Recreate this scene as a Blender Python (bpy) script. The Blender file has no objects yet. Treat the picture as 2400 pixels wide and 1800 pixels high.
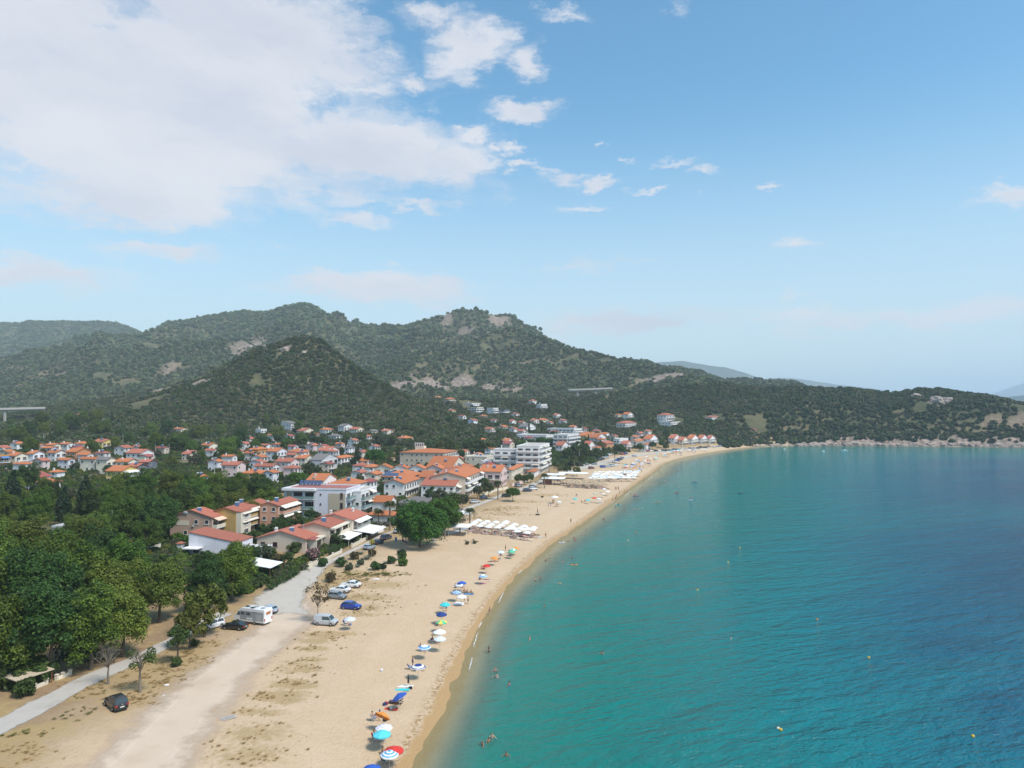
import bpy, bmesh, math, random
import numpy as np
from mathutils import Vector, Matrix
random.seed(7)
rng = np.random.default_rng(7)
SC = bpy.context.scene
COL = SC.collection
R = math.radians

# ------------------------------------------------------------------ camera
F = 1664.0; CAMH = 42.0; HOR = 950.0          # focal length and horizon row in pixels of the 2400x1800 photograph
PITCH = math.atan((HOR - 900.0) / F)
cam_d = bpy.data.cameras.new('camera'); cam = bpy.data.objects.new('camera', cam_d); COL.objects.link(cam)
cam_d.sensor_width = 36.0; cam_d.lens = 36.0 * F / 2400.0; cam_d.clip_start = 1.0; cam_d.clip_end = 60000.0
cam.location = (0, 0, CAMH); cam.rotation_euler = (math.pi / 2 + PITCH, 0, 0)
SC.camera = cam
SC.render.resolution_x, SC.render.resolution_y = 1024, 768

# ------------------------------------------------------------------ colour management
SC.view_settings.view_transform = 'Standard'; SC.view_settings.look = 'None'
SC.view_settings.gamma = 1.0; SC.view_settings.use_curve_mapping = False
SC.view_settings.exposure = 0.48
SC.cycles.use_denoising = True
SC.cycles.max_bounces = 6; SC.cycles.diffuse_bounces = 2; SC.cycles.glossy_bounces = 2
SC.cycles.transmission_bounces = 4; SC.cycles.transparent_max_bounces = 12; SC.cycles.volume_bounces = 1
SC.cycles.caustics_reflective = False; SC.cycles.caustics_refractive = False

# ------------------------------------------------------------------ sun and sky
SUN_EL, SUN_AZ = R(54), R(125)                 # azimuth clockwise from +Y (camera looks along +Y): sun high behind the right shoulder
sd = bpy.data.lights.new('sun', 'SUN'); sd.energy = 3.1; sd.angle = R(13.0); sd.color = (1.0, 0.95, 0.89)
so = bpy.data.objects.new('sun', sd); COL.objects.link(so)
sdir = Vector((math.cos(SUN_EL) * math.sin(SUN_AZ), math.cos(SUN_EL) * math.cos(SUN_AZ), math.sin(SUN_EL)))
so.rotation_euler = sdir.to_track_quat('Z', 'Y').to_euler(); so.location = (0, 0, 300)

class NT:
    """small helper round a node tree"""
    def __init__(s, tree): s.t = tree; s.n = tree.nodes; s.l = tree.links
    def new(s, typ, **kw):
        n = s.n.new(typ)
        for k, v in kw.items(): setattr(n, k, v)
        return n
    def put(s, sock, v):
        if v is None: return
        if isinstance(v, bpy.types.NodeSocket): s.l.new(v, sock)
        else: sock.default_value = v
    def m(s, op, a, b=None, c=None, clamp=False):
        n = s.new('ShaderNodeMath', operation=op, use_clamp=clamp)
        s.put(n.inputs[0], a); s.put(n.inputs[1], b); s.put(n.inputs[2], c)
        return n.outputs[0]
    def sstep(s, v, lo, hi, a=0.0, b=1.0):
        n = s.new('ShaderNodeMapRange', interpolation_type='SMOOTHSTEP')
        s.put(n.inputs[0], v); s.put(n.inputs[1], lo); s.put(n.inputs[2], hi); s.put(n.inputs[3], a); s.put(n.inputs[4], b)
        return n.outputs[0]
    def noise(s, vec, scale, detail=4, rough=0.55, dist=0.0):
        n = s.new('ShaderNodeTexNoise'); s.put(n.inputs['Vector'], vec); n.inputs['Scale'].default_value = scale
        n.inputs['Detail'].default_value = detail; n.inputs['Roughness'].default_value = rough; n.inputs['Distortion'].default_value = dist
        return n.outputs['Fac']
    def mix(s, f, a, b, blend='MIX'):
        n = s.new('ShaderNodeMix', data_type='RGBA', blend_type=blend)
        s.put(n.inputs[0], f); s.put(n.inputs[6], a); s.put(n.inputs[7], b)
        return n.outputs[2]
    def comb(s, x, y, z):
        n = s.new('ShaderNodeCombineXYZ'); s.put(n.inputs[0], x); s.put(n.inputs[1], y); s.put(n.inputs[2], z)
        return n.outputs[0]
    def ramp(s, v, stops, interp='LINEAR'):
        n = s.new('ShaderNodeValToRGB'); n.color_ramp.interpolation = interp
        e = n.color_ramp.elements
        while len(e) < len(stops): e.new(0.5)
        for q, (p, c) in zip(e, stops): q.position = p; q.color = (*c, 1) if len(c) == 3 else c
        s.put(n.inputs[0], v); return n.outputs[0]

world = bpy.data.worlds.new('World'); SC.world = world; world.use_nodes = True
W = NT(world.node_tree); W.n.clear()
sky = W.new('ShaderNodeTexSky', sky_type='NISHITA', sun_disc=False)
sky.sun_elevation = SUN_EL; sky.sun_rotation = SUN_AZ; sky.altitude = 50; sky.air_density = 1.0; sky.dust_density = 0.6; sky.ozone_density = 3.0
tc = W.new('ShaderNodeTexCoord'); sep = W.new('ShaderNodeSeparateXYZ'); W.l.new(tc.outputs['Generated'], sep.inputs[0])
dx, dy, dz = sep.outputs
az0 = W.m('ARCTAN2', dx, dy); el0 = W.m('ARCSINE', dz)
wv = W.comb(W.m('MULTIPLY', az0, 14.0), W.m('MULTIPLY', el0, 30.0), 0.0)
az = W.m('ADD', az0, W.m('MULTIPLY_ADD', W.noise(wv, 1.0, 6, 0.68), 0.13, -0.065)); wv2 = W.comb(W.m('MULTIPLY', az0, 14.0), W.m('MULTIPLY', el0, 30.0), 7.0)
el = W.m('ADD', el0, W.m('MULTIPLY_ADD', W.noise(wv2, 1.0, 6, 0.68), 0.066, -0.033))
zc = W.m('ADD', W.m('MAXIMUM', dz, 0.0), 0.10)
pu, pv = W.m('DIVIDE', dx, zc), W.m('DIVIDE', dy, zc)
pvec = W.comb(pu, pv, 0.0)
# clouds: (photo column, row, half width, half height, weight); placed by direction in the sky
CLOUDS = [(330, 240, 640, 270, 1.25), (860, 345, 330, 120, 1.0), (600, 90, 360, 170, 1.1), (60, 80, 420, 260, 1.2), (300, 460, 420, 85, 0.9),
          (1075, 385, 110, 60, 0.85), (1090, 95, 130, 80, 0.85), (1235, 135, 70, 50, 0.7), (1225, 250, 100, 30, 0.85), (970, 190, 70, 24, 0.6),
          (1325, 418, 60, 20, 0.8), (1220, 380, 50, 15, 0.8), (1405, 424, 48, 15, 0.75), (1520, 440, 55, 10, 0.7), (1650, 396, 60, 17, 0.6), (1400, 325, 22, 11, 0.55),
          (1205, 335, 28, 16, 0.6), (1360, 485, 80, 13, 0.6), (1640, 446, 22, 10, 0.55), (1800, 443, 36, 8, 0.5), (1870, 566, 75, 18, 0.55), (2370, 452, 150, 40, 1.0),
          (900, 672, 300, 50, 1.0), (790, 512, 110, 22, 0.7), (70, 640, 260, 55, 0.9), (380, 585, 170, 30, 0.9), (1330, 630, 120, 20, 0.4), (2150, 742, 420, 40, 0.65),
          (1330, 20, 60, 24, 0.5), (1585, 15, 34, 22, 0.4), (1850, 698, 90, 9, 0.35), (1450, 755, 420, 50, 0.6), (1010, 25, 110, 34, .65), (905, 115, 70, 44, .6), (860, 205, 90, 40, .65), (1140, 55, 80, 44, .7), (1165, 338, 40, 15, .65), (1108, 300, 60, 26, .7), (975, 478, 130, 15, .6), (1300, 398, 50, 12, .6), (1575, 372, 70, 10, .45), (660, 570, 80, 10, .45), (790, 603, 60, 9, .4), (1480, 365, 30, 9, .5), (1200, 405, 34, 12, .6), (1010, 250, 60, 18, .5), (1440, 610, 150, 12, .35)]
cov = None
for cx, cy, rx, ry, wt in CLOUDS:
    a0 = math.atan((cx - 1200) / F); c = math.cos(a0); e0 = math.atan((HOR - cy) / F * c)
    da = W.m('MULTIPLY_ADD', az, F / (rx * 1.18) / (c * c), -a0 * F / (rx * 1.18) / (c * c))
    de = W.m('MULTIPLY_ADD', el, F / (ry * 1.18) / c, -e0 * F / (ry * 1.18) / c)
    q = W.m('SUBTRACT', 1.0, W.m('SQRT', W.m('ADD', W.m('MULTIPLY', da, da), W.m('MULTIPLY', de, de))))
    q = W.m('MULTIPLY', W.m('MAXIMUM', q, -1.2), wt)
    cov = q if cov is None else W.m('SMOOTH_MAX', cov, q, 0.12)
far = W.sstep(W.m('MAXIMUM', W.m('SUBTRACT', W.m('ABSOLUTE', az), 0.64), W.m('SUBTRACT', el, 0.58)), 0.0, 0.25)
gen = W.m('MULTIPLY_ADD', W.noise(pvec, 0.55, 3), 5.0, -2.6)
cov = W.m('MAXIMUM', cov, W.m('ADD', gen, W.m('MULTIPLY_ADD', far, 2.0, -2.0)))
n1 = W.noise(pvec, 1.5, 9, 0.62, 0.35)
n2 = W.noise(W.comb(W.m('MULTIPLY', az, 9.0), W.m('MULTIPLY', el, 22.0), 3.0), 1.0, 8, 0.62, 0.3)
nn = W.m('ADD', W.m('MULTIPLY', n1, 0.45), W.m('MULTIPLY', n2, 0.55))
dens = W.m('ADD', W.m('MINIMUM', W.m('MULTIPLY', cov, 1.25), 1.0), W.m('MULTIPLY_ADD', nn, 3.0, -1.62))
alpha = W.m('MULTIPLY', W.sstep(dens, -0.02, 0.72), W.sstep(cov, -0.45, 0.15))
alpha = W.m('MULTIPLY', alpha, W.sstep(el0, 0.0, 0.15, 0.85, 0.97))
shade = W.sstep(W.m('ADD', W.m('MULTIPLY', W.noise(W.comb(W.m('MULTIPLY', az, 4.0), W.m('MULTIPLY', el, 11.0), 1.7), 1.0, 4), 1.6), W.m('MULTIPLY', cov, 0.45)), 0.72, 1.45)
ccol = W.mix(shade, (6.1, 6.2, 6.6, 1), (4.9, 5.15, 5.9, 1))
hs = W.new('ShaderNodeHueSaturation'); hs.inputs['Saturation'].default_value = 1.1; hs.inputs['Value'].default_value = 1.0; hs.inputs['Hue'].default_value = 0.5
W.l.new(sky.outputs[0], hs.inputs['Color'])
skyc = W.mix(1.0, hs.outputs[0], (1.22, 1.62, 1.46, 1), 'MULTIPLY')
veil = W.sstep(el0, 0.0, 0.42, 0.85, 0.0)
skyc = W.mix(veil, skyc, (5.1, 5.8, 6.4, 1))
fin = W.mix(alpha, skyc, ccol)
bg = W.new('ShaderNodeBackground'); W.put(bg.inputs[0], fin); bg.inputs[1].default_value = 0.096
wo = W.new('ShaderNodeOutputWorld'); W.l.new(bg.outputs[0], wo.inputs[0])
world.cycles.sampling_method = 'MANUAL'; world.cycles.sample_map_resolution = 512

# ------------------------------------------------------------------ object helpers
def tag(o, label=None, cat=None, group=None, kind=None):
    if label: o['label'] = label
    if cat: o['category'] = cat
    if group: o['group'] = group
    if kind: o['kind'] = kind
    return o
def link(name, me, parent=None, loc=None, rot=None, scale=None):
    o = bpy.data.objects.new(name, me); COL.objects.link(o)
    if parent is not None: o.parent = parent
    if loc is not None: o.location = loc
    if rot is not None: o.rotation_euler = rot
    if scale is not None: o.scale = scale
    return o
def empty(name, loc=(0, 0, 0), rz=0.0):
    o = bpy.data.objects.new(name, None); COL.objects.link(o); o.location = loc; o.rotation_euler = (0, 0, rz)
    o.empty_display_size = 0.5
    return o
def children(o): return [c for c in KIDS.get(o.name, [])]
KIDS = {}
def copy_tree(o, parent=None):
    c = o.copy(); COL.objects.link(c); c.parent = parent
    for ch in o.children: copy_tree(ch, c)
    return c
class MB:
    """collects shapes; build() links them as one mesh object"""
    def __init__(s): s.v = []; s.f = []; s.mi = []
    def add(s, vs, fs, mi=0):
        b = len(s.v); s.v.extend(tuple(map(float, v)) for v in vs); s.f.extend(tuple(b + i for i in f) for f in fs); s.mi.extend([mi] * len(fs)); return s
    def box(s, x0, x1, y0, y1, z0, z1, mi=0, M=None):
        vs = [(x, y, z) for z in (z0, z1) for y in (y0, y1) for x in (x0, x1)]
        if M is not None: vs = [M @ Vector(v) for v in vs]
        return s.add(vs, [(0, 2, 3, 1), (4, 5, 7, 6), (0, 1, 5, 4), (2, 6, 7, 3), (0, 4, 6, 2), (1, 3, 7, 5)], mi)
    def bar(s, a, b, r0, r1=None, n=6, mi=0, cap=True):
        a, b = Vector(a), Vector(b); r1 = r0 if r1 is None else r1
        d = (b - a).normalized(); u = d.orthogonal().normalized(); w = d.cross(u)
        vs = []
        for p, r in ((a, r0), (b, r1)):
            for k in range(n):
                t = 2 * math.pi * k / n; vs.append(p + u * (r * math.cos(t)) + w * (r * math.sin(t)))
        fs = [(k, (k + 1) % n, n + (k + 1) % n, n + k) for k in range(n)]
        if cap: fs += [tuple(range(n - 1, -1, -1)), tuple(range(n, 2 * n))]
        return s.add(vs, fs, mi)
    def prism(s, poly, y0, y1, mi=0, axis='y'):
        """poly in (x,z) pushed along y"""
        n = len(poly); vs = [(p[0], y0, p[1]) for p in poly] + [(p[0], y1, p[1]) for p in poly]
        if axis == 'x': vs = [(v[1], v[0], v[2]) for v in vs]
        fs = [(k, (k + 1) % n, n + (k + 1) % n, n + k) for k in range(n)] + [tuple(range(n - 1, -1, -1)), tuple(range(n, 2 * n))]
        return s.add(vs, fs, mi)
    def lathe(s, prof, n=12, c=(0, 0, 0), mi=0):
        vs = []; fs = []
        for r, z in prof:
            for k in range(n):
                t = 2 * math.pi * k / n; vs.append((c[0] + r * math.cos(t), c[1] + r * math.sin(t), c[2] + z))
        for i in range(len(prof) - 1):
            for k in range(n): fs.append((i * n + k, i * n + (k + 1) % n, (i + 1) * n + (k + 1) % n, (i + 1) * n + k))
        return s.add(vs, fs, mi)
    def mesh(s, name, mats, smooth=False, fixn=True):
        me = bpy.data.meshes.new(name); me.from_pydata(s.v, [], s.f)
        mats = mats if isinstance(mats, (list, tuple)) else [mats]
        for m in mats: me.materials.append(m)
        if len(mats) > 1: me.polygons.foreach_set('material_index', s.mi)
        if fixn:
            bm = bmesh.new(); bm.from_mesh(me); bmesh.ops.recalc_face_normals(bm, faces=bm.faces); bm.to_mesh(me); bm.free()
        if smooth: me.polygons.foreach_set('use_smooth', [True] * len(me.polygons))
        me.update(); return me
    def build(s, name, mats, parent=None, smooth=False, **kw): return link(name, s.mesh(name, mats, smooth), parent, **kw)

# ------------------------------------------------------------------ materials
MATS = {}
def mat(name, col, rough=0.8, var=0.12, scale=1.5, metal=0.0, bump=0.0, spec=0.4, objvar=0.0, grime=0.0):
    """plain surface: base colour with fine noise, optional streaky grime and per-object tint"""
    if name in MATS: return MATS[name]
    m = bpy.data.materials.new(name); m.use_nodes = True; t = NT(m.node_tree); b = t.n['Principled BSDF']
    geo = t.new('ShaderNodeTexCoord'); v = geo.outputs['Object']
    n = t.noise(v, scale, 5, 0.6)
    c = t.mix(n, tuple(x * (1 - var) for x in col) + (1,), tuple(min(1, x * (1 + var)) for x in col) + (1,))
    if grime:
        mp = t.new('ShaderNodeMapping'); mp.inputs['Scale'].default_value = (1, 1, 0.25); t.l.new(v, mp.inputs[0])
        g = t.sstep(t.noise(mp.outputs[0], 0.9, 6, 0.65), 0.48, 0.75, 0.0, grime)
        c = t.mix(g, c, (0.22, 0.19, 0.15, 1))
    if objvar:
        oi = t.new('ShaderNodeObjectInfo'); h = t.new('ShaderNodeHueSaturation'); t.put(h.inputs['Color'], c)
        t.put(h.inputs['Value'], t.m('MULTIPLY_ADD', oi.outputs['Random'], 2 * objvar, 1 - objvar)); c = h.outputs[0]
    t.put(b.inputs['Base Color'], c); b.inputs['Roughness'].default_value = rough; b.inputs['Metallic'].default_value = metal
    b.inputs['Specular IOR Level'].default_value = spec
    if bump:
        bn = t.new('ShaderNodeBump'); bn.inputs['Strength'].default_value = bump; bn.inputs['Distance'].default_value = 0.05
        t.put(bn.inputs['Height'], t.noise(v, scale * 6, 4)); t.l.new(bn.outputs[0], b.inputs['Normal'])
    MATS[name] = m; return m
# ------------------------------------------------------------------ terrain function
def _h(ix, iy, seed):
    n = (ix.astype(np.int64) * 374761393 + iy.astype(np.int64) * 668265263 + seed * 974634541) & 0xffffffff
    n = ((n ^ (n >> 13)) * 1274126177) & 0xffffffff
    return ((n ^ (n >> 16)) & 0xffffff) / float(0xffffff)
def vnoise(x, y, seed=0):
    ix, iy = np.floor(x), np.floor(y); fx, fy = x - ix, y - iy
    fx = fx * fx * (3 - 2 * fx); fy = fy * fy * (3 - 2 * fy)
    a, b, c, d = _h(ix, iy, seed), _h(ix + 1, iy, seed), _h(ix, iy + 1, seed), _h(ix + 1, iy + 1, seed)
    return (a + (b - a) * fx) * (1 - fy) + (c + (d - c) * fx) * fy
def fbm(x, y, oct=4, seed=0):
    s = 0.0; a = 0.5; t = 0.0
    for k in range(oct): s = s + a * vnoise(x * 2 ** k + 17.3 * k, y * 2 ** k - 9.1 * k, seed + k); t += a; a *= 0.5
    return s / t
def sm(v, lo, hi):
    u = np.clip((v - lo) / (hi - lo), 0, 1); return u * u * (3 - 2 * u)
def pix_dir(px, py):
    a, b = (px - 1200) / F, (900 - py) / F
    return Vector((a, math.cos(PITCH) - b * math.sin(PITCH), math.sin(PITCH) + b * math.cos(PITCH)))
def at_depth(px, py, d):
    v = pix_dir(px, py); k = d / v.y; return Vector((v.x * k, d, CAMH + v.z * k))

SHORE = [(-16, -400), (-15, -60), (-13.5, 60), (-11.8, 82), (-9.6, 100), (-6.5, 134), (-1.5, 164), (5.8, 194), (13, 220), (22, 245), (40, 300), (62, 368), (86, 440),
         (112, 518), (150, 592), (200, 665), (232, 705), (262, 732), (310, 741), (357, 743), (400, 734), (437, 729), (480, 722), (514, 714), (580, 706), (660, 712), (760, 735),
         (840, 800), (860, 880), (840, 980), (800, 1100), (860, 1500), (1300, 2600), (2600, 4600), (2600, 9000), (-9000, 9000), (-9000, -400)]
def _smooth_shore():
    p = [Vector(q) for q in SHORE]; out = []
    for i in range(1, 30):
        a, b, c, d = p[i - 1], p[i], p[i + 1], p[i + 2]
        for k in range(3):
            t = k / 3.0
            out.append(0.5 * ((2 * b) + (c - a) * t + (2 * a - 5 * b + 4 * c - d) * t * t + (3 * b - a - 3 * c + d) * t ** 3))
    return [tuple(p[0])] + [tuple(q) for q in out] + SHORE[30:]
SHP = np.array(_smooth_shore())
def sdf(x, y):
    """distance to the shoreline, positive on land"""
    x = np.asarray(x, float); y = np.asarray(y, float)
    if x.size < 6000:                       # few points: all shore segments at once
        X, Y = x.ravel()[:, None], y.ravel()[:, None]; A, E = SHP, np.roll(SHP, -1, 0) - SHP
        t = np.clip(((X - A[:, 0]) * E[:, 0] + (Y - A[:, 1]) * E[:, 1]) / (E ** 2).sum(1), 0, 1)
        d = ((X - A[:, 0] - t * E[:, 0]) ** 2 + (Y - A[:, 1] - t * E[:, 1]) ** 2).min(1); ey = np.where(E[:, 1] == 0, 1e-9, E[:, 1])
        c = ((A[:, 1] > Y) != (A[:, 1] + E[:, 1] > Y)) & (X < E[:, 0] * (Y - A[:, 1]) / ey + A[:, 0])
        return (np.where(c.sum(1) % 2 == 1, 1, -1) * np.sqrt(d)).reshape(x.shape)
    d2 = np.full(x.shape, 1e12); ins = np.zeros(x.shape, bool); n = len(SHP)
    for i in range(n):
        ax, ay = SHP[i]; bx, by = SHP[(i + 1) % n]; ex, ey = bx - ax, by - ay
        t = np.clip(((x - ax) * ex + (y - ay) * ey) / (ex * ex + ey * ey), 0, 1)
        d2 = np.minimum(d2, (x - ax - t * ex) ** 2 + (y - ay - t * ey) ** 2)
        if ay != by:
            c = ((ay > y) != (by > y)) & (x < ex * (y - ay) / ey + ax); ins ^= c
    return np.where(ins, 1, -1) * np.sqrt(d2)

# ridges: photo column, photo row, distance in metres, then half width and falloff power of the whole ridge
RIDGES = [
    ('rock', 215, 1.25, [(240, 985, 690), (320, 965, 730), (400, 940, 790), (500, 893, 820), (560, 852, 840), (600, 822, 850), (640, 806, 855), (690, 792, 850), (715, 790, 850), (750, 797, 850), (800, 838, 830), (850, 876, 800), (900, 903, 780), (960, 934, 750), (1030, 965, 720), (1100, 992, 680)]),
    ('rockback', 240, 1.3, [(200, 945, 900), (330, 922, 980), (450, 888, 1020), (540, 846, 1040), (590, 820, 1040), (630, 822, 1020), (690, 850, 1000)]),
    ('plateau', 1500, 1.35, [(-900, 770, 3500), (-300, 760, 3300), (0, 758, 3200), (70, 756, 3200), (150, 754, 3200), (230, 753, 3200), (270, 756, 3150), (300, 766, 3100), (330, 780, 3050), (360, 788, 3000), (420, 795, 2900)]),
    ('peakA', 1250, 1.25, [(250, 830, 2300), (330, 800, 2350), (400, 776, 2300), (450, 752, 2250), (500, 741, 2250), (540, 735, 2250), (570, 729, 2250), (620, 734, 2250), (660, 728, 2200), (695, 718, 2200), (715, 712, 2200), (740, 724, 2200), (780, 750, 2250), (835, 782, 2300), (880, 810, 2300)]),
    ('peakB', 800, 1.3, [(800, 800, 2020), (835, 778, 2000), (870, 763, 2000), (900, 761, 1980), (940, 762, 1950), (980, 756, 1930), (1020, 750, 1900), (1040, 739, 1900), (1060, 731, 1900), (1090, 725, 1900), (1120, 725, 1900), (1150, 736, 1880), (1170, 748, 1860), (1190, 762, 1840), (1240, 775, 1800), (1300, 800, 1750)]),
    ('spurB', 520, 1.25, [(900, 872, 1320), (1000, 850, 1400), (1060, 830, 1450), (1110, 800, 1500), (1160, 776, 1530), (1200, 768, 1530), (1260, 790, 1480), (1300, 804, 1440), (1360, 820, 1400), (1400, 829, 1360), (1450, 844, 1320), (1500, 854, 1280), (1550, 866, 1240), (1600, 875, 1200), (1630, 890, 1180), (1660, 902, 1150)]),
    ('mid', 420, 1.4, [(1600, 905, 1650), (1680, 892, 1650), (1740, 886, 1650), (1790, 890, 1620), (1850, 908, 1600)]),
    ('spur', 330, 1.2, [(960, 938, 860), (1050, 936, 870), (1130, 938, 880), (1220, 938, 900), (1300, 940, 920), (1380, 932, 920), (1450, 922, 900)]),
    ('head', 230, 1.0, [(1480, 920, 920), (1560, 910, 920), (1650, 902, 900), (1700, 899, 900), (1780, 912, 890), (1850, 910, 880), (1940, 911, 870), (2000, 909, 870), (2060, 920, 860), (2110, 925, 850), (2140, 917, 840), (2180, 914, 840), (2220, 917, 835), (2260, 928, 830), (2320, 941, 825), (2380, 955, 820), (2460, 968, 810), (2600, 985, 805)]),
]
for r in RIDGES:
    r[3][:] = [tuple(at_depth(*q)) for q in r[3]]
RSEG = np.array([(*a, b[0] - a[0], b[1] - a[1], b[2] - a[2], w, p) for _, w, p, pts in RIDGES for a, b in zip(pts[:-1], pts[1:])])
def hgt(x, y):
    x = np.asarray(x, float); y = np.asarray(y, float); s = sdf(x, y)
    land = np.minimum(s * 0.075, 1.2) + 0.7 * sm(s, 14, 60) + 0.030 * np.clip(s - 70, 0, 420) + 0.012 * np.clip(s - 490, 0, 3000)
    rough = (fbm(x / 9, y / 9, 3, 5) - 0.5) * 0.25 * sm(s, 4, 20)
    z = np.where(s > 0, land + rough, np.maximum(s * 0.085, -7.0))
    z = z + (fbm(x / 4.5, y / 4.5, 3, 13) - 0.5) * 0.16 * sm(s, -9, -2) * (1 - sm(s, 2, 8))
    coast = sm(x, 285, 345) * sm(y, 640, 700)
    z = z + np.where(s > 0, coast * np.minimum(s, 14) * (0.42 + 0.3 * fbm(x / 14, y / 14, 3, 9)), 0)
    field = np.zeros(x.shape)
    g1 = fbm(x / 260, y / 260, 4, 21) - 0.5; g2 = fbm(x / 70, y / 70, 4, 33) - 0.5; g3 = np.abs(fbm(x / 140, y / 140, 3, 44) - 0.5)
    if x.size < 6000:
        X, Y, G1 = x.ravel()[:, None], y.ravel()[:, None], g1.ravel()[:, None]; S = RSEG
        t = np.clip(((X - S[:, 0]) * S[:, 3] + (Y - S[:, 1]) * S[:, 4]) / (S[:, 3] ** 2 + S[:, 4] ** 2), 0, 1)
        u = np.clip(np.hypot(X - S[:, 0] - t * S[:, 3], Y - S[:, 1] - t * S[:, 4]) / (S[:, 6] * (1 + 0.35 * G1)), 0, 1)
        k_ = (0.65 * G1 + 0.30 * g2.ravel()[:, None] - 1.0 * g3.ravel()[:, None] + 0.10)
        field = np.maximum(((S[:, 2] + S[:, 5] * t) * (1 - u) ** S[:, 7] * (1 + k_ * np.clip(u * 4, 0, 1) * (1 - u))).max(1), 0).reshape(x.shape)
    for name, w, p, pts in (RIDGES if x.size >= 6000 else []):
        best = np.full(x.shape, 0.0)
        for (ax, ay, az_), (bx, by, bz) in zip(pts[:-1], pts[1:]):
            ex, ey = bx - ax, by - ay
            t = np.clip(((x - ax) * ex + (y - ay) * ey) / (ex * ex + ey * ey), 0, 1)
            d = np.hypot(x - ax - t * ex, y - ay - t * ey)
            u = np.clip(d / (w * (1 + 0.35 * g1)), 0, 1)
            zr = az_ + (bz - az_) * t
            best = np.maximum(best, zr * (1 - u) ** p * (1 + (0.65 * g1 + 0.30 * g2 - 1.0 * g3 + 0.10) * np.clip(u * 4, 0, 1) * (1 - u)))
        field = np.maximum(field, best)
    field = field * sm(s, 0, 60)
    k = 6.0; hmx = np.maximum(z, field); hmn = np.minimum(z, field)
    out = np.where(s > 0, hmx + 0.25 * np.clip(hmn, 0, 40) * np.exp(-(hmx - hmn) / k), z)
    return out + np.where(field > 8, g2 * 2.2 * sm(field, 8, 60), 0)
def gz(x, y): return float(hgt(np.array([x]), np.array([y]))[0])
_T = np.concatenate([np.arange(55, 420, 1.5), np.arange(420, 1300, 4.0), np.arange(1300, 4500, 15.0)])
def place(px, py, h=0.0):
    """where the line of sight of a photo pixel meets the ground (raised by h); returns the ground point"""
    v = pix_dir(px, py); k = _T / v.y
    X, Y, Z = v.x * k, _T, CAMH + v.z * k
    lo = 0.0 if h == 0 else -99
    c = np.nonzero(Z[::6] <= np.maximum(hgt(X[::6], Y[::6]), lo) + h)[0]          # coarse march, then the fine steps before the hit
    i1 = min(len(_T), (c[0] * 6 + 1) if len(c) else len(_T)); i0 = max(0, i1 - 8); X, Y, Z = X[i0:i1], Y[i0:i1], Z[i0:i1]
    G = np.maximum(hgt(X, Y), lo) + h
    b = np.nonzero(Z <= G)[0]
    if len(b) == 0: i = len(X) - 1; return Vector((X[i], Y[i], G[i] - h))
    i = b[0]
    if i == 0: return Vector((X[0], Y[0], G[0] - h))
    a0, a1 = Z[i - 1] - G[i - 1], Z[i] - G[i]; t = a0 / (a0 - a1)
    x, y = X[i - 1] + (X[i] - X[i - 1]) * t, Y[i - 1] + (Y[i] - Y[i - 1]) * t
    return Vector((x, y, gz(x, y)))
def to_pix(x, y, z):
    dy, dz = y, z - CAMH
    fw = dy * math.cos(PITCH) + dz * math.sin(PITCH); up = -dy * math.sin(PITCH) + dz * math.cos(PITCH)
    return 1200 + F * x / fw, 900 - F * up / fw

# ------------------------------------------------------------------ ground sheet
def axis(parts):
    out = []
    for a, b, st in parts: out.append(np.arange(a, b, st))
    return np.concatenate(out + [np.array([parts[-1][1]])])
XS = axis([(-9000, -3600, 400), (-3600, -1500, 42), (-1500, -600, 14), (-600, -170, 4.5), (-170, -60, 2.0), (-60, 30, 1.1), (30, 120, 1.9), (120, 620, 4.2), (620, 1200, 18), (1200, 2800, 90)])
YS = axis([(-400, 40, 30), (40, 70, 4), (70, 170, 1.0), (170, 300, 1.5), (300, 560, 2.4), (560, 960, 4.2), (960, 1700, 9), (1700, 2600, 18), (2600, 3700, 40), (3700, 9000, 500)])
GX, GY = np.meshgrid(XS, YS); GZ = hgt(GX.ravel(), GY.ravel())
GS = sdf(GX.ravel(), GY.ravel())
def grid_mesh(name, xs, ys, z, keep=None):
    nx, ny = len(xs), len(ys); X, Y = np.meshgrid(xs, ys)
    co = np.stack([X.ravel(), Y.ravel(), z], 1).astype(np.float32)
    i = (np.arange(ny - 1)[:, None] * nx + np.arange(nx - 1)[None, :]).ravel()
    q = np.stack([i, i + 1, i + nx + 1, i + nx], 1)
    if keep is not None: q = q[keep[q].any(1)]
    used = np.zeros(len(co), bool); used[q.ravel()] = True
    idx = np.cumsum(used) - 1; q = idx[q]; co = co[used]
    me = bpy.data.meshes.new(name); me.vertices.add(len(co)); me.vertices.foreach_set('co', co.ravel())
    me.loops.add(q.size); me.loops.foreach_set('vertex_index', q.ravel().astype(np.int32))
    me.polygons.add(len(q)); me.polygons.foreach_set('loop_start', np.arange(0, q.size, 4, dtype=np.int32))
    me.polygons.foreach_set('use_smooth', np.ones(len(q), bool))
    me.update(calc_edges=True); me.validate(); return me, used
def attr(me, name, arr):
    a = me.attributes.new(name, 'FLOAT', 'POINT'); a.data.foreach_set('value', np.asarray(arr, np.float32))

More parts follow.
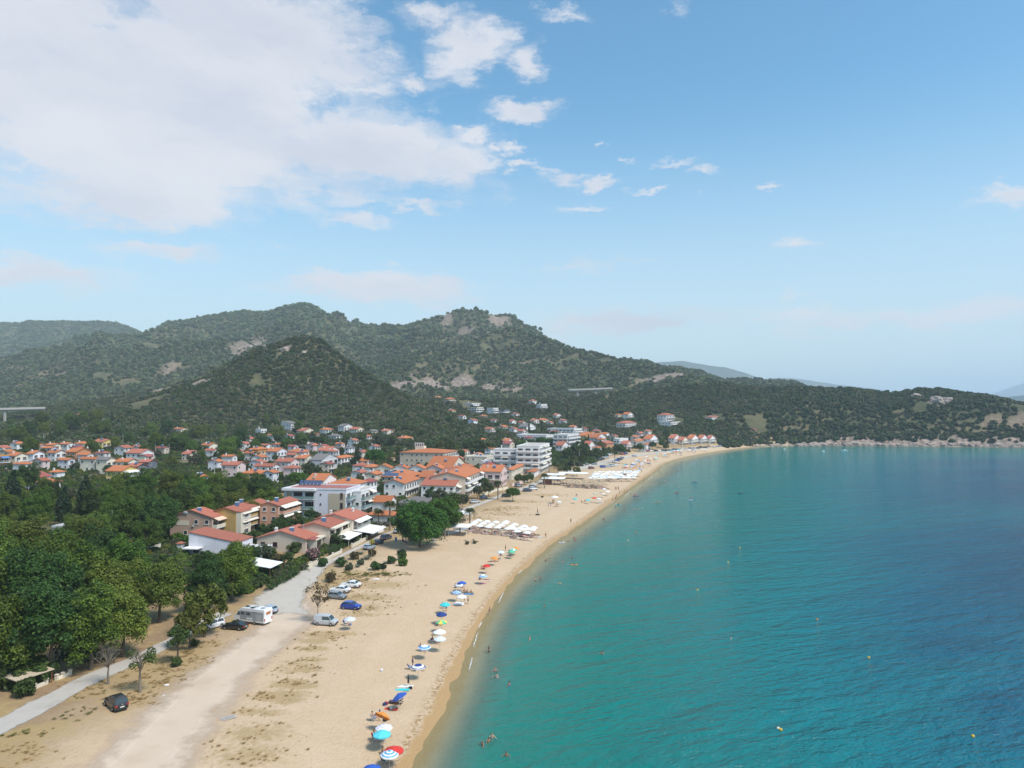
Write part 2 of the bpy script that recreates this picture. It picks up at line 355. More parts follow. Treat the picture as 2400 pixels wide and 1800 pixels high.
# dry grass: photo column, row, extent (m) across and along, weight
DRY = [(760, 1487, 5, 2.2, 1), (800, 1485, 4, 1.5, .8), (740, 1502, 4, 2, .8), (735, 1520, 4, 2, .8), (745, 1545, 3, 1.5, .6), (712, 1570, 4, 2, .7), (680, 1602, 3.5, 2, 1.2), (708, 1608, 2.5, 1.5, 1.2), (655, 1632, 4.5, 2, 1.6), (675, 1645, 2.5, 1.2, 1), (600, 1668, 4, 1.5, .7), (640, 1672, 3, 1.2, .7), (600, 1720, 6, 4, .5), (580, 1770, 7, 4, .4), (700, 1560, 5, 6, .3),
       (330, 1590, 9, 5, 1.5), (290, 1610, 8, 5, 1.4), (380, 1580, 8, 4, 1.0), (415, 1545, 5, 3, 1.6), (430, 1530, 5, 3, 1.2), (450, 1560, 8, 3, .7), (350, 1640, 6, 3, .8), (300, 1640, 5, 2, .8), (470, 1510, 5, 3, .8), (240, 1625, 4, 2, .8),
       (800, 1350, 8, 4, 1.0), (850, 1345, 9, 4, 1.0), (880, 1370, 10, 5, .6), (850, 1400, 9, 5, .6), (870, 1425, 6, 4, .4), (780, 1372, 5, 4, 1.2), (840, 1440, 7, 2, .6), (820, 1362, 6, 4, .8), (900, 1345, 6, 4, .5), (15, 1760, 7, 4, .6), (-10, 1790, 7, 4, .6), (1180, 1205, 12, 7, .35), (1150, 1195, 12, 6, .5), (1120, 1215, 8, 6, .5), (1230, 1175, 14, 8, .3), (1200, 1190, 10, 6, .4), (1280, 1160, 12, 8, .3)]
# bare rock and earth: photo column, row, radius (m) across and along the line of sight, strength, rock(1) or earth(0)
BARE = [(940, 902, 34, 26, 1, 1), (1010, 900, 40, 26, 1, 1), (1080, 900, 40, 26, 1, 1), (1150, 902, 36, 24, 1, 1), (1200, 912, 28, 20, .8, 1), (1550, 884, 34, 26, 1, 1), (1600, 880, 34, 26, 1, 1), (1500, 893, 24, 20, .7, .6),
        (685, 806, 9, 12, 1, 1), (668, 818, 8, 9, 1, 1), (735, 797, 14, 9, 1, 1), (715, 825, 9, 9, .7, 1), (605, 808, 30, 25, .9, 1), (570, 812, 26, 25, .8, 1),
        (370, 922, 16, 16, 1, 1), (400, 912, 18, 16, 1, 1), (435, 903, 16, 16, 1, 1), (460, 898, 12, 14, 1, 1), (1415, 935, 22, 26, 1, .1), (1440, 925, 16, 18, .8, .2), (1330, 930, 30, 20, .6, .1),
        (2200, 940, 16, 14, .9, 1), (2150, 930, 14, 12, .7, 1), (2240, 918, 16, 12, .7, .8), (2340, 988, 22, 9, .7, .5), (2395, 992, 22, 10, .7, .6), (2280, 1008, 20, 8, .6, .1), (2180, 1012, 26, 6, .5, 0), (2370, 1030, 26, 10, .5, .3),
        (1850, 1006, 9, 5, .8, 0), (1885, 1003, 7, 3, .8, 0), (1170, 748, 40, 60, 1, .9), (1050, 742, 24, 40, .8, 1), (1085, 785, 30, 40, .9, .7), (1130, 800, 24, 30, .5, .5), (545, 733, 40, 50, .9, .1), (340, 778, 50, 60, .9, .1), (310, 772, 40, 60, .8, .2),
        (75, 893, 36, 50, 1, 0), (30, 870, 30, 40, .7, 0), (130, 880, 34, 40, .6, 0), (290, 885, 28, 30, .9, 0), (400, 862, 22, 24, .9, .6), (1030, 845, 50, 40, .6, .2), (1100, 850, 60, 50, .6, .2), (1180, 870, 60, 40, .6, .2), (1260, 850, 50, 40, .5, .2), (1000, 870, 60, 40, .5, .2),
        (380, 1030, 22, 22, 1, 0), (270, 945, 16, 18, .7, 0), (455, 980, 18, 14, .7, 0), (540, 950, 30, 16, .6, 0), (640, 1015, 10, 14, .8, 0), (620, 945, 36, 14, .5, 0), (430, 1085, 14, 12, .9, 0),
        (1000, 1010, 30, 14, .6, .2), (1150, 1015, 20, 14, .6, .1), (850, 950, 60, 8, .5, .1), (1380, 970, 12, 10, .5, 0), (1640, 1000, 14, 10, .5, 0), (1560, 980, 16, 10, .8, 0), (1480, 1000, 14, 8, .6, 0)]
BAREP = []
for px, py, a, b, st, rk in BARE:
    p = place(px, py); st *= .38 if (rk < .3 and p.y > 600) else 1.0; BAREP.append((p.x, p.y, a, b, st, rk))
def bare(x, y):
    br = np.zeros(x.shape); rk = np.zeros(x.shape)
    w = fbm(x / 16, y / 16, 4, 71) - 0.5
    for cx, cy, a, b, st, r in BAREP:
        d = np.hypot((x - cx) / a, (y - cy) / b) + w * 1.5
        v = st * (1 - sm(d, 0.35, 1.15)); rk = np.where(v > br, r, rk); br = np.maximum(br, v)
    return br, rk
GB, GR = bare(GX.ravel(), GY.ravel())
me, used = grid_mesh('ground', XS, YS, GZ.astype(np.float32), keep=GS > -70)
sx, sy = GX.ravel()[used], GY.ravel()[used]; ss = GS[used]
attr(me, 'shore', ss); attr(me, 'bare', GB[used]); attr(me, 'rock', GR[used])
STRAW = np.zeros(len(sx))
for px, py, a, c, w_ in DRY:
    p = place(px, py); STRAW = np.maximum(STRAW, min(1, .35 + w_ * .5) * np.exp(-1.1 * (((sx - p.x) / a) ** 2 + ((sy - p.y) / c) ** 2)))
attr(me, 'straw', STRAW)
attr(me, 'coast', (sm(sx, 270, 320) * sm(sy, 640, 700)))

def ground_mat():
    m = bpy.data.materials.new('ground_earth'); m.use_nodes = True; t = NT(m.node_tree); b = t.n['Principled BSDF']
    g = t.new('ShaderNodeNewGeometry').outputs['Position']
    def A(n): q = t.new('ShaderNodeAttribute', attribute_name=n); return q.outputs['Fac']
    sh, br, rk, co = A('shore'), A('bare'), A('rock'), A('coast')
    n_f = t.noise(g, 1.1, 6, 0.65); n_m = t.noise(g, 0.16, 5, 0.6); n_l = t.noise(g, 0.03, 5, 0.55); n_p = t.noise(g, 6.0, 3, 0.6)
    sand = t.mix(n_f, (0.51, 0.365, 0.232, 1), (0.60, 0.445, 0.29, 1))
    sand = t.mix(t.sstep(n_p, 0.35, 0.8, 0, 0.28), sand, (0.33, 0.23, 0.145, 1))
    sand = t.mix(t.sstep(n_m, 0.4, 0.75, 0, 0.35), sand, (0.63, 0.49, 0.35, 1))
    # wet strip along the water, then a rough line of weed and shell
    edge = t.m('ADD', sh, t.m('MULTIPLY_ADD', t.noise(g, 0.35, 4), 2.2, -1.1))
    wet = t.m('MULTIPLY', t.sstep(edge, 1.1, 1.9, 1, 0), t.sstep(edge, -3.0, -0.6))
    sand = t.mix(wet, sand, (0.46, 0.285, 0.125, 1))
    line = t.m('MULTIPLY', t.sstep(edge, 1.2, 1.9), t.sstep(edge, 2.1, 3.6, 1, 0))
    line = t.m('MULTIPLY', line, t.sstep(t.noise(g, 1.7, 5, 0.7), 0.46, 0.6))
    sand = t.mix(line, sand, (0.30, 0.185, 0.08, 1))
    earth = t.mix(n_f, (0.21, 0.135, 0.075, 1), (0.36, 0.245, 0.14, 1))
    dry = t.mix(n_m, (0.30, 0.20, 0.085, 1), (0.42, 0.30, 0.15, 1))
    grass = t.mix(n_f, (0.065, 0.072, 0.028, 1), (0.16, 0.145, 0.06, 1))
    lim = t.m('ADD', sh, t.m('MULTIPLY_ADD', n_m, 26, -13))
    pz = t.new('ShaderNodeSeparateXYZ'); t.l.new(g, pz.inputs[0])
    inland = t.m('MAXIMUM', t.sstep(lim, 33, 52), t.sstep(pz.outputs[2], 2.6, 4.5))
    back = t.mix(t.sstep(n_m, 0.42, 0.6), earth, dry)
    back = t.mix(t.m('MULTIPLY', t.sstep(lim, 58, 90), t.sstep(n_l, 0.36, 0.56)), back, grass)
    c = t.mix(inland, sand, back)
    st_ = A('straw'); c = t.mix(t.m('MULTIPLY', t.sstep(t.m('ADD', st_, t.m('MULTIPLY_ADD', t.noise(g, 0.9, 6, 0.7), 1.2, -0.6)), 0.25, 0.6), 0.8), c, t.mix(n_p, (0.30, 0.20, 0.09, 1), (0.46, 0.33, 0.17, 1)))
    hill = t.m('MAXIMUM', t.sstep(t.m('ADD', sh, t.m('MULTIPLY', co, 500)), 150, 260), t.sstep(pz.outputs[2], 6, 14))
    hg = t.mix(t.sstep(n_l, 0.4, 0.62), (0.055, 0.062, 0.028, 1), (0.115, 0.105, 0.052, 1))
    c = t.mix(hill, c, hg)
    rockc = t.mix(t.sstep(t.noise(g, 0.22, 7, 0.72), 0.34, 0.66), (0.10, 0.075, 0.062, 1), (0.40, 0.315, 0.255, 1))
    rockc = t.mix(t.sstep(t.noise(g, 1.0, 5, 0.7), 0.5, 0.7, 0, 0.5), rockc, (0.12, 0.085, 0.075, 1))
    barec = t.mix(rk, t.mix(n_m, (0.20, 0.135, 0.085, 1), (0.34, 0.235, 0.15, 1)), rockc)
    c = t.mix(t.m('MULTIPLY', br, t.sstep(t.noise(g, 0.25, 4, 0.6), 0.25, 0.45)), c, barec)
    cl = t.m('MULTIPLY', co, t.sstep(t.m('ADD', sh, t.m('MULTIPLY_ADD', n_m, 16, -8)), 8, 22, 1, 0))
    c = t.mix(cl, c, rockc)
    t.put(b.inputs['Base Color'], c)
    t.put(b.inputs['Roughness'], t.m('MULTIPLY_ADD', wet, -0.45, 0.92))
    b.inputs['Specular IOR Level'].default_value = 0.3
    bn = t.new('ShaderNodeBump'); bn.inputs['Strength'].default_value = 0.55; bn.inputs['Distance'].default_value = 0.25
    t.put(bn.inputs['Height'], t.m('ADD', t.m('ADD', t.m('MULTIPLY', t.noise(g, 1.4, 6, 0.75), 1.1), t.m('MULTIPLY', n_m, 1.0)), t.m('MULTIPLY', t.sstep(t.noise(g, 2.2, 2, 0.5), 0.30, 0.5), 0.35))); t.l.new(bn.outputs[0], b.inputs['Normal'])
    return m
me.materials.append(ground_mat())
tag(link('ground', me), kind='structure')

# ------------------------------------------------------------------ sea
WX = axis([(-120, -40, 8), (-40, 40, 1.5), (40, 140, 2.5), (140, 620, 6), (620, 1400, 40), (1400, 15000, 1300)])
WY = axis([(-400, 40, 40), (40, 300, 2.0), (300, 800, 4.0), (800, 1500, 30), (1500, 18000, 1300)])
wx, wy = np.meshgrid(WX, WY); ws = sdf(wx.ravel(), wy.ravel())
me, used = grid_mesh('sea', WX, WY, np.zeros(wx.size, np.float32), keep=ws < 9)
attr(me, 'off', -ws[used])
def sea_mat():
    m = bpy.data.materials.new('sea_water'); m.use_nodes = True; t = NT(m.node_tree); b = t.n['Principled BSDF']
    g = t.new('ShaderNodeNewGeometry').outputs['Position']
    off = t.new('ShaderNodeAttribute', attribute_name='off').outputs['Fac']
    mp = t.new('ShaderNodeMapping'); mp.inputs['Rotation'].default_value = (0, 0, R(-22)); t.l.new(g, mp.inputs[0])
    def strch(sx_, sy_):
        q = t.new('ShaderNodeMapping'); q.inputs['Scale'].default_value = (sx_, sy_, 1); t.l.new(mp.outputs[0], q.inputs[0]); return q.outputs[0]
    big = t.noise(strch(0.35, 1.0), 0.02, 4, 0.6, 0.4)
    sp = t.new('ShaderNodeSeparateXYZ'); t.l.new(g, sp.inputs[0])
    off = t.m('MULTIPLY', off, t.m('ADD', t.sstep(sp.outputs[1], 80, 280, 1.55, 0.85), t.sstep(sp.outputs[1], 280, 560, 0.0, -0.30)))
    o2 = t.m('ADD', off, t.m('MULTIPLY', t.m('MULTIPLY_ADD', big, 2, -1.0), t.m('MINIMUM', t.m('MULTIPLY', off, 0.55), 70)))
    k = t.m('DIVIDE', o2, 260.0)
    c = t.ramp(k, [(0.0, (0.22, 0.19, 0.145)), (0.016, (0.10, 0.175, 0.145)), (0.05, (0.014, 0.168, 0.130)), (0.13, (0.001, 0.158, 0.138)), (0.30, (0.001, 0.150, 0.175)),
                  (0.46, (0.001, 0.100, 0.160)), (0.62, (0.001, 0.064, 0.126)), (1.0, (0.002, 0.062, 0.130))])
    # dark sea-grass beds
    patch = t.m('MULTIPLY', t.sstep(t.noise(strch(0.4, 1.0), 0.035, 5, 0.6, 0.3), 0.53, 0.66), t.sstep(off, 75, 130))
    c = t.mix(t.m('MULTIPLY', patch, 0.55), c, (0.001, 0.052, 0.115, 1))
    t.put(b.inputs['Base Color'], c); b.inputs['Roughness'].default_value = 0.10; b.inputs['IOR'].default_value = 1.333
    b.inputs['Specular IOR Level'].default_value = 0.3
    # wind waves: long crests running obliquely, short chop on top, calmer at the beach
    w1 = t.noise(strch(0.30, 1.0), 0.16, 3, 0.55, 0.25); w2 = t.noise(strch(0.45, 1.0), 0.55, 4, 0.6, 0.3); w3 = t.noise(strch(0.7, 1.0), 1.7, 3, 0.6)
    h = t.m('ADD', t.m('ADD', t.m('MULTIPLY', w1, 1.7), t.m('MULTIPLY', w2, 1.0)), t.m('MULTIPLY', w3, 0.30))
    h = t.m('MULTIPLY', h, t.sstep(off, 2, 60, 0.35, 1.0))
    bn = t.new('ShaderNodeBump'); bn.inputs['Strength'].default_value = 1.0; bn.inputs['Distance'].default_value = 1.25
    t.put(bn.inputs['Height'], h); t.l.new(bn.outputs[0], b.inputs['Normal'])
    tr = t.new('ShaderNodeBsdfTransparent'); tr.inputs[0].default_value = (0.86, 0.93, 0.88, 1)
    mx = t.new('ShaderNodeMixShader'); t.put(mx.inputs[0], t.sstep(o2, 0.0, 12.0, 0.18, 1.0)); t.l.new(tr.outputs[0], mx.inputs[1]); t.l.new(b.outputs[0], mx.inputs[2])
    t.l.new(mx.outputs[0], t.n['Material Output'].inputs[0]); return m
me.materials.append(sea_mat())
tag(link('sea', me), kind='structure')

# far hills beyond the bay, solid ridges
FAR = [('far_hill', 1400, 900, [(1480, 852, 7600), (1540, 849, 7600), (1600, 847, 7600), (1650, 855, 7600), (1700, 862, 7650), (1740, 872, 7700), (1790, 890, 7800), (1850, 930, 7900)]),
       ('far_hill', 2000, 1400, [(1700, 900, 9400), (1790, 888, 9400), (1830, 884, 9400), (1900, 892, 9400), (1960, 901, 9400), (2000, 906, 9500), (2060, 913, 9600), (2130, 935, 9800), (2200, 952, 9900)]),
       ('far_hill', 1200, 900, [(2260, 948, 5200), (2300, 938, 5200), (2350, 932, 5200), (2400, 926, 5200), (2480, 915, 5300), (2600, 905, 5400), (2800, 930, 5600)]),
       ('far_mountain', 2500, 1500, [(2220, 950, 13500), (2270, 936, 13500), (2310, 929, 13500), (2340, 918, 13500), (2380, 904, 13500), (2420, 893, 13600), (2520, 885, 13700), (2700, 895, 13800), (2900, 940, 14000)])]
fm = bpy.data.materials.new('far_scrub'); fm.use_nodes = True; t = NT(fm.node_tree); b = t.n['Principled BSDF']
g = t.new('ShaderNodeNewGeometry').outputs['Position']
c = t.mix(t.sstep(t.noise(g, 0.02, 8, 0.75), 0.35, 0.65), (0.020, 0.034, 0.022, 1), (0.060, 0.070, 0.045, 1))
c = t.mix(t.sstep(t.noise(g, 0.006, 6, 0.7), 0.60, 0.68, 0, 0.7), c, (0.30, 0.24, 0.19, 1))
t.put(b.inputs['Base Color'], c); b.inputs['Roughness'].default_value = 1.0; b.inputs['Specular IOR Level'].default_value = 0.0
for name, wf, wb, pts in FAR:
    P = [at_depth(*q) for q in pts]; n = len(P) * 10; vs = []; rows = []
    for i in range(n + 1):
        u = i / n * (len(P) - 1); k = min(int(u), len(P) - 2); p = P[k].lerp(P[k + 1], u - k)
        rows.append(p)
    vv = []
    X = np.array([p.x for p in rows]); Y = np.array([p.y for p in rows]); Z = np.array([p.z for p in rows])
    Z = np.maximum(Z + (fbm(X / 150, Y / 150 + 3, 4, 50) - 0.5) * Z * 0.05, 0)
    J = 22
    for j in range(J + 1):
        s = j / J * 2 - 1; wd = np.where(s < 0, wf, wb); xx = X + 0 * s; yy = Y + s * wd
        zz = Z * (1 - abs(s)) ** 1.35 * (1 + (fbm(xx / (wf * .3), yy / (wf * .3), 4, 60) - 0.5) * 1.1 * min(1, 4 * abs(s))) - (3 if abs(s) > .99 else 0)
        vv.append(np.stack([xx, yy, zz], 1))
    vv = np.concatenate(vv); m_ = n + 1
    fs = [(j * m_ + i, j * m_ + i + 1, (j + 1) * m_ + i + 1, (j + 1) * m_ + i) for j in range(J) for i in range(n)]
    me = bpy.data.meshes.new(name); me.from_pydata([tuple(v) for v in vv], [], fs); me.materials.append(fm)
    me.polygons.foreach_set('use_smooth', [True] * len(fs)); me.update()
    tag(link(name, me), kind='structure')
# ------------------------------------------------------------------ foliage
def leaf_mat(name, c0, c1, transl=0.35, objvar=0.18, hue=0.02):
    m = bpy.data.materials.new(name); m.use_nodes = True; t = NT(m.node_tree); b = t.n['Principled BSDF']
    at = t.new('ShaderNodeAttribute', attribute_name='v').outputs['Fac']
    oi = t.new('ShaderNodeObjectInfo').outputs['Random']
    c = t.mix(at, (*c0, 1), (*c1, 1))
    h = t.new('ShaderNodeHueSaturation'); t.put(h.inputs['Color'], c)
    t.put(h.inputs['Value'], t.m('MULTIPLY_ADD', oi, 2 * objvar, 1 - objvar))
    t.put(h.inputs['Hue'], t.m('MULTIPLY_ADD', t.m('FRACT', t.m('MULTIPLY', oi, 7.31)), 2 * hue, 0.5 - hue))
    t.put(b.inputs['Base Color'], h.outputs[0]); b.inputs['Roughness'].default_value = 0.55; b.inputs['Specular IOR Level'].default_value = 0.25
    if transl:
        tl = t.new('ShaderNodeBsdfTranslucent'); t.put(tl.inputs[0], h.outputs[0]); mx = t.new('ShaderNodeMixShader'); mx.inputs[0].default_value = transl
        t.l.new(b.outputs[0], mx.inputs[1]); t.l.new(tl.outputs[0], mx.inputs[2]); t.l.new(mx.outputs[0], t.n['Material Output'].inputs[0])
    return m
L_PLANE = leaf_mat('plane_leaf', (0.030, 0.072, 0.009), (0.150, 0.225, 0.028))
L_PLANE2 = leaf_mat('light_plane_leaf', (0.050, 0.090, 0.010), (0.210, 0.270, 0.040)); L_PLANE3 = leaf_mat('dark_plane_leaf', (0.018, 0.046, 0.010), (0.080, 0.140, 0.026))
L_GREEN = leaf_mat('garden_leaf', (0.026, 0.058, 0.014), (0.090, 0.145, 0.032), hue=0.03)
L_PINE = leaf_mat('pine_needle', (0.022, 0.070, 0.008), (0.085, 0.185, 0.018), 0.2)
L_DARK = leaf_mat('cypress_needle', (0.010, 0.026, 0.010), (0.030, 0.058, 0.020), 0.15)
L_OLIVE = leaf_mat('olive_leaf', (0.050, 0.066, 0.030), (0.125, 0.140, 0.072), hue=0.03)
L_YEL = leaf_mat('yellowing_leaf', (0.060, 0.080, 0.012), (0.190, 0.190, 0.030))
L_BROWN = leaf_mat('withered_leaf', (0.070, 0.060, 0.026), (0.17, 0.13, 0.06))
L_PALM = leaf_mat('palm_leaf', (0.030, 0.048, 0.014), (0.105, 0.120, 0.040))
L_SCRUB = leaf_mat('scrub_leaf', (0.018, 0.032, 0.007), (0.068, 0.096, 0.023), 0.0, 0.36, 0.035)
L_SCRUB2 = leaf_mat('grey_scrub_leaf', (0.055, 0.062, 0.028), (0.130, 0.132, 0.064), 0.0, 0.3, 0.03)
L_PINK = leaf_mat('oleander_blossom', (0.42, 0.16, 0.24), (0.70, 0.36, 0.45), 0.2, 0.0, 0.0)
L_AGAVE = leaf_mat('agave_leaf', (0.10, 0.14, 0.11), (0.20, 0.26, 0.20), 0.0)
L_STRAW = leaf_mat('dry_grass_blade', (0.42, 0.30, 0.15), (0.70, 0.54, 0.29), 0.4, 0.15, 0.01)
L_GRASS = leaf_mat('green_grass_blade', (0.07, 0.085, 0.02), (0.20, 0.20, 0.055), 0.2, 0.15, 0.02)
BARK = mat('tree_bark', (0.105, 0.080, 0.058), 0.95, 0.35, 3.0, bump=0.4)
BARKP = mat('pale_bark', (0.22, 0.18, 0.14), 0.95, 0.3, 3.0, bump=0.4)

def leaf_arrays(C, Rd, n, size, seed, up=0.35, shell=0.72, squash=1.0):
    g = np.random.default_rng(seed); C = np.repeat(np.asarray(C, float), n, 0); Rr = np.repeat(np.asarray(Rd, float), n)
    k = len(C); d = g.normal(size=(k, 3)); d /= np.linalg.norm(d, axis=1)[:, None]
    flip = (d[:, 2] < -0.35) & (g.random(k) < 0.7); d[flip, 2] *= -1
    p = C + d * np.array([1, 1, squash]) * (Rr * (shell + (1 - shell) * g.random(k)) * (0.85 + 0.3 * g.random(k)))[:, None]
    nn = d + g.normal(size=(k, 3)) * 0.45 + np.array([0, 0, up]); nn /= np.linalg.norm(nn, axis=1)[:, None]
    r = g.normal(size=(k, 3)); t1 = np.cross(nn, r); t1 /= np.linalg.norm(t1, axis=1)[:, None]; t2 = np.cross(nn, t1)
    a = (size * (0.7 + 0.6 * g.random(k)))[:, None]
    return p, t1, t2, nn, a, g.random(k)
def leaf_mesh(name, sets, mats):
    """sets: list of (leaf_arrays tuple, elongation, material index)"""
    V = []; Q = []; A = []; MI = []; b = 0
    for (p, t1, t2, nn, a, v), el_, mi in sets:
        k = len(p); q = np.empty((k, 4, 3))
        q[:, 0] = p - t1 * a * el_; q[:, 1] = p - t2 * a * 0.62 + nn * a * 0.12; q[:, 2] = p + t1 * a * el_; q[:, 3] = p + t2 * a * 0.62 + nn * a * 0.12
        V.append(q.reshape(-1, 3)); Q.append(b + np.arange(k * 4).reshape(-1, 4)); A.append(np.repeat(v, 4)); MI.append(np.full(k, mi)); b += k * 4
    V = np.concatenate(V); Q = np.concatenate(Q); A = np.concatenate(A); MI = np.concatenate(MI)
    me = bpy.data.meshes.new(name); me.vertices.add(len(V)); me.vertices.foreach_set('co', V.astype(np.float32).ravel())
    me.loops.add(Q.size); me.loops.foreach_set('vertex_index', Q.astype(np.int32).ravel()); me.polygons.add(len(Q))
    me.polygons.foreach_set('loop_start', np.arange(0, Q.size, 4, dtype=np.int32)); me.polygons.foreach_set('material_index', MI.astype(np.int32))
    me.update(calc_edges=True); attr(me, 'v', A)
    for m in mats: me.materials.append(m)
    return me
def trunk_mesh(name, h, r, tips, m, lean=(0, 0), seed=1, n=7, twigs=0):
    g = random.Random(seed); b = MB(); p = Vector((0, 0, -0.4)); pts = [p]
    for k in range(1, 5):
        pts.append(Vector((lean[0] * k / 4 + g.uniform(-.12, .12) * r * 3, lean[1] * k / 4 + g.uniform(-.12, .12) * r * 3, h * k / 4)))
    for k in range(4): b.bar(pts[k], pts[k + 1], r * (1.25 if k == 0 else 1) * (1 - k * 0.14), r * (1 - (k + 1) * 0.14), n)
    top = pts[-1]
    for tp in tips:
        tp = Vector(tp); st = pts[3].lerp(top, g.random()); mid = st.lerp(tp, 0.5) + Vector((g.uniform(-.1, .1), g.uniform(-.1, .1), g.uniform(0, .12))) * (tp - st).length
        b.bar(st, mid, r * 0.42, r * 0.26, 5); b.bar(mid, tp, r * 0.26, r * 0.08, 4)
        for q in range(twigs):
            s2 = mid.lerp(tp, g.random()); e = s2 + Vector((g.uniform(-1, 1), g.uniform(-1, 1), g.uniform(-.1, 1))).normalized() * g.uniform(.3, .55) * (tp - st).length
            b.bar(s2, e, r * 0.10, r * 0.03, 3)
            for w_ in range(2):
                s3 = s2.lerp(e, g.uniform(.3, .9)); b.bar(s3, s3 + Vector((g.uniform(-1, 1), g.uniform(-1, 1), g.uniform(-.2, .8))).normalized() * 0.25 * (tp - st).length, r * 0.05, r * 0.02, 3)
    return b.mesh(name, m)
def clumps_ellipsoid(n, rx, ry, rz, cz, seed, lump=0.25, inner=0.25):
    g = np.random.default_rng(seed); C = []
    while len(C) < n:
        d = g.normal(size=3); d /= np.linalg.norm(d)
        if d[2] < -0.75: continue
        k = (1 - inner * g.random()) * (1 + lump * (fbm(np.array([d[0] * 2 + seed]), np.array([d[1] * 2 + d[2] * 1.7]), 2, seed)[0] - 0.5) * 2)
        C.append((d[0] * rx * k, d[1] * ry * k, cz + d[2] * rz * k))
    return np.array(C)
TREES = {}
def def_tree(key, name, crown_me, trunk_me): TREES[key] = (name, crown_me, trunk_me)
def build_trees():
    for i in range(4):      # plane trees: tall, dense, lumpy
        C = clumps_ellipsoid(74, 4.1, 4.1, 5.2, 7.1, 10 + i, 0.55, 0.45); g = np.random.default_rng(i); Rr = g.uniform(0.8, 1.85, len(C))
        cm = leaf_mesh('plane_crown', [(leaf_arrays(C, Rr, 260, 0.205, 20 + i, 0.45), 1.0, 0)], [(L_PLANE, L_PLANE2, L_PLANE, L_PLANE3)[i]])
        def_tree('plane%d' % i, 'plane_tree', cm, trunk_mesh('plane_trunk', 6.0, 0.34, C[::7], BARK, seed=i))
    for i in range(4):      # garden trees
        C = clumps_ellipsoid(46, 2.5, 2.5, 2.3, 4.2, 40 + i, 0.4, 0.3); g = np.random.default_rng(50 + i); Rr = g.uniform(0.5, 1.0, len(C))
        for kk, mt, nm in (('garden', L_GREEN, 'garden_tree'), ('olive', L_OLIVE, 'olive_tree'), ('yellow', L_YEL, 'yellowing_tree')):
            cm = leaf_mesh(kk + '_crown', [(leaf_arrays(C, Rr, 60, 0.24, 60 + i), 1.0, 0)], [mt])
            def_tree('%s%d' % (kk, i), nm, cm, trunk_mesh('tree_trunk', 3.4, 0.17, C[::6], BARK, seed=i + 9))
    for i in range(2):      # stone pines: domed crowns on a bare trunk
        g = np.random.default_rng(70 + i); C = clumps_ellipsoid(110, 5.2, 5.2, 2.9, 7.6, 80 + i, 0.35, 0.3); C[:, 2] = np.maximum(C[:, 2], 5.6 + 0.5 * g.random(len(C)))
        cm = leaf_mesh('pine_crown', [(leaf_arrays(C, g.uniform(0.8, 1.35, len(C)), 120, 0.20, 90 + i, 0.5), 1.5, 0)], [L_PINE])
        def_tree('pine%d' % i, 'pine_tree', cm, trunk_mesh('pine_trunk', 5.6, 0.30, C[::8], BARK, seed=i + 20))
    C = clumps_ellipsoid(150, 6.0, 6.0, 4.2, 5.6, 84, 0.35, 0.3); C[:, 2] = np.maximum(C[:, 2], 1.8); g = np.random.default_rng(84)
    cm = leaf_mesh('pine_crown', [(leaf_arrays(C, g.uniform(0.9, 1.5, len(C)), 110, 0.20, 94, 0.5), 1.5, 0)], [L_PINE])
    def_tree('bpine', 'pine_tree', cm, trunk_mesh('pine_trunk', 4.6, 0.36, C[::8], BARK, seed=22))
    for i in range(2):      # cypress and tall conifers
        g = np.random.default_rng(100 + i); zz = np.linspace(0.6, 9.4, 46); wd = (1.15 if i == 0 else 2.3) * np.sin(np.clip((10.2 - zz) / 10, 0, 1) * 1.5) * (0.75 + 0.25 * np.minimum(1, zz))
        an = g.uniform(0, 6.28, 46); C = np.stack([np.cos(an) * wd * 0.55, np.sin(an) * wd * 0.55, zz], 1)
        cm = leaf_mesh('conifer_crown', [(leaf_arrays(C, np.maximum(wd * 0.62, 0.25), 75, 0.20, 110 + i, 0.2, squash=1.3), 1.4, 0)], [L_DARK])
        def_tree('cypress' if i == 0 else 'conifer', 'cypress_tree' if i == 0 else 'conifer_tree', cm, trunk_mesh('conifer_trunk', 8.5, 0.2, [], BARK, seed=30))
    # palm
    b = []; g = np.random.default_rng(5); P = []; T1 = []; T2 = []; NN = []; AA = []
    for k in range(34):
        a = k * 2.399; up = math.cos(k / 34 * 2.2); d = np.array([math.cos(a), math.sin(a), 0.0]); side = np.array([-d[1], d[0], 0])
        for j in range(1, 15):
            u = j / 14; rad = 2.3 * u * (0.55 + 0.45 * (1 - abs(up))); z = 6.2 + up * 1.7 * u - 1.5 * u * u
            for sg in (-1, 1):
                c = d * rad + np.array([0, 0, z]); ln = 0.55 * (1 - 0.55 * u) + 0.12
                t1 = side * sg * 0.8 + d * 0.45 + np.array([0, 0, -0.45]); t1 /= np.linalg.norm(t1)
                t2 = np.cross(t1, np.array([0.1, 0.2, 1.0])); t2 /= np.linalg.norm(t2)
                P.append(c + t1 * ln * 0.5); T1.append(t1); T2.append(t2); NN.append(np.cross(t1, t2)); AA.append(ln)
    k = len(P); AA = np.array(AA)[:, None]
    cm = leaf_mesh('palm_crown', [((np.array(P), np.array(T1) * 0.55, np.array(T2) * 0.28, np.array(NN), AA, g.random(k)), 1.0, 0)], [L_PALM])
    tb = MB(); prof = [(0.34, -0.4)]
    for k in range(13): z = k * 0.47; prof += [(0.25 - 0.004 * k, z), (0.20 - 0.003 * k, z + 0.40)]
    prof += [(0.34, 6.0), (0.30, 6.4), (0.05, 6.6)]
    tb.lathe(prof, 8); def_tree('palm', 'palm_tree', cm, tb.mesh('palm_trunk', BARKP))
    # sparse, bare and small trees by the car park
    C = clumps_ellipsoid(30, 1.7, 1.7, 1.9, 4.1, 130, 0.4, 0.6)
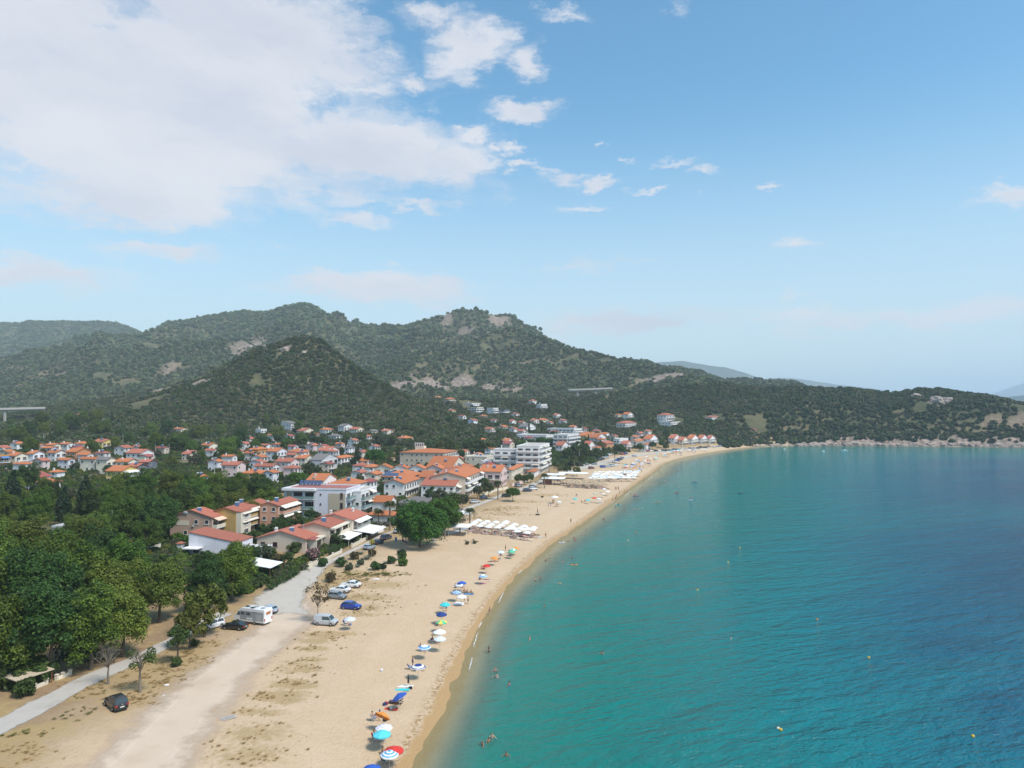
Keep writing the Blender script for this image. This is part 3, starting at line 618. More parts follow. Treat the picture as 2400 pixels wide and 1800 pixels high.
    cm = leaf_mesh('sparse_crown', [(leaf_arrays(C, np.full(len(C), 0.42), 16, 0.15, 131), 1.1, 0)], [L_BROWN])
    def_tree('sparse', 'young_tree', cm, trunk_mesh('tree_trunk', 2.9, 0.09, C[::2], BARKP, seed=33, twigs=2))
    C = clumps_ellipsoid(16, 1.9, 1.9, 1.6, 4.0, 140, 0.4, 0.5)
    cm = leaf_mesh('bare_crown', [(leaf_arrays(C[:7], np.full(7, 0.30), 14, 0.13, 141), 1.1, 0)], [L_BROWN])
    def_tree('bare', 'bare_tree', cm, trunk_mesh('tree_trunk', 2.6, 0.17, C, BARKP, seed=34, twigs=5))
    C = clumps_ellipsoid(26, 1.6, 1.6, 1.7, 3.9, 150, 0.5, 0.5)
    cm = leaf_mesh('small_crown', [(leaf_arrays(C, np.full(len(C), 0.5), 46, 0.15, 151), 1.2, 0)], [L_GREEN])
    def_tree('small', 'small_tree', cm, trunk_mesh('tree_trunk', 2.6, 0.15, C[::3], BARK, seed=35, twigs=2))
    C2 = C[[0, 3, 5, 8, 11, 14, 17]]
    cm = leaf_mesh('thin_crown', [(leaf_arrays(C2, np.full(len(C2), 0.62), 60, 0.14, 152), 1.2, 0)], [L_GREEN])
    def_tree('thin', 'small_tree', cm, trunk_mesh('tree_trunk', 3.0, 0.17, C[::2], BARKP, seed=36, twigs=4))
build_trees()
def tree(key, pos, s=1.0, label=None, group=None, sz=None, rz=None, cat='tree', name=None):
    nm, cm, tm = TREES[key]
    o = empty(name or nm, pos, random.uniform(0, 6.28) if rz is None else rz); o.scale = (s, s, s * (sz or 1.0))
    link('crown', cm, o); link('trunk', tm, o)
    return tag(o, label, cat, group)

# bushes: one mesh each, with a stem part
BUSH = {}
def def_bush(key, mt, r, h, n, lf, seed, extra=None):
    C = clumps_ellipsoid(n, r * .75, r * .75, h * .42, h * .45, seed, 0.4, 0.4)
    sets = [(leaf_arrays(C, np.full(len(C), r * .34), 55, lf, seed + 1), 1.1, 0)]; ms = [mt]
    if extra: sets.append((leaf_arrays(C, np.full(len(C), r * .40), 16, lf * 0.9, seed + 2, shell=0.95), 1.0, 1)); ms.append(extra)
    b = MB()
    for k in range(5):
        a = k * 1.257; b.bar((0, 0, -.2), (math.cos(a) * r * .5, math.sin(a) * r * .5, h * .6), 0.05, 0.02, 4)
    BUSH[key] = (leaf_mesh('bush_foliage', sets, ms), b.mesh('bush_stem', BARK))
def_bush('green', L_GREEN, 1.0, 1.5, 22, 0.13, 201); def_bush('bright', L_PLANE, 1.0, 1.5, 22, 0.13, 203); def_bush('olive', L_OLIVE, 1.0, 1.3, 20, 0.13, 205)
def_bush('brown', L_BROWN, 1.0, 1.5, 22, 0.12, 207); def_bush('pink', L_GREEN, 1.0, 1.9, 26, 0.12, 209, L_PINK); def_bush('dark', L_DARK, 1.0, 1.3, 22, 0.13, 211)
def bush(key, pos, s=1.0, label=None, group=None, sz=None, name='shrub', cat='shrub'):
    o = empty(name, pos, random.uniform(0, 6.28)); o.scale = (s, s, s * (sz or 1))
    link('foliage', BUSH[key][0], o); link('stem', BUSH[key][1], o); return tag(o, label, cat, group)

# ------------------------------------------------------------------ scatter through geometry nodes: only for uncountable growth
def scatter(name, pts, sc, protos, label, cat, rz=None, pick=None):
    k = len(pts); me = bpy.data.meshes.new(name); me.vertices.add(k); me.vertices.foreach_set('co', np.asarray(pts, np.float32).ravel())
    attr(me, 'sc', sc); attr(me, 'rz', rng.uniform(0, 6.28, k) if rz is None else rz)
    a = me.attributes.new('pick', 'INT', 'POINT'); a.data.foreach_set('value', (rng.integers(0, len(protos), k) if pick is None else pick).astype(np.int32))
    cl = bpy.data.collections.new(name + '_sprigs')
    for i, pm in enumerate(protos):
        o = bpy.data.objects.new('%s_sprig_%02d' % (name, i), pm); cl.objects.link(o)
    ng = bpy.data.node_groups.new(name + '_scatter', 'GeometryNodeTree')
    ng.interface.new_socket('Geometry', in_out='INPUT', socket_type='NodeSocketGeometry'); ng.interface.new_socket('Geometry', in_out='OUTPUT', socket_type='NodeSocketGeometry')
    N, Lk = ng.nodes, ng.links
    gi, go = N.new('NodeGroupInput'), N.new('NodeGroupOutput'); ci = N.new('GeometryNodeCollectionInfo'); ip = N.new('GeometryNodeInstanceOnPoints')
    ci.inputs['Collection'].default_value = cl; ci.inputs['Separate Children'].default_value = True; ci.inputs['Reset Children'].default_value = True
    def named(nm, typ):
        q = N.new('GeometryNodeInputNamedAttribute'); q.data_type = typ; q.inputs['Name'].default_value = nm; return q.outputs['Attribute']
    cx = N.new('ShaderNodeCombineXYZ'); Lk.new(named('rz', 'FLOAT'), cx.inputs[2])
    Lk.new(gi.outputs[0], ip.inputs['Points']); Lk.new(ci.outputs[0], ip.inputs['Instance']); ip.inputs['Pick Instance'].default_value = True
    Lk.new(named('pick', 'INT'), ip.inputs['Instance Index']); Lk.new(named('sc', 'FLOAT'), ip.inputs['Scale'])
    er = N.new('FunctionNodeEulerToRotation'); Lk.new(cx.outputs[0], er.inputs[0]); Lk.new(er.outputs[0], ip.inputs['Rotation'])
    Lk.new(ip.outputs[0], go.inputs[0])
    o = link(name, me); md = o.modifiers.new('scatter', 'NODES'); md.node_group = ng
    return tag(o, label, cat, kind='stuff')
def scrub_proto(seed, mt, n=34, lf=0.20):
    C = clumps_ellipsoid(12, 0.62, 0.62, 0.42, 0.42, seed, 0.4, 0.35)
    return leaf_mesh('scrub_sprig', [(leaf_arrays(C, np.full(len(C), 0.34), n, lf, seed + 1, shell=0.8), 1.0, 0)], [mt])
SCRUB = [scrub_proto(300 + 3 * i, L_SCRUB) for i in range(4)] + [scrub_proto(330 + 3 * i, L_SCRUB2) for i in range(2)]
SCRUBF = [scrub_proto(350 + 3 * i, L_SCRUB, 12, 0.34) for i in range(3)] + [scrub_proto(370, L_SCRUB2, 12, 0.34)]

L_FARS = leaf_mat('far_scrub_leaf_lit', (0.076, 0.105, 0.042), (0.170, 0.200, 0.084), 0.0, 0.3, 0.03)  # paler than the near scrub: brighter light on far slopes put into the colour
def hill_points(x0, x1, y0, y1, sp, view=0.82):
    nx, ny = int((x1 - x0) / sp), int((y1 - y0) / sp)
    X, Y = np.meshgrid(np.arange(nx) * sp + x0, np.arange(ny) * sp + y0); X = X.ravel() + rng.uniform(-.5, .5, X.size) * sp; Y = Y.ravel() + rng.uniform(-.5, .5, Y.size) * sp
    k = np.abs(X) < view * Y + 40; X, Y = X[k], Y[k]
    s = sdf(X, Y); Z = hgt(X, Y); br, _ = bare(X, Y)
    cover = fbm(X / 55, Y / 55, 3, 91); fine = fbm(X / 14, Y / 14, 2, 92)
    keep = (s > 4) & (rng.random(len(X)) > br * 1.0) & (cover + 0.55 * fine > 0.44 + 0.30 * (fbm(X / 300, Y / 300, 2, 93) - 0.5))
    return X[keep], Y[keep], Z[keep], s[keep]
def on_hill(X, Y, Z, s):
    coast = (X > 205) & (Y > 672)
    return ((Z > 9 + 0.022 * np.clip(s, 0, 600)) & (s > 110) & (Y > 430)) | (coast & (s > 5 + 6 * rng.random(len(X)))) | ((Z > 6.5) & (Y > 570) & (s > 22)) | ((s > 330) & (Y > 500)) | (Y > 780)
X, Y, Z, s = hill_points(-760, 900, 420, 980, 3.9)
k = on_hill(X, Y, Z, s); X, Y, Z, s = X[k], Y[k], Z[k], s[k]
HILLNEAR = np.stack([X, Y, Z - 0.3], 1)
X, Y, Z, s = hill_points(-1300, 1000, 980, 1760, 6.2)
scatter('hillside_scrub', np.stack([X, Y, Z - 0.4], 1), rng.uniform(2.2, 5.2, len(X)), SCRUBF + [scrub_proto(395 + k, L_FARS, 12, 0.34) for k in (0, 3, 6)], 'dense dark evergreen scrub covering the middle mountain slopes', 'scrub')
SCRUBM = [scrub_proto(380 + 3 * i, L_FARS, 12, 0.34) for i in range(3)]
X, Y, Z, s = hill_points(-2900, 1100, 1760, 3500, 10.5)
scatter('mountain_scrub', np.stack([X, Y, Z - 0.6], 1), rng.uniform(4.0, 8.0, len(X)), SCRUBM, 'blue green woodland covering the far mountain slopes', 'scrub')
# ------------------------------------------------------------------ roads and tracks
FOOT = []
def strip(name, pairs, m, lift=0.05, nx=9, kind='structure', edge=False, step=1.5):
    """road sheet laid on the ground between a left and a right edge (world points)"""
    rows = []
    for (a0, b0), (a1, b1) in zip(pairs[:-1], pairs[1:]):
        n = max(2, int((((a0 + b0) - (a1 + b1)) / 2).length / step))
        for k in range(n): rows.append((a0.lerp(a1, k / n), b0.lerp(b1, k / n)))
    rows.append(pairs[-1]); P = np.array([[(a.lerp(b, j / (nx - 1)))[:2] for j in range(nx)] for a, b in rows])
    z = hgt(P[..., 0].ravel(), P[..., 1].ravel()) + lift
    vs = np.column_stack([P.reshape(-1, 2), z]); n = len(rows)
    fs = [(i * nx + j, i * nx + j + 1, (i + 1) * nx + j + 1, (i + 1) * nx + j) for i in range(n - 1) for j in range(nx - 1)]
    me = bpy.data.meshes.new(name); me.from_pydata([tuple(v) for v in vs], [], fs); me.materials.append(m)
    me.polygons.foreach_set('use_smooth', [True] * len(fs)); me.update()
    if edge:
        e = np.minimum(np.arange(nx), nx - 1 - np.arange(nx)) / ((nx - 1) / 2); ee = np.tile(e, n)
        ends = np.minimum(np.arange(n), n - 1 - np.arange(n)) / 6.0; attr(me, 'edge', np.minimum(ee, np.repeat(ends, nx)))
    return tag(link(name, me), kind=kind)
def soft_mat(name, c0, c1, c2, lo, hi, scale=0.5):
    m = bpy.data.materials.new(name); m.use_nodes = True; t = NT(m.node_tree); b = t.n['Principled BSDF']
    g = t.new('ShaderNodeNewGeometry').outputs['Position']; e = t.new('ShaderNodeAttribute', attribute_name='edge').outputs['Fac']
    c = t.mix(t.noise(g, scale, 6, 0.65), (*c0, 1), (*c1, 1)); c = t.mix(t.sstep(t.noise(g, scale * .35, 4, 0.6), 0.5, 0.75, 0, 0.6), c, (*c2, 1))
    t.put(b.inputs['Base Color'], c); b.inputs['Roughness'].default_value = 0.95; b.inputs['Specular IOR Level'].default_value = 0.2
    bn = t.new('ShaderNodeBump'); bn.inputs['Strength'].default_value = 0.4; bn.inputs['Distance'].default_value = 0.1; t.put(bn.inputs['Height'], t.noise(g, 2.5, 5, 0.7)); t.l.new(bn.outputs[0], b.inputs['Normal'])
    if name == 'dusty_track':
        for r_ in (0.36, 0.62): c = t.mix(t.m('MULTIPLY', t.sstep(t.m('ABSOLUTE', t.m('SUBTRACT', t.m('ADD', e, t.m('MULTIPLY_ADD', t.noise(g, 0.08, 2), .3, -.15)), r_)), 0.008, 0.03, 0.3, 0), t.sstep(t.noise(g, 0.3, 4), .38, .5)), c, (0.66, 0.56, 0.47, 1))
        t.put(b.inputs['Base Color'], c)
    a = t.sstep(t.m('ADD', e, t.m('MULTIPLY_ADD', t.noise(g, 0.35, 5, 0.65), 0.9, -0.45)), lo, hi)
    tr = t.new('ShaderNodeBsdfTransparent'); mx = t.new('ShaderNodeMixShader'); t.put(mx.inputs[0], a); t.l.new(tr.outputs[0], mx.inputs[1]); t.l.new(b.outputs[0], mx.inputs[2])
    t.l.new(mx.outputs[0], t.n['Material Output'].inputs[0]); return m
def pp(l): return [(place(a, b), place(c, d)) for a, b, c, d in l]
GRAVEL = soft_mat('pale_gravel', (0.40, 0.36, 0.31), (0.54, 0.49, 0.43), (0.36, 0.30, 0.24), 0.0, 0.28)
TRACK = soft_mat('dusty_track', (0.52, 0.405, 0.305), (0.61, 0.49, 0.38), (0.46, 0.345, 0.245), 0.0, 0.7, 0.35)
CONC = soft_mat('cracked_concrete', (0.38, 0.345, 0.305), (0.51, 0.47, 0.42), (0.26, 0.22, 0.18), 0.0, 0.22)
STREET = pp([(560, 1440, 740, 1445), (587, 1407, 718, 1424), (612, 1386, 722, 1392), (638, 1374, 744, 1366), (671, 1357, 757, 1348), (701, 1341, 764, 1334), (727, 1328, 782, 1318), (777, 1309, 803, 1305), (806, 1296, 831, 1293), (839, 1280, 866, 1277), (861, 1269, 887, 1264),
             (888, 1254, 915, 1250), (925, 1243, 952, 1239), (975, 1226, 1003, 1222), (1030, 1208, 1058, 1205), (1086, 1191, 1112, 1190), (1126, 1177, 1150, 1175), (1170, 1160, 1198, 1157), (1222, 1143, 1242, 1144), (1251, 1130, 1272, 1130), (1300, 1112, 1326, 1111), (1345, 1097, 1385, 1097), (1392, 1084, 1440, 1083), (1444, 1072, 1480, 1072), (1506, 1062, 1540, 1063), (1570, 1056, 1610, 1057), (1650, 1050, 1680, 1051)])
strip('street', STREET, GRAVEL, 0.055, 11, edge=True)
TRK = pp([(20, 1900, 420, 1900), (150, 1797, 490, 1797), (225, 1740, 520, 1740), (290, 1680, 555, 1680), (355, 1621, 600, 1621), (415, 1580, 625, 1580), (490, 1530, 668, 1540), (550, 1490, 712, 1500), (590, 1455, 760, 1460), (610, 1425, 760, 1430), (640, 1395, 750, 1400)])
strip('dirt_track', TRK, TRACK, 0.045, 13, edge=True)
FPT = pp([(-120, 1725, -120, 1790), (0, 1683, 0, 1726), (68, 1645, 78, 1688), (118, 1622, 150, 1645), (190, 1585, 208, 1611), (244, 1563, 262, 1584), (298, 1544, 317, 1560), (361, 1512, 382, 1527), (407, 1490, 425, 1503), (470, 1455, 490, 1468), (530, 1425, 552, 1436)])
strip('footpath', FPT, CONC, 0.05, 9, edge=True)

# ------------------------------------------------------------------ building materials
WALLS = dict(white=(0.74, 0.73, 0.72), cream=(0.70, 0.63, 0.51), beige=(0.60, 0.50, 0.40), pinktan=(0.50, 0.34, 0.26), ochre=(0.48, 0.31, 0.11), salmon=(0.58, 0.31, 0.20), grey=(0.50, 0.50, 0.52),
             orange=(0.62, 0.28, 0.06), brick=(0.50, 0.24, 0.11), yellow=(0.68, 0.52, 0.18), pink=(0.68, 0.54, 0.52), maroon=(0.34, 0.12, 0.11), lilac=(0.72, 0.71, 0.76), stone=(0.47, 0.39, 0.28), brown=(0.34, 0.24, 0.17), slate=(0.12, 0.14, 0.17), olivew=(0.36, 0.33, 0.22))
def wmat(k): return mat('render_' + k, WALLS[k], 0.9, 0.07, 0.8, grime=0.22, objvar=0.06)
def roof_mat(name, c0, c1, c2):
    m = bpy.data.materials.new(name); m.use_nodes = True; t = NT(m.node_tree); b = t.n['Principled BSDF']
    v = t.new('ShaderNodeTexCoord').outputs['Object']; oi = t.new('ShaderNodeObjectInfo').outputs['Random']
    c = t.mix(t.noise(v, 0.9, 6, 0.7), (*c0, 1), (*c1, 1)); c = t.mix(t.sstep(t.noise(v, 3.5, 3, 0.6), 0.5, 0.7, 0, 0.6), c, (*c2, 1))
    h = t.new('ShaderNodeHueSaturation'); t.put(h.inputs['Color'], c); t.put(h.inputs['Value'], t.m('MULTIPLY_ADD', oi, 0.3, 0.85)); t.put(b.inputs['Base Color'], h.outputs[0]); b.inputs['Roughness'].default_value = 0.9
    uv = t.new('ShaderNodeUVMap'); uv.uv_map = 'UVMap'; s = t.new('ShaderNodeSeparateXYZ'); t.l.new(uv.outputs[0], s.inputs[0])
    r1 = t.m('ABSOLUTE', t.m('SINE', t.m('MULTIPLY', s.outputs[0], math.pi / 0.28))); r2 = t.m('FRACT', t.m('DIVIDE', s.outputs[1], 0.38))
    bn = t.new('ShaderNodeBump'); bn.inputs['Strength'].default_value = 0.9; bn.inputs['Distance'].default_value = 0.07; t.put(bn.inputs['Height'], t.m('ADD', r1, t.m('MULTIPLY', r2, -0.5))); t.l.new(bn.outputs[0], b.inputs['Normal'])
    return m
ROOFS = dict(orange=roof_mat('orange_roof_tile', (0.42, 0.130, 0.048), (0.55, 0.190, 0.075), (0.34, 0.105, 0.045)), red=roof_mat('weathered_red_tile', (0.37, 0.110, 0.068), (0.47, 0.165, 0.105), (0.30, 0.115, 0.08)),
             maroon=roof_mat('maroon_roof_tile', (0.27, 0.070, 0.06), (0.36, 0.105, 0.085), (0.22, 0.06, 0.05)), greyr=roof_mat('grey_roof_tile', (0.14, 0.13, 0.125), (0.22, 0.205, 0.195), (0.12, 0.11, 0.10)))
M_FRAME = mat('white_frame', (0.70, 0.69, 0.66), 0.5); M_DARKFR = mat('brown_frame', (0.16, 0.07, 0.04), 0.6)
M_GLASS = mat('window_glass', (0.028, 0.034, 0.042), 0.08, 0.3, 0.7, spec=0.8, objvar=0.4)
M_RAIL = mat('white_railing', (0.66, 0.66, 0.65), 0.5); M_GLRAIL = mat('green_glass_railing', (0.22, 0.32, 0.32), 0.1, spec=0.8); M_IRON = mat('dark_iron', (0.05, 0.05, 0.055), 0.5, metal=0.3)
M_AWN = mat('cream_awning', (0.74, 0.68, 0.58), 0.85, 0.1); M_AWNP = mat('peach_awning', (0.72, 0.52, 0.40), 0.85, 0.1); M_AWNW = mat('white_awning', (0.76, 0.75, 0.73), 0.85, 0.08); M_AWNB = mat('blue_awning', (0.10, 0.22, 0.45), 0.85, 0.1)
M_CONC = mat('concrete', (0.42, 0.40, 0.37), 0.9, 0.2, 1.2, bump=0.2); M_PANEL = mat('solar_glass', (0.06, 0.09, 0.16), 0.12, 0.25, 1.5, spec=0.8); M_TANK = mat('steel_tank', (0.68, 0.69, 0.70), 0.3, metal=0.6)
M_TERRACE = mat('terrace_floor', (0.46, 0.42, 0.38), 0.9, 0.15); M_DECKR = mat('red_roof_deck', (0.33, 0.13, 0.11), 0.9, 0.15); M_WOODSH = mat('brown_shutter', (0.20, 0.08, 0.04), 0.7, 0.2)
M_CANVAS = mat('white_canvas', (0.78, 0.77, 0.74), 0.9, 0.05); M_STONEW = mat('stone_cladding', (0.50, 0.42, 0.31), 0.95, 0.3, 2.5, bump=0.5); M_BLUE = mat('blue_shutter', (0.10, 0.20, 0.45), 0.7)

MC = {}
def cached(key, fn):
    if key not in MC: MC[key] = fn()
    return MC[key]
def q5(v): return round(v * 4) / 4
def window_on(par, M, w, h, frame=None, wide=1, name='window'):
    """a window whose outer face looks along local +X of M; the pane is a sub-part"""
    w, h = q5(w), q5(h); fr = frame or M_FRAME
    def mk():
        b = MB(); f = 0.09
        for y0, y1, z0, z1 in ((-w / 2, w / 2, -h / 2, -h / 2 + f), (-w / 2, w / 2, h / 2 - f, h / 2), (-w / 2, -w / 2 + f, -h / 2 + f, h / 2 - f), (w / 2 - f, w / 2, -h / 2 + f, h / 2 - f)): b.box(-0.08, 0.07, y0, y1, z0, z1)
        n = max(1, round(w / 0.9))
        for k in range(1, n): y = -w / 2 + w * k / n; b.box(-0.05, 0.055, y - 0.03, y + 0.03, -h / 2 + f, h / 2 - f)
        b.box(-0.05, 0.13, -w / 2 - 0.1, w / 2 + 0.1, -h / 2 - 0.09, -h / 2)
        return b.mesh('window', fr)
    o = link(name, cached(('win', w, h, fr.name), mk), par); o.matrix_local = M
    def mp(): b = MB(); b.box(0.0, 0.025, -w / 2 + 0.09, w / 2 - 0.09, -h / 2 + 0.09, h / 2 - 0.09); return b.mesh('pane', M_GLASS)
    link('pane', cached(('pane', w, h), mp), o); return o
def balcony_on(par, M, w, dep=1.3, rail='white', awn=None, soffit=2.6):
    """slab with railing in front of a facade; M sits at floor level on the wall, +X outwards"""
    w = q5(w)
    def mk(): b = MB(); b.box(0.0, dep, -w / 2, w / 2, -0.2, 0.0); return b.mesh('balcony', mat('balcony_slab', (0.70, 0.69, 0.66), 0.85, 0.08))
    o = link('balcony', cached(('bal', w, dep), mk), par); o.matrix_local = M
    def rl():
        b = MB()
        if rail in ('white', 'iron'):
            for z in (0.12, 0.55, 1.0): b.box(dep - 0.06, dep - 0.01, -w / 2, w / 2, z - .03, z + .03)
            n = int(w / 0.45) + 1
            for k in range(n + 1): y = -w / 2 + 0.03 + (w - 0.06) * k / n; b.box(dep - 0.05, dep - 0.02, y - 0.018, y + 0.018, 0.0, 1.0)
            for sg in (-1, 1):
                for z in (0.12, 0.55, 1.0): b.box(0.0, dep - 0.06, sg * (w / 2 - 0.03) - 0.02, sg * (w / 2 - 0.03) + 0.02, z - .03, z + .03)
        else:
            b.box(dep - 0.12, dep, -w / 2, w / 2, 0.003, 0.95)
            for sg in (-1, 1): b.box(0.0, dep - 0.12, sg * (w / 2 - 0.06) - 0.06, sg * (w / 2 - 0.06) + 0.06, 0.003, 0.95)
        return b.mesh('railing', {'white': M_RAIL, 'iron': M_IRON, 'glass': M_GLRAIL, 'solid': wmat('white'), 'cream': wmat('cream'), 'ochre': wmat('ochre'), 'salmon': wmat('salmon')}[rail])
    link('railing', cached(('rail', w, dep, rail), rl), o)
    if awn is not None:
        def ak(): b = MB(); b.add([(0.06, -w / 2 * .96, soffit), (0.06, w / 2 * .96, soffit), (dep + 0.5, w / 2 * .96, soffit - 0.75), (dep + 0.5, -w / 2 * .96, soffit - 0.75), (0.06, -w / 2 * .96, soffit - .05), (0.06, w / 2 * .96, soffit - .05), (dep + 0.5, w / 2 * .96, soffit - 0.95), (dep + 0.5, -w / 2 * .96, soffit - 0.95)], [(0, 1, 2, 3), (7, 6, 5, 4), (0, 4, 5, 1), (2, 6, 7, 3), (1, 5, 6, 2), (0, 3, 7, 4)]); return b.mesh('awning', awn)
        link('awning', cached(('awn', w, dep, awn.name, soffit), ak), o)
    return o
def heater_on(par, loc, rz):
    def mk():
        b = MB(); b.add([(-0.9, -1.0, 0.15), (0.9, -1.0, 0.15), (0.9, 0.6, 1.25), (-0.9, 0.6, 1.25), (-0.9, -1.0, 0.05), (0.9, -1.0, 0.05), (0.9, 0.6, 1.15), (-0.9, 0.6, 1.15)], [(0, 1, 2, 3), (7, 6, 5, 4), (0, 4, 5, 1), (2, 6, 7, 3), (1, 5, 6, 2), (0, 3, 7, 4)])
        for x in (-0.8, 0.8): b.bar((x, 0.6, -0.6), (x, 0.6, 1.3), 0.04, n=4); b.bar((x, -1, -0.6), (x, -1, .1), 0.04, n=4)
        return b.mesh('solar_heater', M_PANEL)
    def tk(): b = MB(); b.bar((-0.85, 0.75, 1.45), (0.85, 0.75, 1.45), 0.28, n=10); return b.mesh('tank', M_TANK)
    o = link('solar_heater', cached('heater', mk), par, loc, (0, 0, rz)); link('tank', cached('tank', tk), o); o.scale = (.75, .75, .75); return o
def dish_on(par, loc, rz, r=0.75):
    def mk():
        b = MB(); b.lathe([(0.0, 0.0), (0.4, 0.06), (0.75, 0.22), (0.72, 0.24), (0.38, 0.1), (0.0, 0.04)], 12)
        me = b.mesh('satellite_dish', mat('white_dish', (0.72, 0.71, 0.68), 0.5)); me.transform(Matrix.Rotation(R(-60), 4, 'X')); return me
    o = link('satellite_dish', cached('dish', mk), par, loc, (0, 0, rz), (r / .75,) * 3)
    def bm_(): b = MB(); b.bar((0, 0.25, -.9), (0, 0.1, 0), 0.05, n=5); return b.mesh('bracket', M_IRON)
    link('bracket', cached('bracket', bm_), o); return o
def roof_uv(me):
    uv = me.uv_layers.new(name='UVMap')
    for p in me.polygons:
        n = p.normal; s = Vector((n.x, n.y, 0)); dn = s.normalized() if s.length > 0.05 else Vector((1, 0, 0)); tg = Vector((-dn.y, dn.x, 0)); sl = n.cross(tg)
        for li in p.loop_indices: co = me.vertices[me.loops[li].vertex_index].co; uv.data[li].uv = (co.dot(tg), co.dot(sl))
def gable_roof(w, l, he, pitch, ov, axis_, m, th=0.22, mi=0):
    """two tiled slabs; ridge along y ('y') or x ('x')"""
    if axis_ == 'x': w, l = l, w
    rise = (w / 2) * pitch; b = MB(); e = -ov * pitch
    for sg in (-1, 1):
        x0, x1 = 0.0, sg * (w / 2 + ov)
        prof = [(x0, he + rise + th), (x1, he + e + th), (x1, he + e), (x0, he + rise)]
        if axis_ == 'y': b.prism(prof, -l / 2 - ov, l / 2 + ov)
        else: b.prism(prof, -l / 2 - ov, l / 2 + ov, axis='x')
    me = b.mesh('roof', m); roof_uv(me); return me
def hip_roof(w, l, he, pitch, ov, m, th=0.2):
    W2, L2 = w / 2 + ov, l / 2 + ov; r = min(W2, L2) * pitch; z0 = he - ov * pitch * .4 + 0.02
    if W2 < L2: a, b_ = (0, -(L2 - W2)), (0, (L2 - W2))
    else: a, b_ = (-(W2 - L2), 0), ((W2 - L2), 0)
    vs = [(-W2, -L2, z0 + th), (W2, -L2, z0 + th), (W2, L2, z0 + th), (-W2, L2, z0 + th), (a[0], a[1], z0 + th + r), (b_[0], b_[1], z0 + th + r), (-W2, -L2, z0), (W2, -L2, z0), (W2, L2, z0), (-W2, L2, z0)]
    if W2 < L2: fs = [(0, 1, 4), (1, 2, 5, 4), (2, 3, 5), (3, 0, 4, 5)]
    else: fs = [(0, 1, 5, 4), (1, 2, 5), (2, 3, 4, 5), (3, 0, 4)]
    fs += [(0, 6, 7, 1), (1, 7, 8, 2), (2, 8, 9, 3), (3, 9, 6, 0), (9, 8, 7, 6)]
    m_ = MB(); m_.add(vs, fs); me = m_.mesh('roof', m); roof_uv(me); return me
def yaw_at(y): return R(float(np.interp(y, [150, 230, 400, 520, 620, 760], [-8, -9, -12, -20, -30, -38])))
HOUSES = []
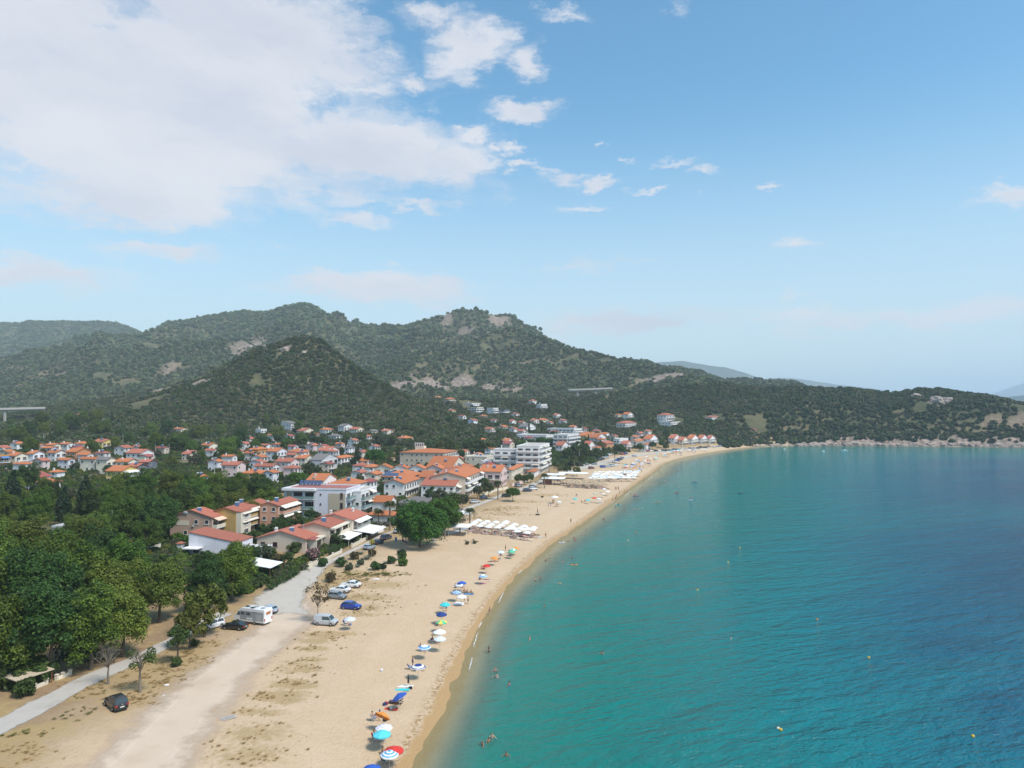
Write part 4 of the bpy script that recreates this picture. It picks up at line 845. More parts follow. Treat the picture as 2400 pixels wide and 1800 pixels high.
def house(label, xl, xc, xr, pyc, he, wall='white', roof='gy', rc='orange', fl=2, front='b', side='w', pitch=0.36, ov=0.5, yaw=None, chim=1, heat=0, dish=0, rail='white', awn=None, name='house', cat='house', group=None, foot=True, wmax=34, back=0.0, shut=None, wcol2=None):
    C = place(xc, pyc, he); yw = yaw_at(C.y) if yaw is None else R(yaw); ax = Vector((math.cos(yw), math.sin(yw), 0)); ay = Vector((-math.sin(yw), math.cos(yw), 0))
    def solve(target, d):
        # length along direction d from C that reaches photo column target
        k = (target - 1200) / F; den = d.x - k * d.y; return (k * C.y - C.x) / den if abs(den) > 1e-3 else 8.0
    w = min(max(solve(xl, -ax), 4.0), wmax); l = min(max(solve(xr, ay), 4.5), wmax)
    cen = C - ax * (w / 2) + ay * (l / 2); o = empty(name, (cen.x, cen.y, C.z), yw)
    FOOT.append((cen.x, cen.y, 0.45 * math.hypot(w, l) * 0.8 + 0.4)); 
    if max(w, l) > 1.6 * min(w, l):
        n = int(max(w, l) / min(w, l) * 1.5) + 1; dv = ax * w if w > l else ay * l
        for k in range(n): p = cen + dv * ((k + .5) / n - .5); FOOT.append((p.x, p.y, 0.55 * min(w, l) + .4))
    rise = (w / 2 if roof == 'gy' else l / 2) * pitch
    b = MB(); z0 = -3.5
    if roof == 'gy': b.prism([(-w / 2, z0), (w / 2, z0), (w / 2, he), (0, he + rise), (-w / 2, he)], -l / 2, l / 2)
    elif roof == 'gx': b.prism([(-l / 2, z0), (l / 2, z0), (l / 2, he), (0, he + rise), (-l / 2, he)], -w / 2, w / 2, axis='x')
    elif roof == 'shed': b.prism([(-w / 2, z0), (w / 2, z0), (w / 2, he), (-w / 2, he + w * 0.16)], -l / 2, l / 2)
    else: b.box(-w / 2, w / 2, -l / 2, l / 2, z0, he)
    b.build('wall', wmat(wall), o)
    if roof == 'gy': link('roof', gable_roof(w, l, he, pitch, ov, 'y', ROOFS[rc]), o)
    elif roof == 'gx': link('roof', gable_roof(w, l, he, pitch, ov, 'x', ROOFS[rc]), o)
    elif roof == 'hip': link('roof', hip_roof(w, l, he, pitch, ov, ROOFS[rc]), o)
    elif roof == 'shed':
        m_ = MB(); m_.prism([(-w / 2 - ov, he + w * 0.16 + .1), (w / 2 + ov, he - .05), (w / 2 + ov, he + .15), (-w / 2 - ov, he + w * 0.16 + .3)], -l / 2 - ov, l / 2 + ov); me = m_.mesh('roof', ROOFS[rc]); roof_uv(me); link('roof', me, o)
    else:
        m_ = MB(); pr = 0.55
        m_.box(-w / 2 - .12, w / 2 + .12, -l / 2 - .12, -l / 2 + .15, he, he + pr); m_.box(-w / 2 - .12, w / 2 + .12, l / 2 - .15, l / 2 + .12, he, he + pr)
        m_.box(-w / 2 - .12, -w / 2 + .15, -l / 2 + .15, l / 2 - .15, he, he + pr); m_.box(w / 2 - .15, w / 2 + .12, -l / 2 + .15, l / 2 - .15, he, he + pr)
        m_.build('parapet', wmat(wall), o)
        m_ = MB(); m_.box(-w / 2 + .15, w / 2 - .15, -l / 2 + .15, l / 2 - .15, he + 0.003, he + 0.12); m_.build('roof', M_DECKR if rc == 'deck' else M_TERRACE, o)
    fh = he / fl
    def facade(style, L, M0):
        if style == 'n' or L < 2.4: return
        if style == 'L':                                  # apartment grid: balconies on every bay
            n = max(1, round(L / 4.2)); bw = L / n
            for f in range(fl):
                for k in range(n):
                    y = -L / 2 + bw * (k + .5); z = f * fh
                    window_on(o, M0 @ Matrix.Translation((0.02, y, z + 1.15)), min(bw - 0.9, 3.0), 2.0)
                    if f: balcony_on(o, M0 @ Matrix.Translation((0.0, y, z + 0.05)), bw - 0.12, 1.35, rail, (awn if awn and random.random() < .3 else None), fh - .15)
            return
        n = max(1, round(L / (3.2 if style == 'w' else 3.6))); bw = L / n
        for f in range(fl):
            z = f * fh
            if style == 'b' and f > 0:
                balcony_on(o, M0 @ Matrix.Translation((0.0, 0.0, z + 0.05)), L * 0.9, 1.4, rail, awn if awn is not None else None, fh - .15)
            for k in range(n):
                y = -L / 2 + bw * (k + .5)
                if style == 'w' and n > 1 and (k * 7 + f * 3 + len(label)) % 5 == 0: continue
                tall = style == 'b'
                window_on(o, M0 @ Matrix.Translation((0.02, y, z + (1.12 if tall else fh * 0.56))), min(bw - .7, 2.2 if tall else 1.25), 2.0 if tall else 1.25, shut)
    facade(front, l, Matrix.Translation((w / 2, 0, 0)))
    facade(side, w, Matrix.Translation((0, -l / 2, 0)) @ Matrix.Rotation(-math.pi / 2, 4, 'Z'))
    top = he + (rise if roof in ('gy', 'gx') else (min(w, l) / 2 * pitch if roof == 'hip' else 0.3))
    for k in range(chim):
        cx, cy = (-w * .22 if k == 0 else w * .2), (-l * .2 + k * l * .45)
        def ck(): c = MB(); c.box(-.32, .32, -.32, .32, -1.6, 1.0); c.box(-.42, .42, -.42, .42, 1.0, 1.12); c.box(-.25, .25, -.25, .25, 1.12, 1.35); return c.mesh('chimney', wmat('white'))
        link('chimney', cached('chimney', ck), o, (cx, cy, (top + he) / 2 + 0.15 if roof != 'flat' else he + 1.3))
    for k in range(heat): heater_on(o, (w * (.12 - .3 * (k % 2)), -l * .25 + k * l * .3, (top + he) / 2 + .35 if roof != 'flat' else he + .75), R(20))
    for k in range(dish): dish_on(o, (-w * .1, -l / 2 + 0.3 + k, he + .9), R(10))
    HOUSES.append((o, w, l, he)); o['label'] = label; o['category'] = cat
    if group: o['group'] = group
    return o, w, l, he
# ------------------------------------------------------------------ buildings, read off the photograph: columns of left edge, near corner, right edge, row of the eave at that corner, eave height
H = house
# front rows by the street
o, w, l, he = H('pink tan two storey house with peach awnings and big satellite dish on its gable', 403, 497, 526, 1213, 6.4, 'pinktan', 'gy', 'red', 2, 'b', 'w', 0.30, 0.35, chim=0, heat=1, awn=M_AWNP, rail='cream')
dish_on(o, (-w * .12, -l / 2 - .25, he + .9), R(10), 0.95); dish_on(o, (w * .05, -l / 2 - .25, 3.6), R(10), .55)
b = MB(); b.box(-w * .5, -w * .05, -l / 2 - .06, -l / 2 - .002, 3.9, 5.3); b.build('pale_panel', wmat('cream'), o)
o, w, l, he = H('ochre yellow terraced house with white corner bay and two solar heaters', 506, 553, 634, 1199, 7.6, 'ochre', 'gy', 'red', 3, 'b', 'n', 0.30, 0.3, chim=0, heat=2, awn=M_AWN, rail='ochre')
b = MB(); b.box(w / 2 + .003, w / 2 + 1.5, -l / 2 + .2, -l / 2 + l * .30, -3.5, he - .3); b.build('corner_bay', wmat('cream'), o)
for z in (1.3, 3.9, 6.2): window_on(o, Matrix.Translation((w / 2 + 1.52, -l / 2 + l * .16, z)), min(2.5, l * .24), 1.5)
b = MB(); b.box(w / 2 + .003, w / 2 + 1.6, -l / 2 + .1, -l / 2 + l * .33, he - .25, he + .0); b.build('bay_roof', ROOFS['red'], o)
H('salmon pink townhouse with stepped gable beside the white hotel', 612, 652, 700, 1185, 8.4, 'salmon', 'gy', 'red', 3, 'b', 'w', 0.30, 0.3, chim=0, heat=1, dish=1, awn=M_AWN, rail='salmon')
# the white hotel
o, w, l, he = H('white three storey flat roofed hotel with stone panels and glass balconies', 668, 811, 846, 1149, 10.2, 'lilac', 'flat', 'deck', 3, 'L', 'n', chim=0, rail='glass', name='hotel', cat='hotel')
for x0, x1 in ((w / 2 - 6.5, w / 2 - .3), (-w / 2 + 1.0, -w / 2 + 3.0)): b = MB(); b.box(x0, x1, -l / 2 - .10, -l / 2 - .003, 0, he - 1.2); b.build('stone_panel', M_STONEW, o)
Ms = Matrix.Translation((0, -l / 2, 0)) @ Matrix.Rotation(-math.pi / 2, 4, 'Z')
for f in range(3):
    for k in range(2):
        y = -w / 2 + 5.3 + k * 4.3
        window_on(o, Ms @ Matrix.Translation((.02, y, f * 3.4 + 1.3)), 3.2, 2.25, M_DARKFR)
        balcony_on(o, Ms @ Matrix.Translation((0, y, f * 3.4 + .1)), 4.1, 1.3, 'glass')
    for y in (2.2,): window_on(o, Ms @ Matrix.Translation((.02, y, f * 3.4 + 1.8)), 0.5, 0.5, M_DARKFR)
    window_on(o, Ms @ Matrix.Translation((.105, w / 2 - 1.6, f * 3.4 + 1.4)), 1.0, 2.0, M_DARKFR)
b = MB(); b.box(-w / 2 - .2, -w / 2 + 12.2, -l / 2 - 1.5, -l / 2 - .12, he - .35, he + .5); b.build('canopy', wmat('white'), o)
for k in range(6):
    pm = MB(); pm.add([(0, 0, 0), (1.2, 0, 0), (1.2, 1.4, 1.5), (0, 1.4, 1.5), (0, 0, -.1), (1.2, 0, -.1), (1.2, 1.4, 1.4), (0, 1.4, 1.4)], [(0, 1, 2, 3), (7, 6, 5, 4), (0, 4, 5, 1), (2, 6, 7, 3), (1, 5, 6, 2), (0, 3, 7, 4)])
    link('solar_panel', cached('hotelpanel', lambda: pm.mesh('solar_panel', M_PANEL)), o, (-w / 2 + .6 + k * 1.45, l / 2 - 3.2, he + .5))
H('white terraced apartment house with green glass balconies and cream awnings behind the hotel', 815, 846, 884, 1154, 8.8, 'white', 'flat', 'tile', 3, 'L', 'w', chim=0, rail='glass', awn=M_AWN)
# bungalow row along the street
o, w, l, he = H('beige bungalow with red roof and twin chimneys behind the pink oleander', 606, 717, 757, 1264, 3.7, 'beige', 'gy', 'red', 1, 'b', 'w', 0.28, 0.4, chim=2, heat=1, shut=M_DARKFR)
b = MB(); b.box(w / 2 + .003, w / 2 + 2.4, -l / 2 + 1.4, -l / 2 + 1.7, 0, 3.1); b.box(w / 2 + .003, w / 2 + 2.4, l / 2 - .5, l / 2 - .2, 0, 3.1); b.box(w / 2 + 2.1, w / 2 + 2.4, -.15, .15, 0, 3.1); b.box(w / 2 + .003, w / 2 + 2.5, -l / 2 + 1.3, l / 2 - .1, 3.1, 3.5); b.build('porch', wmat('cream'), o)
m_ = MB(); m_.prism([(w * .12, he + .75), (w * .5 + 2.2, he - .3), (w * .5 + 2.2, he - .12), (w * .12, he + .95)], -l / 2 + .2, -l / 2 + 4.0); me = m_.mesh('porch_roof', ROOFS['maroon']); roof_uv(me); link('porch_roof', me, o)
o, w, l, he = H('beige house with columned upper terrace and white canvas awning over its garden', 704, 772, 824, 1237, 5.6, 'beige', 'gy', 'red', 2, 'b', 'n', 0.26, 0.4, chim=0, heat=1, rail='cream', shut=M_DARKFR)
b = MB()
for y in (-l * .42, -l * .1, l * .2, l * .45): b.box(w / 2 + 1.0, w / 2 + 1.35, y - .18, y + .18, 2.9, he)
b.box(w / 2 + .003, w / 2 + 1.6, -l / 2, l / 2, he - .45, he - .003); b.build('column', wmat('cream'), o)
b = MB(); b.prism([(w / 2 + .1, 2.9), (w / 2 + 5.5, 2.2), (w / 2 + 5.5, 2.3), (w / 2 + .1, 3.0)], -l * .45, l * .2); b.build('canvas_awning', M_AWNW, o)
for yy in (-l * .44, l * .19): b = MB(); b.bar((w / 2 + 5.3, yy, -.2), (w / 2 + 5.3, yy, 2.25), .05); b.build('awning_post', M_RAIL, o)
o, w, l, he = H('cream house with white drop awnings beside the street below the hotel', 742, 826, 862, 1219, 6.0, 'cream', 'gy', 'red', 2, 'b', 'w', 0.28, 0.4, chim=2, dish=1, awn=M_AWNW, shut=M_DARKFR)
b = MB(); b.prism([(w / 2 + .1, 2.9), (w / 2 + 6.5, 2.1), (w / 2 + 6.5, 2.2), (w / 2 + .1, 3.0)], -l * .5, l * .48); b.build('canvas_awning', M_AWNW, o)
# modern white house among the trees with its pergola
o, w, l, he = H('modern white house with sloping wall and flat side canopy behind the plane tree', 447, 556, 596, 1272, 4.2, 'lilac', 'shed', 'red', 1, 'w', 'n', 0.2, 0.15, chim=1)
b = MB(); b.box(-w / 2 - .3, -w / 2 + 4.0, -l / 2 - 2.6, -l / 2 - .003, 2.6, 2.85); b.build('canopy', wmat('white'), o)
window_on(o, Ms @ Matrix.Identity(4) if False else Matrix.Translation((-w / 2 + 2.2, -l / 2, 1.2)) @ Matrix.Rotation(-math.pi / 2, 4, 'Z'), 1.5, 2.2, M_IRON, name='door')
p = place(600, 1318); pg = empty('pergola', (p.x, p.y, p.z), yaw_at(p.y)); b = MB()
for x in (-2.6, 2.6):
    for y in (-2.4, 2.4): b.box(x - .2, x + .2, y - .2, y + .2, -1, 3.4)
b.build('post', wmat('white'), pg); b = MB(); b.box(-3, 3, -2.7, -2.3, 3.4, 3.85); b.box(-3, 3, 2.3, 2.7, 3.4, 3.85)
b.build('beam', wmat('white'), pg)
for k in range(8): b = MB(); b.box(-2.95 + k * .82, -2.8 + k * .82, -2.9, 2.9, 3.86, 4.1); b.build('slat', wmat('white'), pg)
tag(pg, 'white open pergola with square posts beside the trees', 'pergola')
p = place(615, 1348); pg = empty('garden_canopy', (p.x, p.y, p.z), yaw_at(p.y)); b = MB(); b.prism([(-3.4, 3.3), (3.6, 2.4), (3.6, 2.52), (-3.4, 3.42)], -3.2, 3.2); b.build('canvas', M_CANVAS, pg)
for x, z in ((-3.2, 3.3), (3.4, 2.4)):
    for y in (-3, 3): b = MB(); b.bar((x, y, -.5), (x, y, z), .06); b.build('post', M_WOODSH, pg)
tag(pg, 'large white canvas canopy sloping down beside the clipped hedge', 'canopy')
H('low garage with an orange tiled roof half hidden among the plane trees', 303, 352, 371, 1273, 2.8, 'cream', 'gy', 'orange', 1, 'n', 'n', 0.25, .5, chim=0)
H('flat grey roofed shed deep between the dark trees', 128, 155, 166, 1237, 3.0, 'grey', 'flat', 'tile', 1, 'n', 'n', chim=0)
H('old low shed with brown walls under the trees', 195, 238, 252, 1240, 2.8, 'brown', 'gy', 'red', 1, 'n', 'n', chim=0)
# middle of the village, near the pine
H('white two storey house with bright orange roof and wide balcony', 901, 946, 983, 1133, 6.3, 'white', 'gy', 'orange', 2, 'b', 'w', .34, .6, chim=1, heat=1)
H('long white house with red tiled roof and lower red lean-to', 988, 1066, 1096, 1139, 5.8, 'white', 'gx', 'red', 2, 'b', 'w', .30, .4, chim=0, heat=1, awn=M_AWN)
H('beige apartment house with orange roof and stacked awnings over its balconies', 1010, 1090, 1128, 1119, 9.0, 'beige', 'gy', 'orange', 3, 'L', 'n', .26, .4, chim=1, heat=1, awn=M_AWN, rail='solid')
H('white villa with maroon panels and a tall white chimney', 1124, 1174, 1189, 1106, 7.6, 'pink', 'gx', 'orange', 2, 'w', 'b', .34, .4, chim=1, heat=1, shut=M_WOODSH)
H('cream house with low orange roof and a green awning', 1189, 1199, 1238, 1102, 5.4, 'cream', 'gy', 'orange', 2, 'w', 'w', .30, .5, chim=1)
for i, (a, c, r_) in enumerate([(878, 915, 923), (918, 953, 961), (958, 993, 1001), (998, 1035, 1045)]):
    H(['first', 'second', 'third', 'fourth'][i] + ' orange gable from the left in the row of four balcony fronts', a, c, r_, 1097 + i * .5, 6.0, ['cream', 'white', 'white', 'pink'][i], 'gy', 'orange', 2, 'w', 'b', .42, .5, chim=0, heat=i % 2, group='row of orange gables')
H('low house under a large orange roof behind the row of gables', 1000, 1058, 1092, 1096, 5.5, 'cream', 'gx', 'orange', 2, 'w', 'w', .34, .5, chim=0, heat=2)
H('white house with orange roof carrying two dark skylight panels', 1050, 1084, 1110, 1100, 6.0, 'white', 'hip', 'orange', 2, 'w', 'w', .34, .5, chim=1, heat=2)
H('orange gabled house with a timbered balcony front facing the road', 1083, 1118, 1126, 1105, 7.0, 'cream', 'gy', 'orange', 2, 'b', 'b', .42, .5, chim=0)
o, w, l, he = H('low cream house with grey solar panels covering half its orange roof', 893, 960, 990, 1118, 5.0, 'beige', 'hip', 'orange', 2, 'w', 'w', .32, .6, chim=0, heat=1)
b = MB(); b.add([(-w * .46, -l * .5, he + .42), (w * .1, -l * .5, he + .42), (w * .02, -l * .18, he + .32 + l * .1), (-w * .38, -l * .18, he + .32 + l * .1), (-w * .46, -l * .5, he + .32), (w * .1, -l * .5, he + .32), (w * .02, -l * .18, he + .22 + l * .1), (-w * .38, -l * .18, he + .22 + l * .1)], [(0, 1, 2, 3), (7, 6, 5, 4), (0, 4, 5, 1), (2, 6, 7, 3), (1, 5, 6, 2), (0, 3, 7, 4)]); b.build('solar_panel', M_PANEL, o)
# hotel with roof sign
o, w, l, he = H('long cream hotel with orange roof edge and a lettered rooftop tower', 938, 1040, 1072, 1062, 9.6, 'beige', 'hip', 'orange', 3, 'L', 'w', .14, .5, chim=0, rail='white', name='hotel', cat='hotel')
b = MB(); b.box(-w * .30, -w * .10, -2.2, 2.2, he + .2, he + 3.4); b.build('roof_tower', wmat('cream'), o)
b = MB()
for k in range(5): x = -w * .30 + k * w * .2 / 4; b.box(x - .22, x + .22, -2.35, -2.0, he + 3.4, he + 5.4)
b.box(-w * .31, -w * .09, -2.3, -2.05, he + 5.0, he + 5.5); b.build('sign_frame', wmat('white'), o)
b = MB(); b.box(-w * .30, -w * .10, -2.0, -1.9, he + 3.45, he + 4.95); b.build('sign_board', mat('sign_grey', (.12, .12, .13), .6), o)
# white apartment blocks by the beach
H('big white five storey apartment block with balconies right behind the beach', 1211, 1264, 1304, 1047, 16.0, 'white', 'flat', 'tile', 5, 'L', 'L', chim=1, rail='solid', awn=M_AWN, name='apartment_block', cat='apartment block')
H('lower white wing of the big apartment block with blue and cream awnings', 1157, 1212, 1222, 1055, 13.5, 'white', 'flat', 'tile', 4, 'n', 'L', chim=1, rail='solid', awn=M_AWN, name='apartment_block', cat='apartment block')
H('plain cream flat roofed building with rounded windows below the apartment block', 1160, 1183, 1206, 1072, 7.0, 'cream', 'flat', 'tile', 2, 'w', 'w', chim=0)
H('low cream flat roofed building with three rooftop solar heaters', 1091, 1140, 1160, 1072, 6.0, 'cream', 'flat', 'tile', 2, 'n', 'w', chim=0, heat=3)
H('small white cube house with a covered terrace behind the maroon villa', 1128, 1150, 1162, 1082, 6.0, 'white', 'flat', 'tile', 2, 'b', 'n', chim=0)
H('white house with blue windows and glass balcony in front of the apartment block', 1205, 1243, 1276, 1082, 6.6, 'white', 'flat', 'tile', 2, 'b', 'n', chim=0, rail='glass')
H('small orange roofed annex between the cream house and the beach bar', 1238, 1252, 1262, 1106, 3.0, 'white', 'hip', 'orange', 1, 'n', 'n', chim=0)
H('low house under a dark grey tiled roof behind the big pine', 934, 990, 1012, 1180, 3.2, 'grey', 'hip', 'greyr', 1, 'w', 'w', .30, .7, chim=0, dish=1)
H('house with one steep bright orange roof slope between palms and hotel', 874, 914, 930, 1177, 4.6, 'white', 'gx', 'orange', 1, 'w', 'n', .5, .4, chim=0)
H('low white bungalow with orange hipped roof behind the tall palm', 862, 922, 936, 1208, 3.2, 'white', 'hip', 'orange', 1, 'w', 'w', .30, .6, chim=0)
H('white house with a square orange roof behind the hotel', 720, 758, 790, 1127, 7.4, 'white', 'gx', 'orange', 2, 'w', 'w', .36, .4, chim=1, dish=1)
H('wide white house with a broad orange roof behind the hotel', 771, 835, 862, 1136, 6.0, 'white', 'hip', 'orange', 2, 'w', 'w', .34, .5, chim=0, heat=1)
# cluster left of the centre
C2 = [('pinkish white house with red roof at the left end of the dense cluster', 521, 556, 578, 1090, 6.4, 'pink', 'gx', 'red', 'w'), ('low house with orange roof tucked behind the dark tree tops', 566, 612, 634, 1110, 4.0, 'yellow', 'hip', 'orange', 'n'),
      ('white house with red gable and white trim facing the sea', 598, 640, 656, 1093, 6.0, 'white', 'gx', 'red', 'b'), ('small lilac house with a red roof in the dense cluster', 585, 612, 626, 1084, 6.0, 'lilac', 'gy', 'red', 'w'),
      ('tall white house with red gable and grey balcony', 648, 682, 702, 1082, 7.0, 'pink', 'gx', 'red', 'b'), ('cream house with a single slope gable beside the grey townhouses', 697, 716, 736, 1074, 5.0, 'cream', 'gx', 'orange', 'w'),
      ('white house with a low orange hipped roof next to the tall conifer', 781, 800, 829, 1074, 5.0, 'white', 'hip', 'orange', 'b')]
for lb, a, c, r_, y, e, wc, rf, rc, fr in C2: H(lb, a, c, r_, y, e, wc, rf, rc, 2, fr, 'w', chim=1, heat=1 if len(lb) % 2 else 0)
o, w, l, he = H('grey modern townhouse row with three white box windows', 726, 754, 792, 1079, 6.0, 'grey', 'gx', 'greyr', 2, 'n', 'n', .3, .2, chim=0)
for k in range(3): b = MB(); yy = -l / 2 + l * (k + .5) / 3; b.box(w / 2 + .003, w / 2 + .5, yy - l * .13, yy + l * .13, 3.2, 5.6); b.build('box_window', wmat('white'), o); window_on(o, Matrix.Translation((w / 2 + .52, yy, 4.4)), l * .18, 1.75, M_IRON)
C3 = [('grey blue flat roofed house at the back of the cluster', 525, 540, 577, 1047, 6.0, 'grey', 'flat', 'tile', 'w', 'w'), ('white house with orange roof next to a round dark tree', 521, 545, 554, 1070, 6.0, 'white', 'gx', 'orange', 'w', 'n'),
      ('bright orange house with open balconies', 582, 604, 630, 1054, 6.6, 'orange', 'hip', 'orange', 'b', 'w'), ('white and grey house with orange roof behind the bright orange house', 626, 650, 674, 1058, 6.0, 'lilac', 'gx', 'orange', 'b', 'w'),
      ('wide cream house with shallow orange roof in the upper village', 675, 704, 726, 1059, 5.0, 'cream', 'hip', 'orange', 'w', 'w'), ('white house with two small gables side by side', 746, 772, 796, 1056, 5.6, 'white', 'gx', 'red', 'w', 'w'),
      ('tall cream house with orange roof standing alone at the edge of the field', 473, 491, 513, 1044, 7.2, 'cream', 'gx', 'orange', 'b', 'w'), ('low cream house beside the tall lone cream house', 428, 445, 473, 1064, 4.0, 'cream', 'gx', 'red', 'n', 'w'),
      ('white cottage with orange roof rising out of the dark trees', 455, 476, 489, 1118, 4.6, 'white', 'hip', 'orange', 'w', 'w'), ('grey roofed house beside the tall conifer', 807, 818, 832, 1050, 5.0, 'lilac', 'hip', 'greyr', 'w', 'w')]
for lb, a, c, r_, y, e, wc, rf, rc, fr, sd_ in C3: H(lb, a, c, r_, y, e, wc, rf, rc, 2, fr, sd_, chim=1 if rf != 'flat' else 0, heat=len(lb) % 2)
C4 = [('modern white villa with angular roof on the hill slope', 660, 682, 704, 993, 7.5, 'white', 'shed', 'greyr', 'b', 'w'), ('white house with wide red roof beside the angular villa', 696, 712, 740, 1010, 4.0, 'cream', 'gx', 'red', 'w', 'w'),
      ('white hillside house with a low orange hipped roof', 750, 764, 782, 1007, 5.0, 'white', 'hip', 'orange', 'b', 'w'), ('white modern house with curved blue grey panel roof', 793, 806, 827, 999, 6.5, 'white', 'gx', 'greyr', 'b', 'w'),
      ('cream hillside house with shallow roof next to the panel roofed house', 819, 836, 854, 1006, 5.0, 'cream', 'gx', 'red', 'b', 'w'), ('house with a grey roof above a brown terrace', 770, 788, 804, 1022, 5.0, 'white', 'hip', 'greyr', 'b', 'w'),
      ('small beige house half hidden by hillside bushes', 861, 872, 887, 1010, 4.0, 'beige', 'gy', 'greyr', 'w', 'w'), ('small cream house with flat red roof above the hotel', 894, 908, 921, 1010, 4.0, 'cream', 'gx', 'red', 'w', 'w'),
      ('low house with a wide orange hipped roof above the hotel trees', 931, 950, 969, 1027, 4.0, 'cream', 'hip', 'orange', 'n', 'n'), ('small white cottage with pyramid orange roof on the slope', 545, 560, 576, 1019, 4.5, 'white', 'hip', 'orange', 'w', 'w'),
      ('white stepped house on the slope above the cottage', 600, 612, 626, 1007, 6.0, 'white', 'flat', 'tile', 'b', 'w'), ('low long building with an orange roof at the field edge', 406, 424, 441, 1006, 4.0, 'cream', 'gx', 'orange', 'w', 'n'),
      ('small orange roofed house behind a round tree at the field edge', 447, 456, 466, 1016, 3.5, 'cream', 'hip', 'orange', 'n', 'n'), ('small hut with an orange roof below the bare hill patch', 510, 518, 526, 1008, 3.5, 'white', 'gx', 'orange', 'n', 'n')]
for lb, a, c, r_, y, e, wc, rf, rc, fr, sd_ in C4: H(lb, a, c, r_, y, e, wc, rf, rc, 2, fr, sd_, chim=1 if len(lb) % 3 else 0)
# rows at the left edge
C5 = [('grey gabled house at the left end of the upper row', 64, 92, 111, 1045, 6.0, 'grey', 'gx', 'orange', 'b'), ('cream house second in the upper row at the left', 109, 126, 145, 1043, 6.0, 'cream', 'gx', 'orange', 'b'), ('white gabled house third in the upper row at the left', 141, 158, 177, 1041, 6.0, 'white', 'gx', 'orange', 'w'),
      ('cream house fourth in the upper row with columned veranda', 176, 196, 217, 1040, 6.0, 'cream', 'hip', 'orange', 'b'), ('white and yellow house standing highest in the upper row', 219, 240, 270, 1036, 6.0, 'yellow', 'gx', 'red', 'b'), ('white house right of the round green tree in the upper row', 270, 292, 313, 1050, 5.6, 'white', 'gy', 'red', 'w'),
      ('small white house with orange roof above the red cluster', 313, 325, 341, 1047, 5.6, 'white', 'gx', 'orange', 'w'), ('white cluster house with three small red roofs', 298, 330, 363, 1062, 6.4, 'white', 'gx', 'red', 'b'), ('white house with red roof at the left picture edge', -14, 6, 28, 1050, 6.0, 'white', 'gy', 'red', 'b'),
      ('cream house with orange roof and long balcony in the second row', 20, 36, 68, 1068, 6.2, 'cream', 'gx', 'orange', 'b'), ('white house with broad balcony beside a grey gable wall', 65, 78, 107, 1063, 6.2, 'lilac', 'gx', 'orange', 'b'), ('white house with orange roof and long railings in the second row', 114, 130, 158, 1061, 6.0, 'white', 'gx', 'orange', 'b'),
      ('brown orange house with dark loggias in the second row', 158, 178, 215, 1059, 6.4, 'brick', 'gx', 'orange', 'b'), ('house with blue awnings at the left picture edge', -20, -2, 24, 1070, 6.5, 'orange', 'flat', 'tile', 'b'), ('tall cream gable with orange roof in the front row', 190, 222, 232, 1076, 7.0, 'cream', 'gx', 'orange', 'n'),
      ('grey roofed house with pale gable in the front row', 228, 250, 275, 1078, 7.0, 'cream', 'gx', 'greyr', 'b'), ('cream house with orange roof right of the grey roof', 274, 300, 326, 1082, 6.0, 'cream', 'gx', 'orange', 'b'), ('dark slate house with red roof at the right end of the front row', 303, 322, 346, 1093, 5.0, 'slate', 'gx', 'red', 'w'),
      ('dark house with a long red roof beside the olive bushes', 330, 348, 371, 1083, 5.0, 'slate', 'gx', 'red', 'w'), ('yellow house with orange roof and big white awning among the trees', 252, 285, 326, 1104, 5.6, 'yellow', 'gx', 'orange', 'b'), ('large white house with maroon and orange roofs left of the dark trees', 52, 92, 122, 1118, 6.0, 'white', 'gy', 'maroon', 'w'),
      ('low white wing with an orange roof beside the large maroon roofed house', 70, 112, 146, 1131, 4.0, 'white', 'hip', 'orange', 'w'), ('small yellow roofed pavilion behind the maroon roofed house', 119, 134, 146, 1107, 3.5, 'white', 'hip', 'orange', 'n')]
for lb, a, c, r_, y, e, wc, rf, rc, fr in C5: H(lb, a, c, r_, y, e, wc, rf, rc, 2, fr, 'w', chim=1 if rf != 'flat' and len(lb) % 2 else 0, heat=1 if len(lb) % 4 == 0 else 0, awn=M_AWNB if 'blue awnings' in lb else (M_AWNW if 'big white awning' in lb else None))
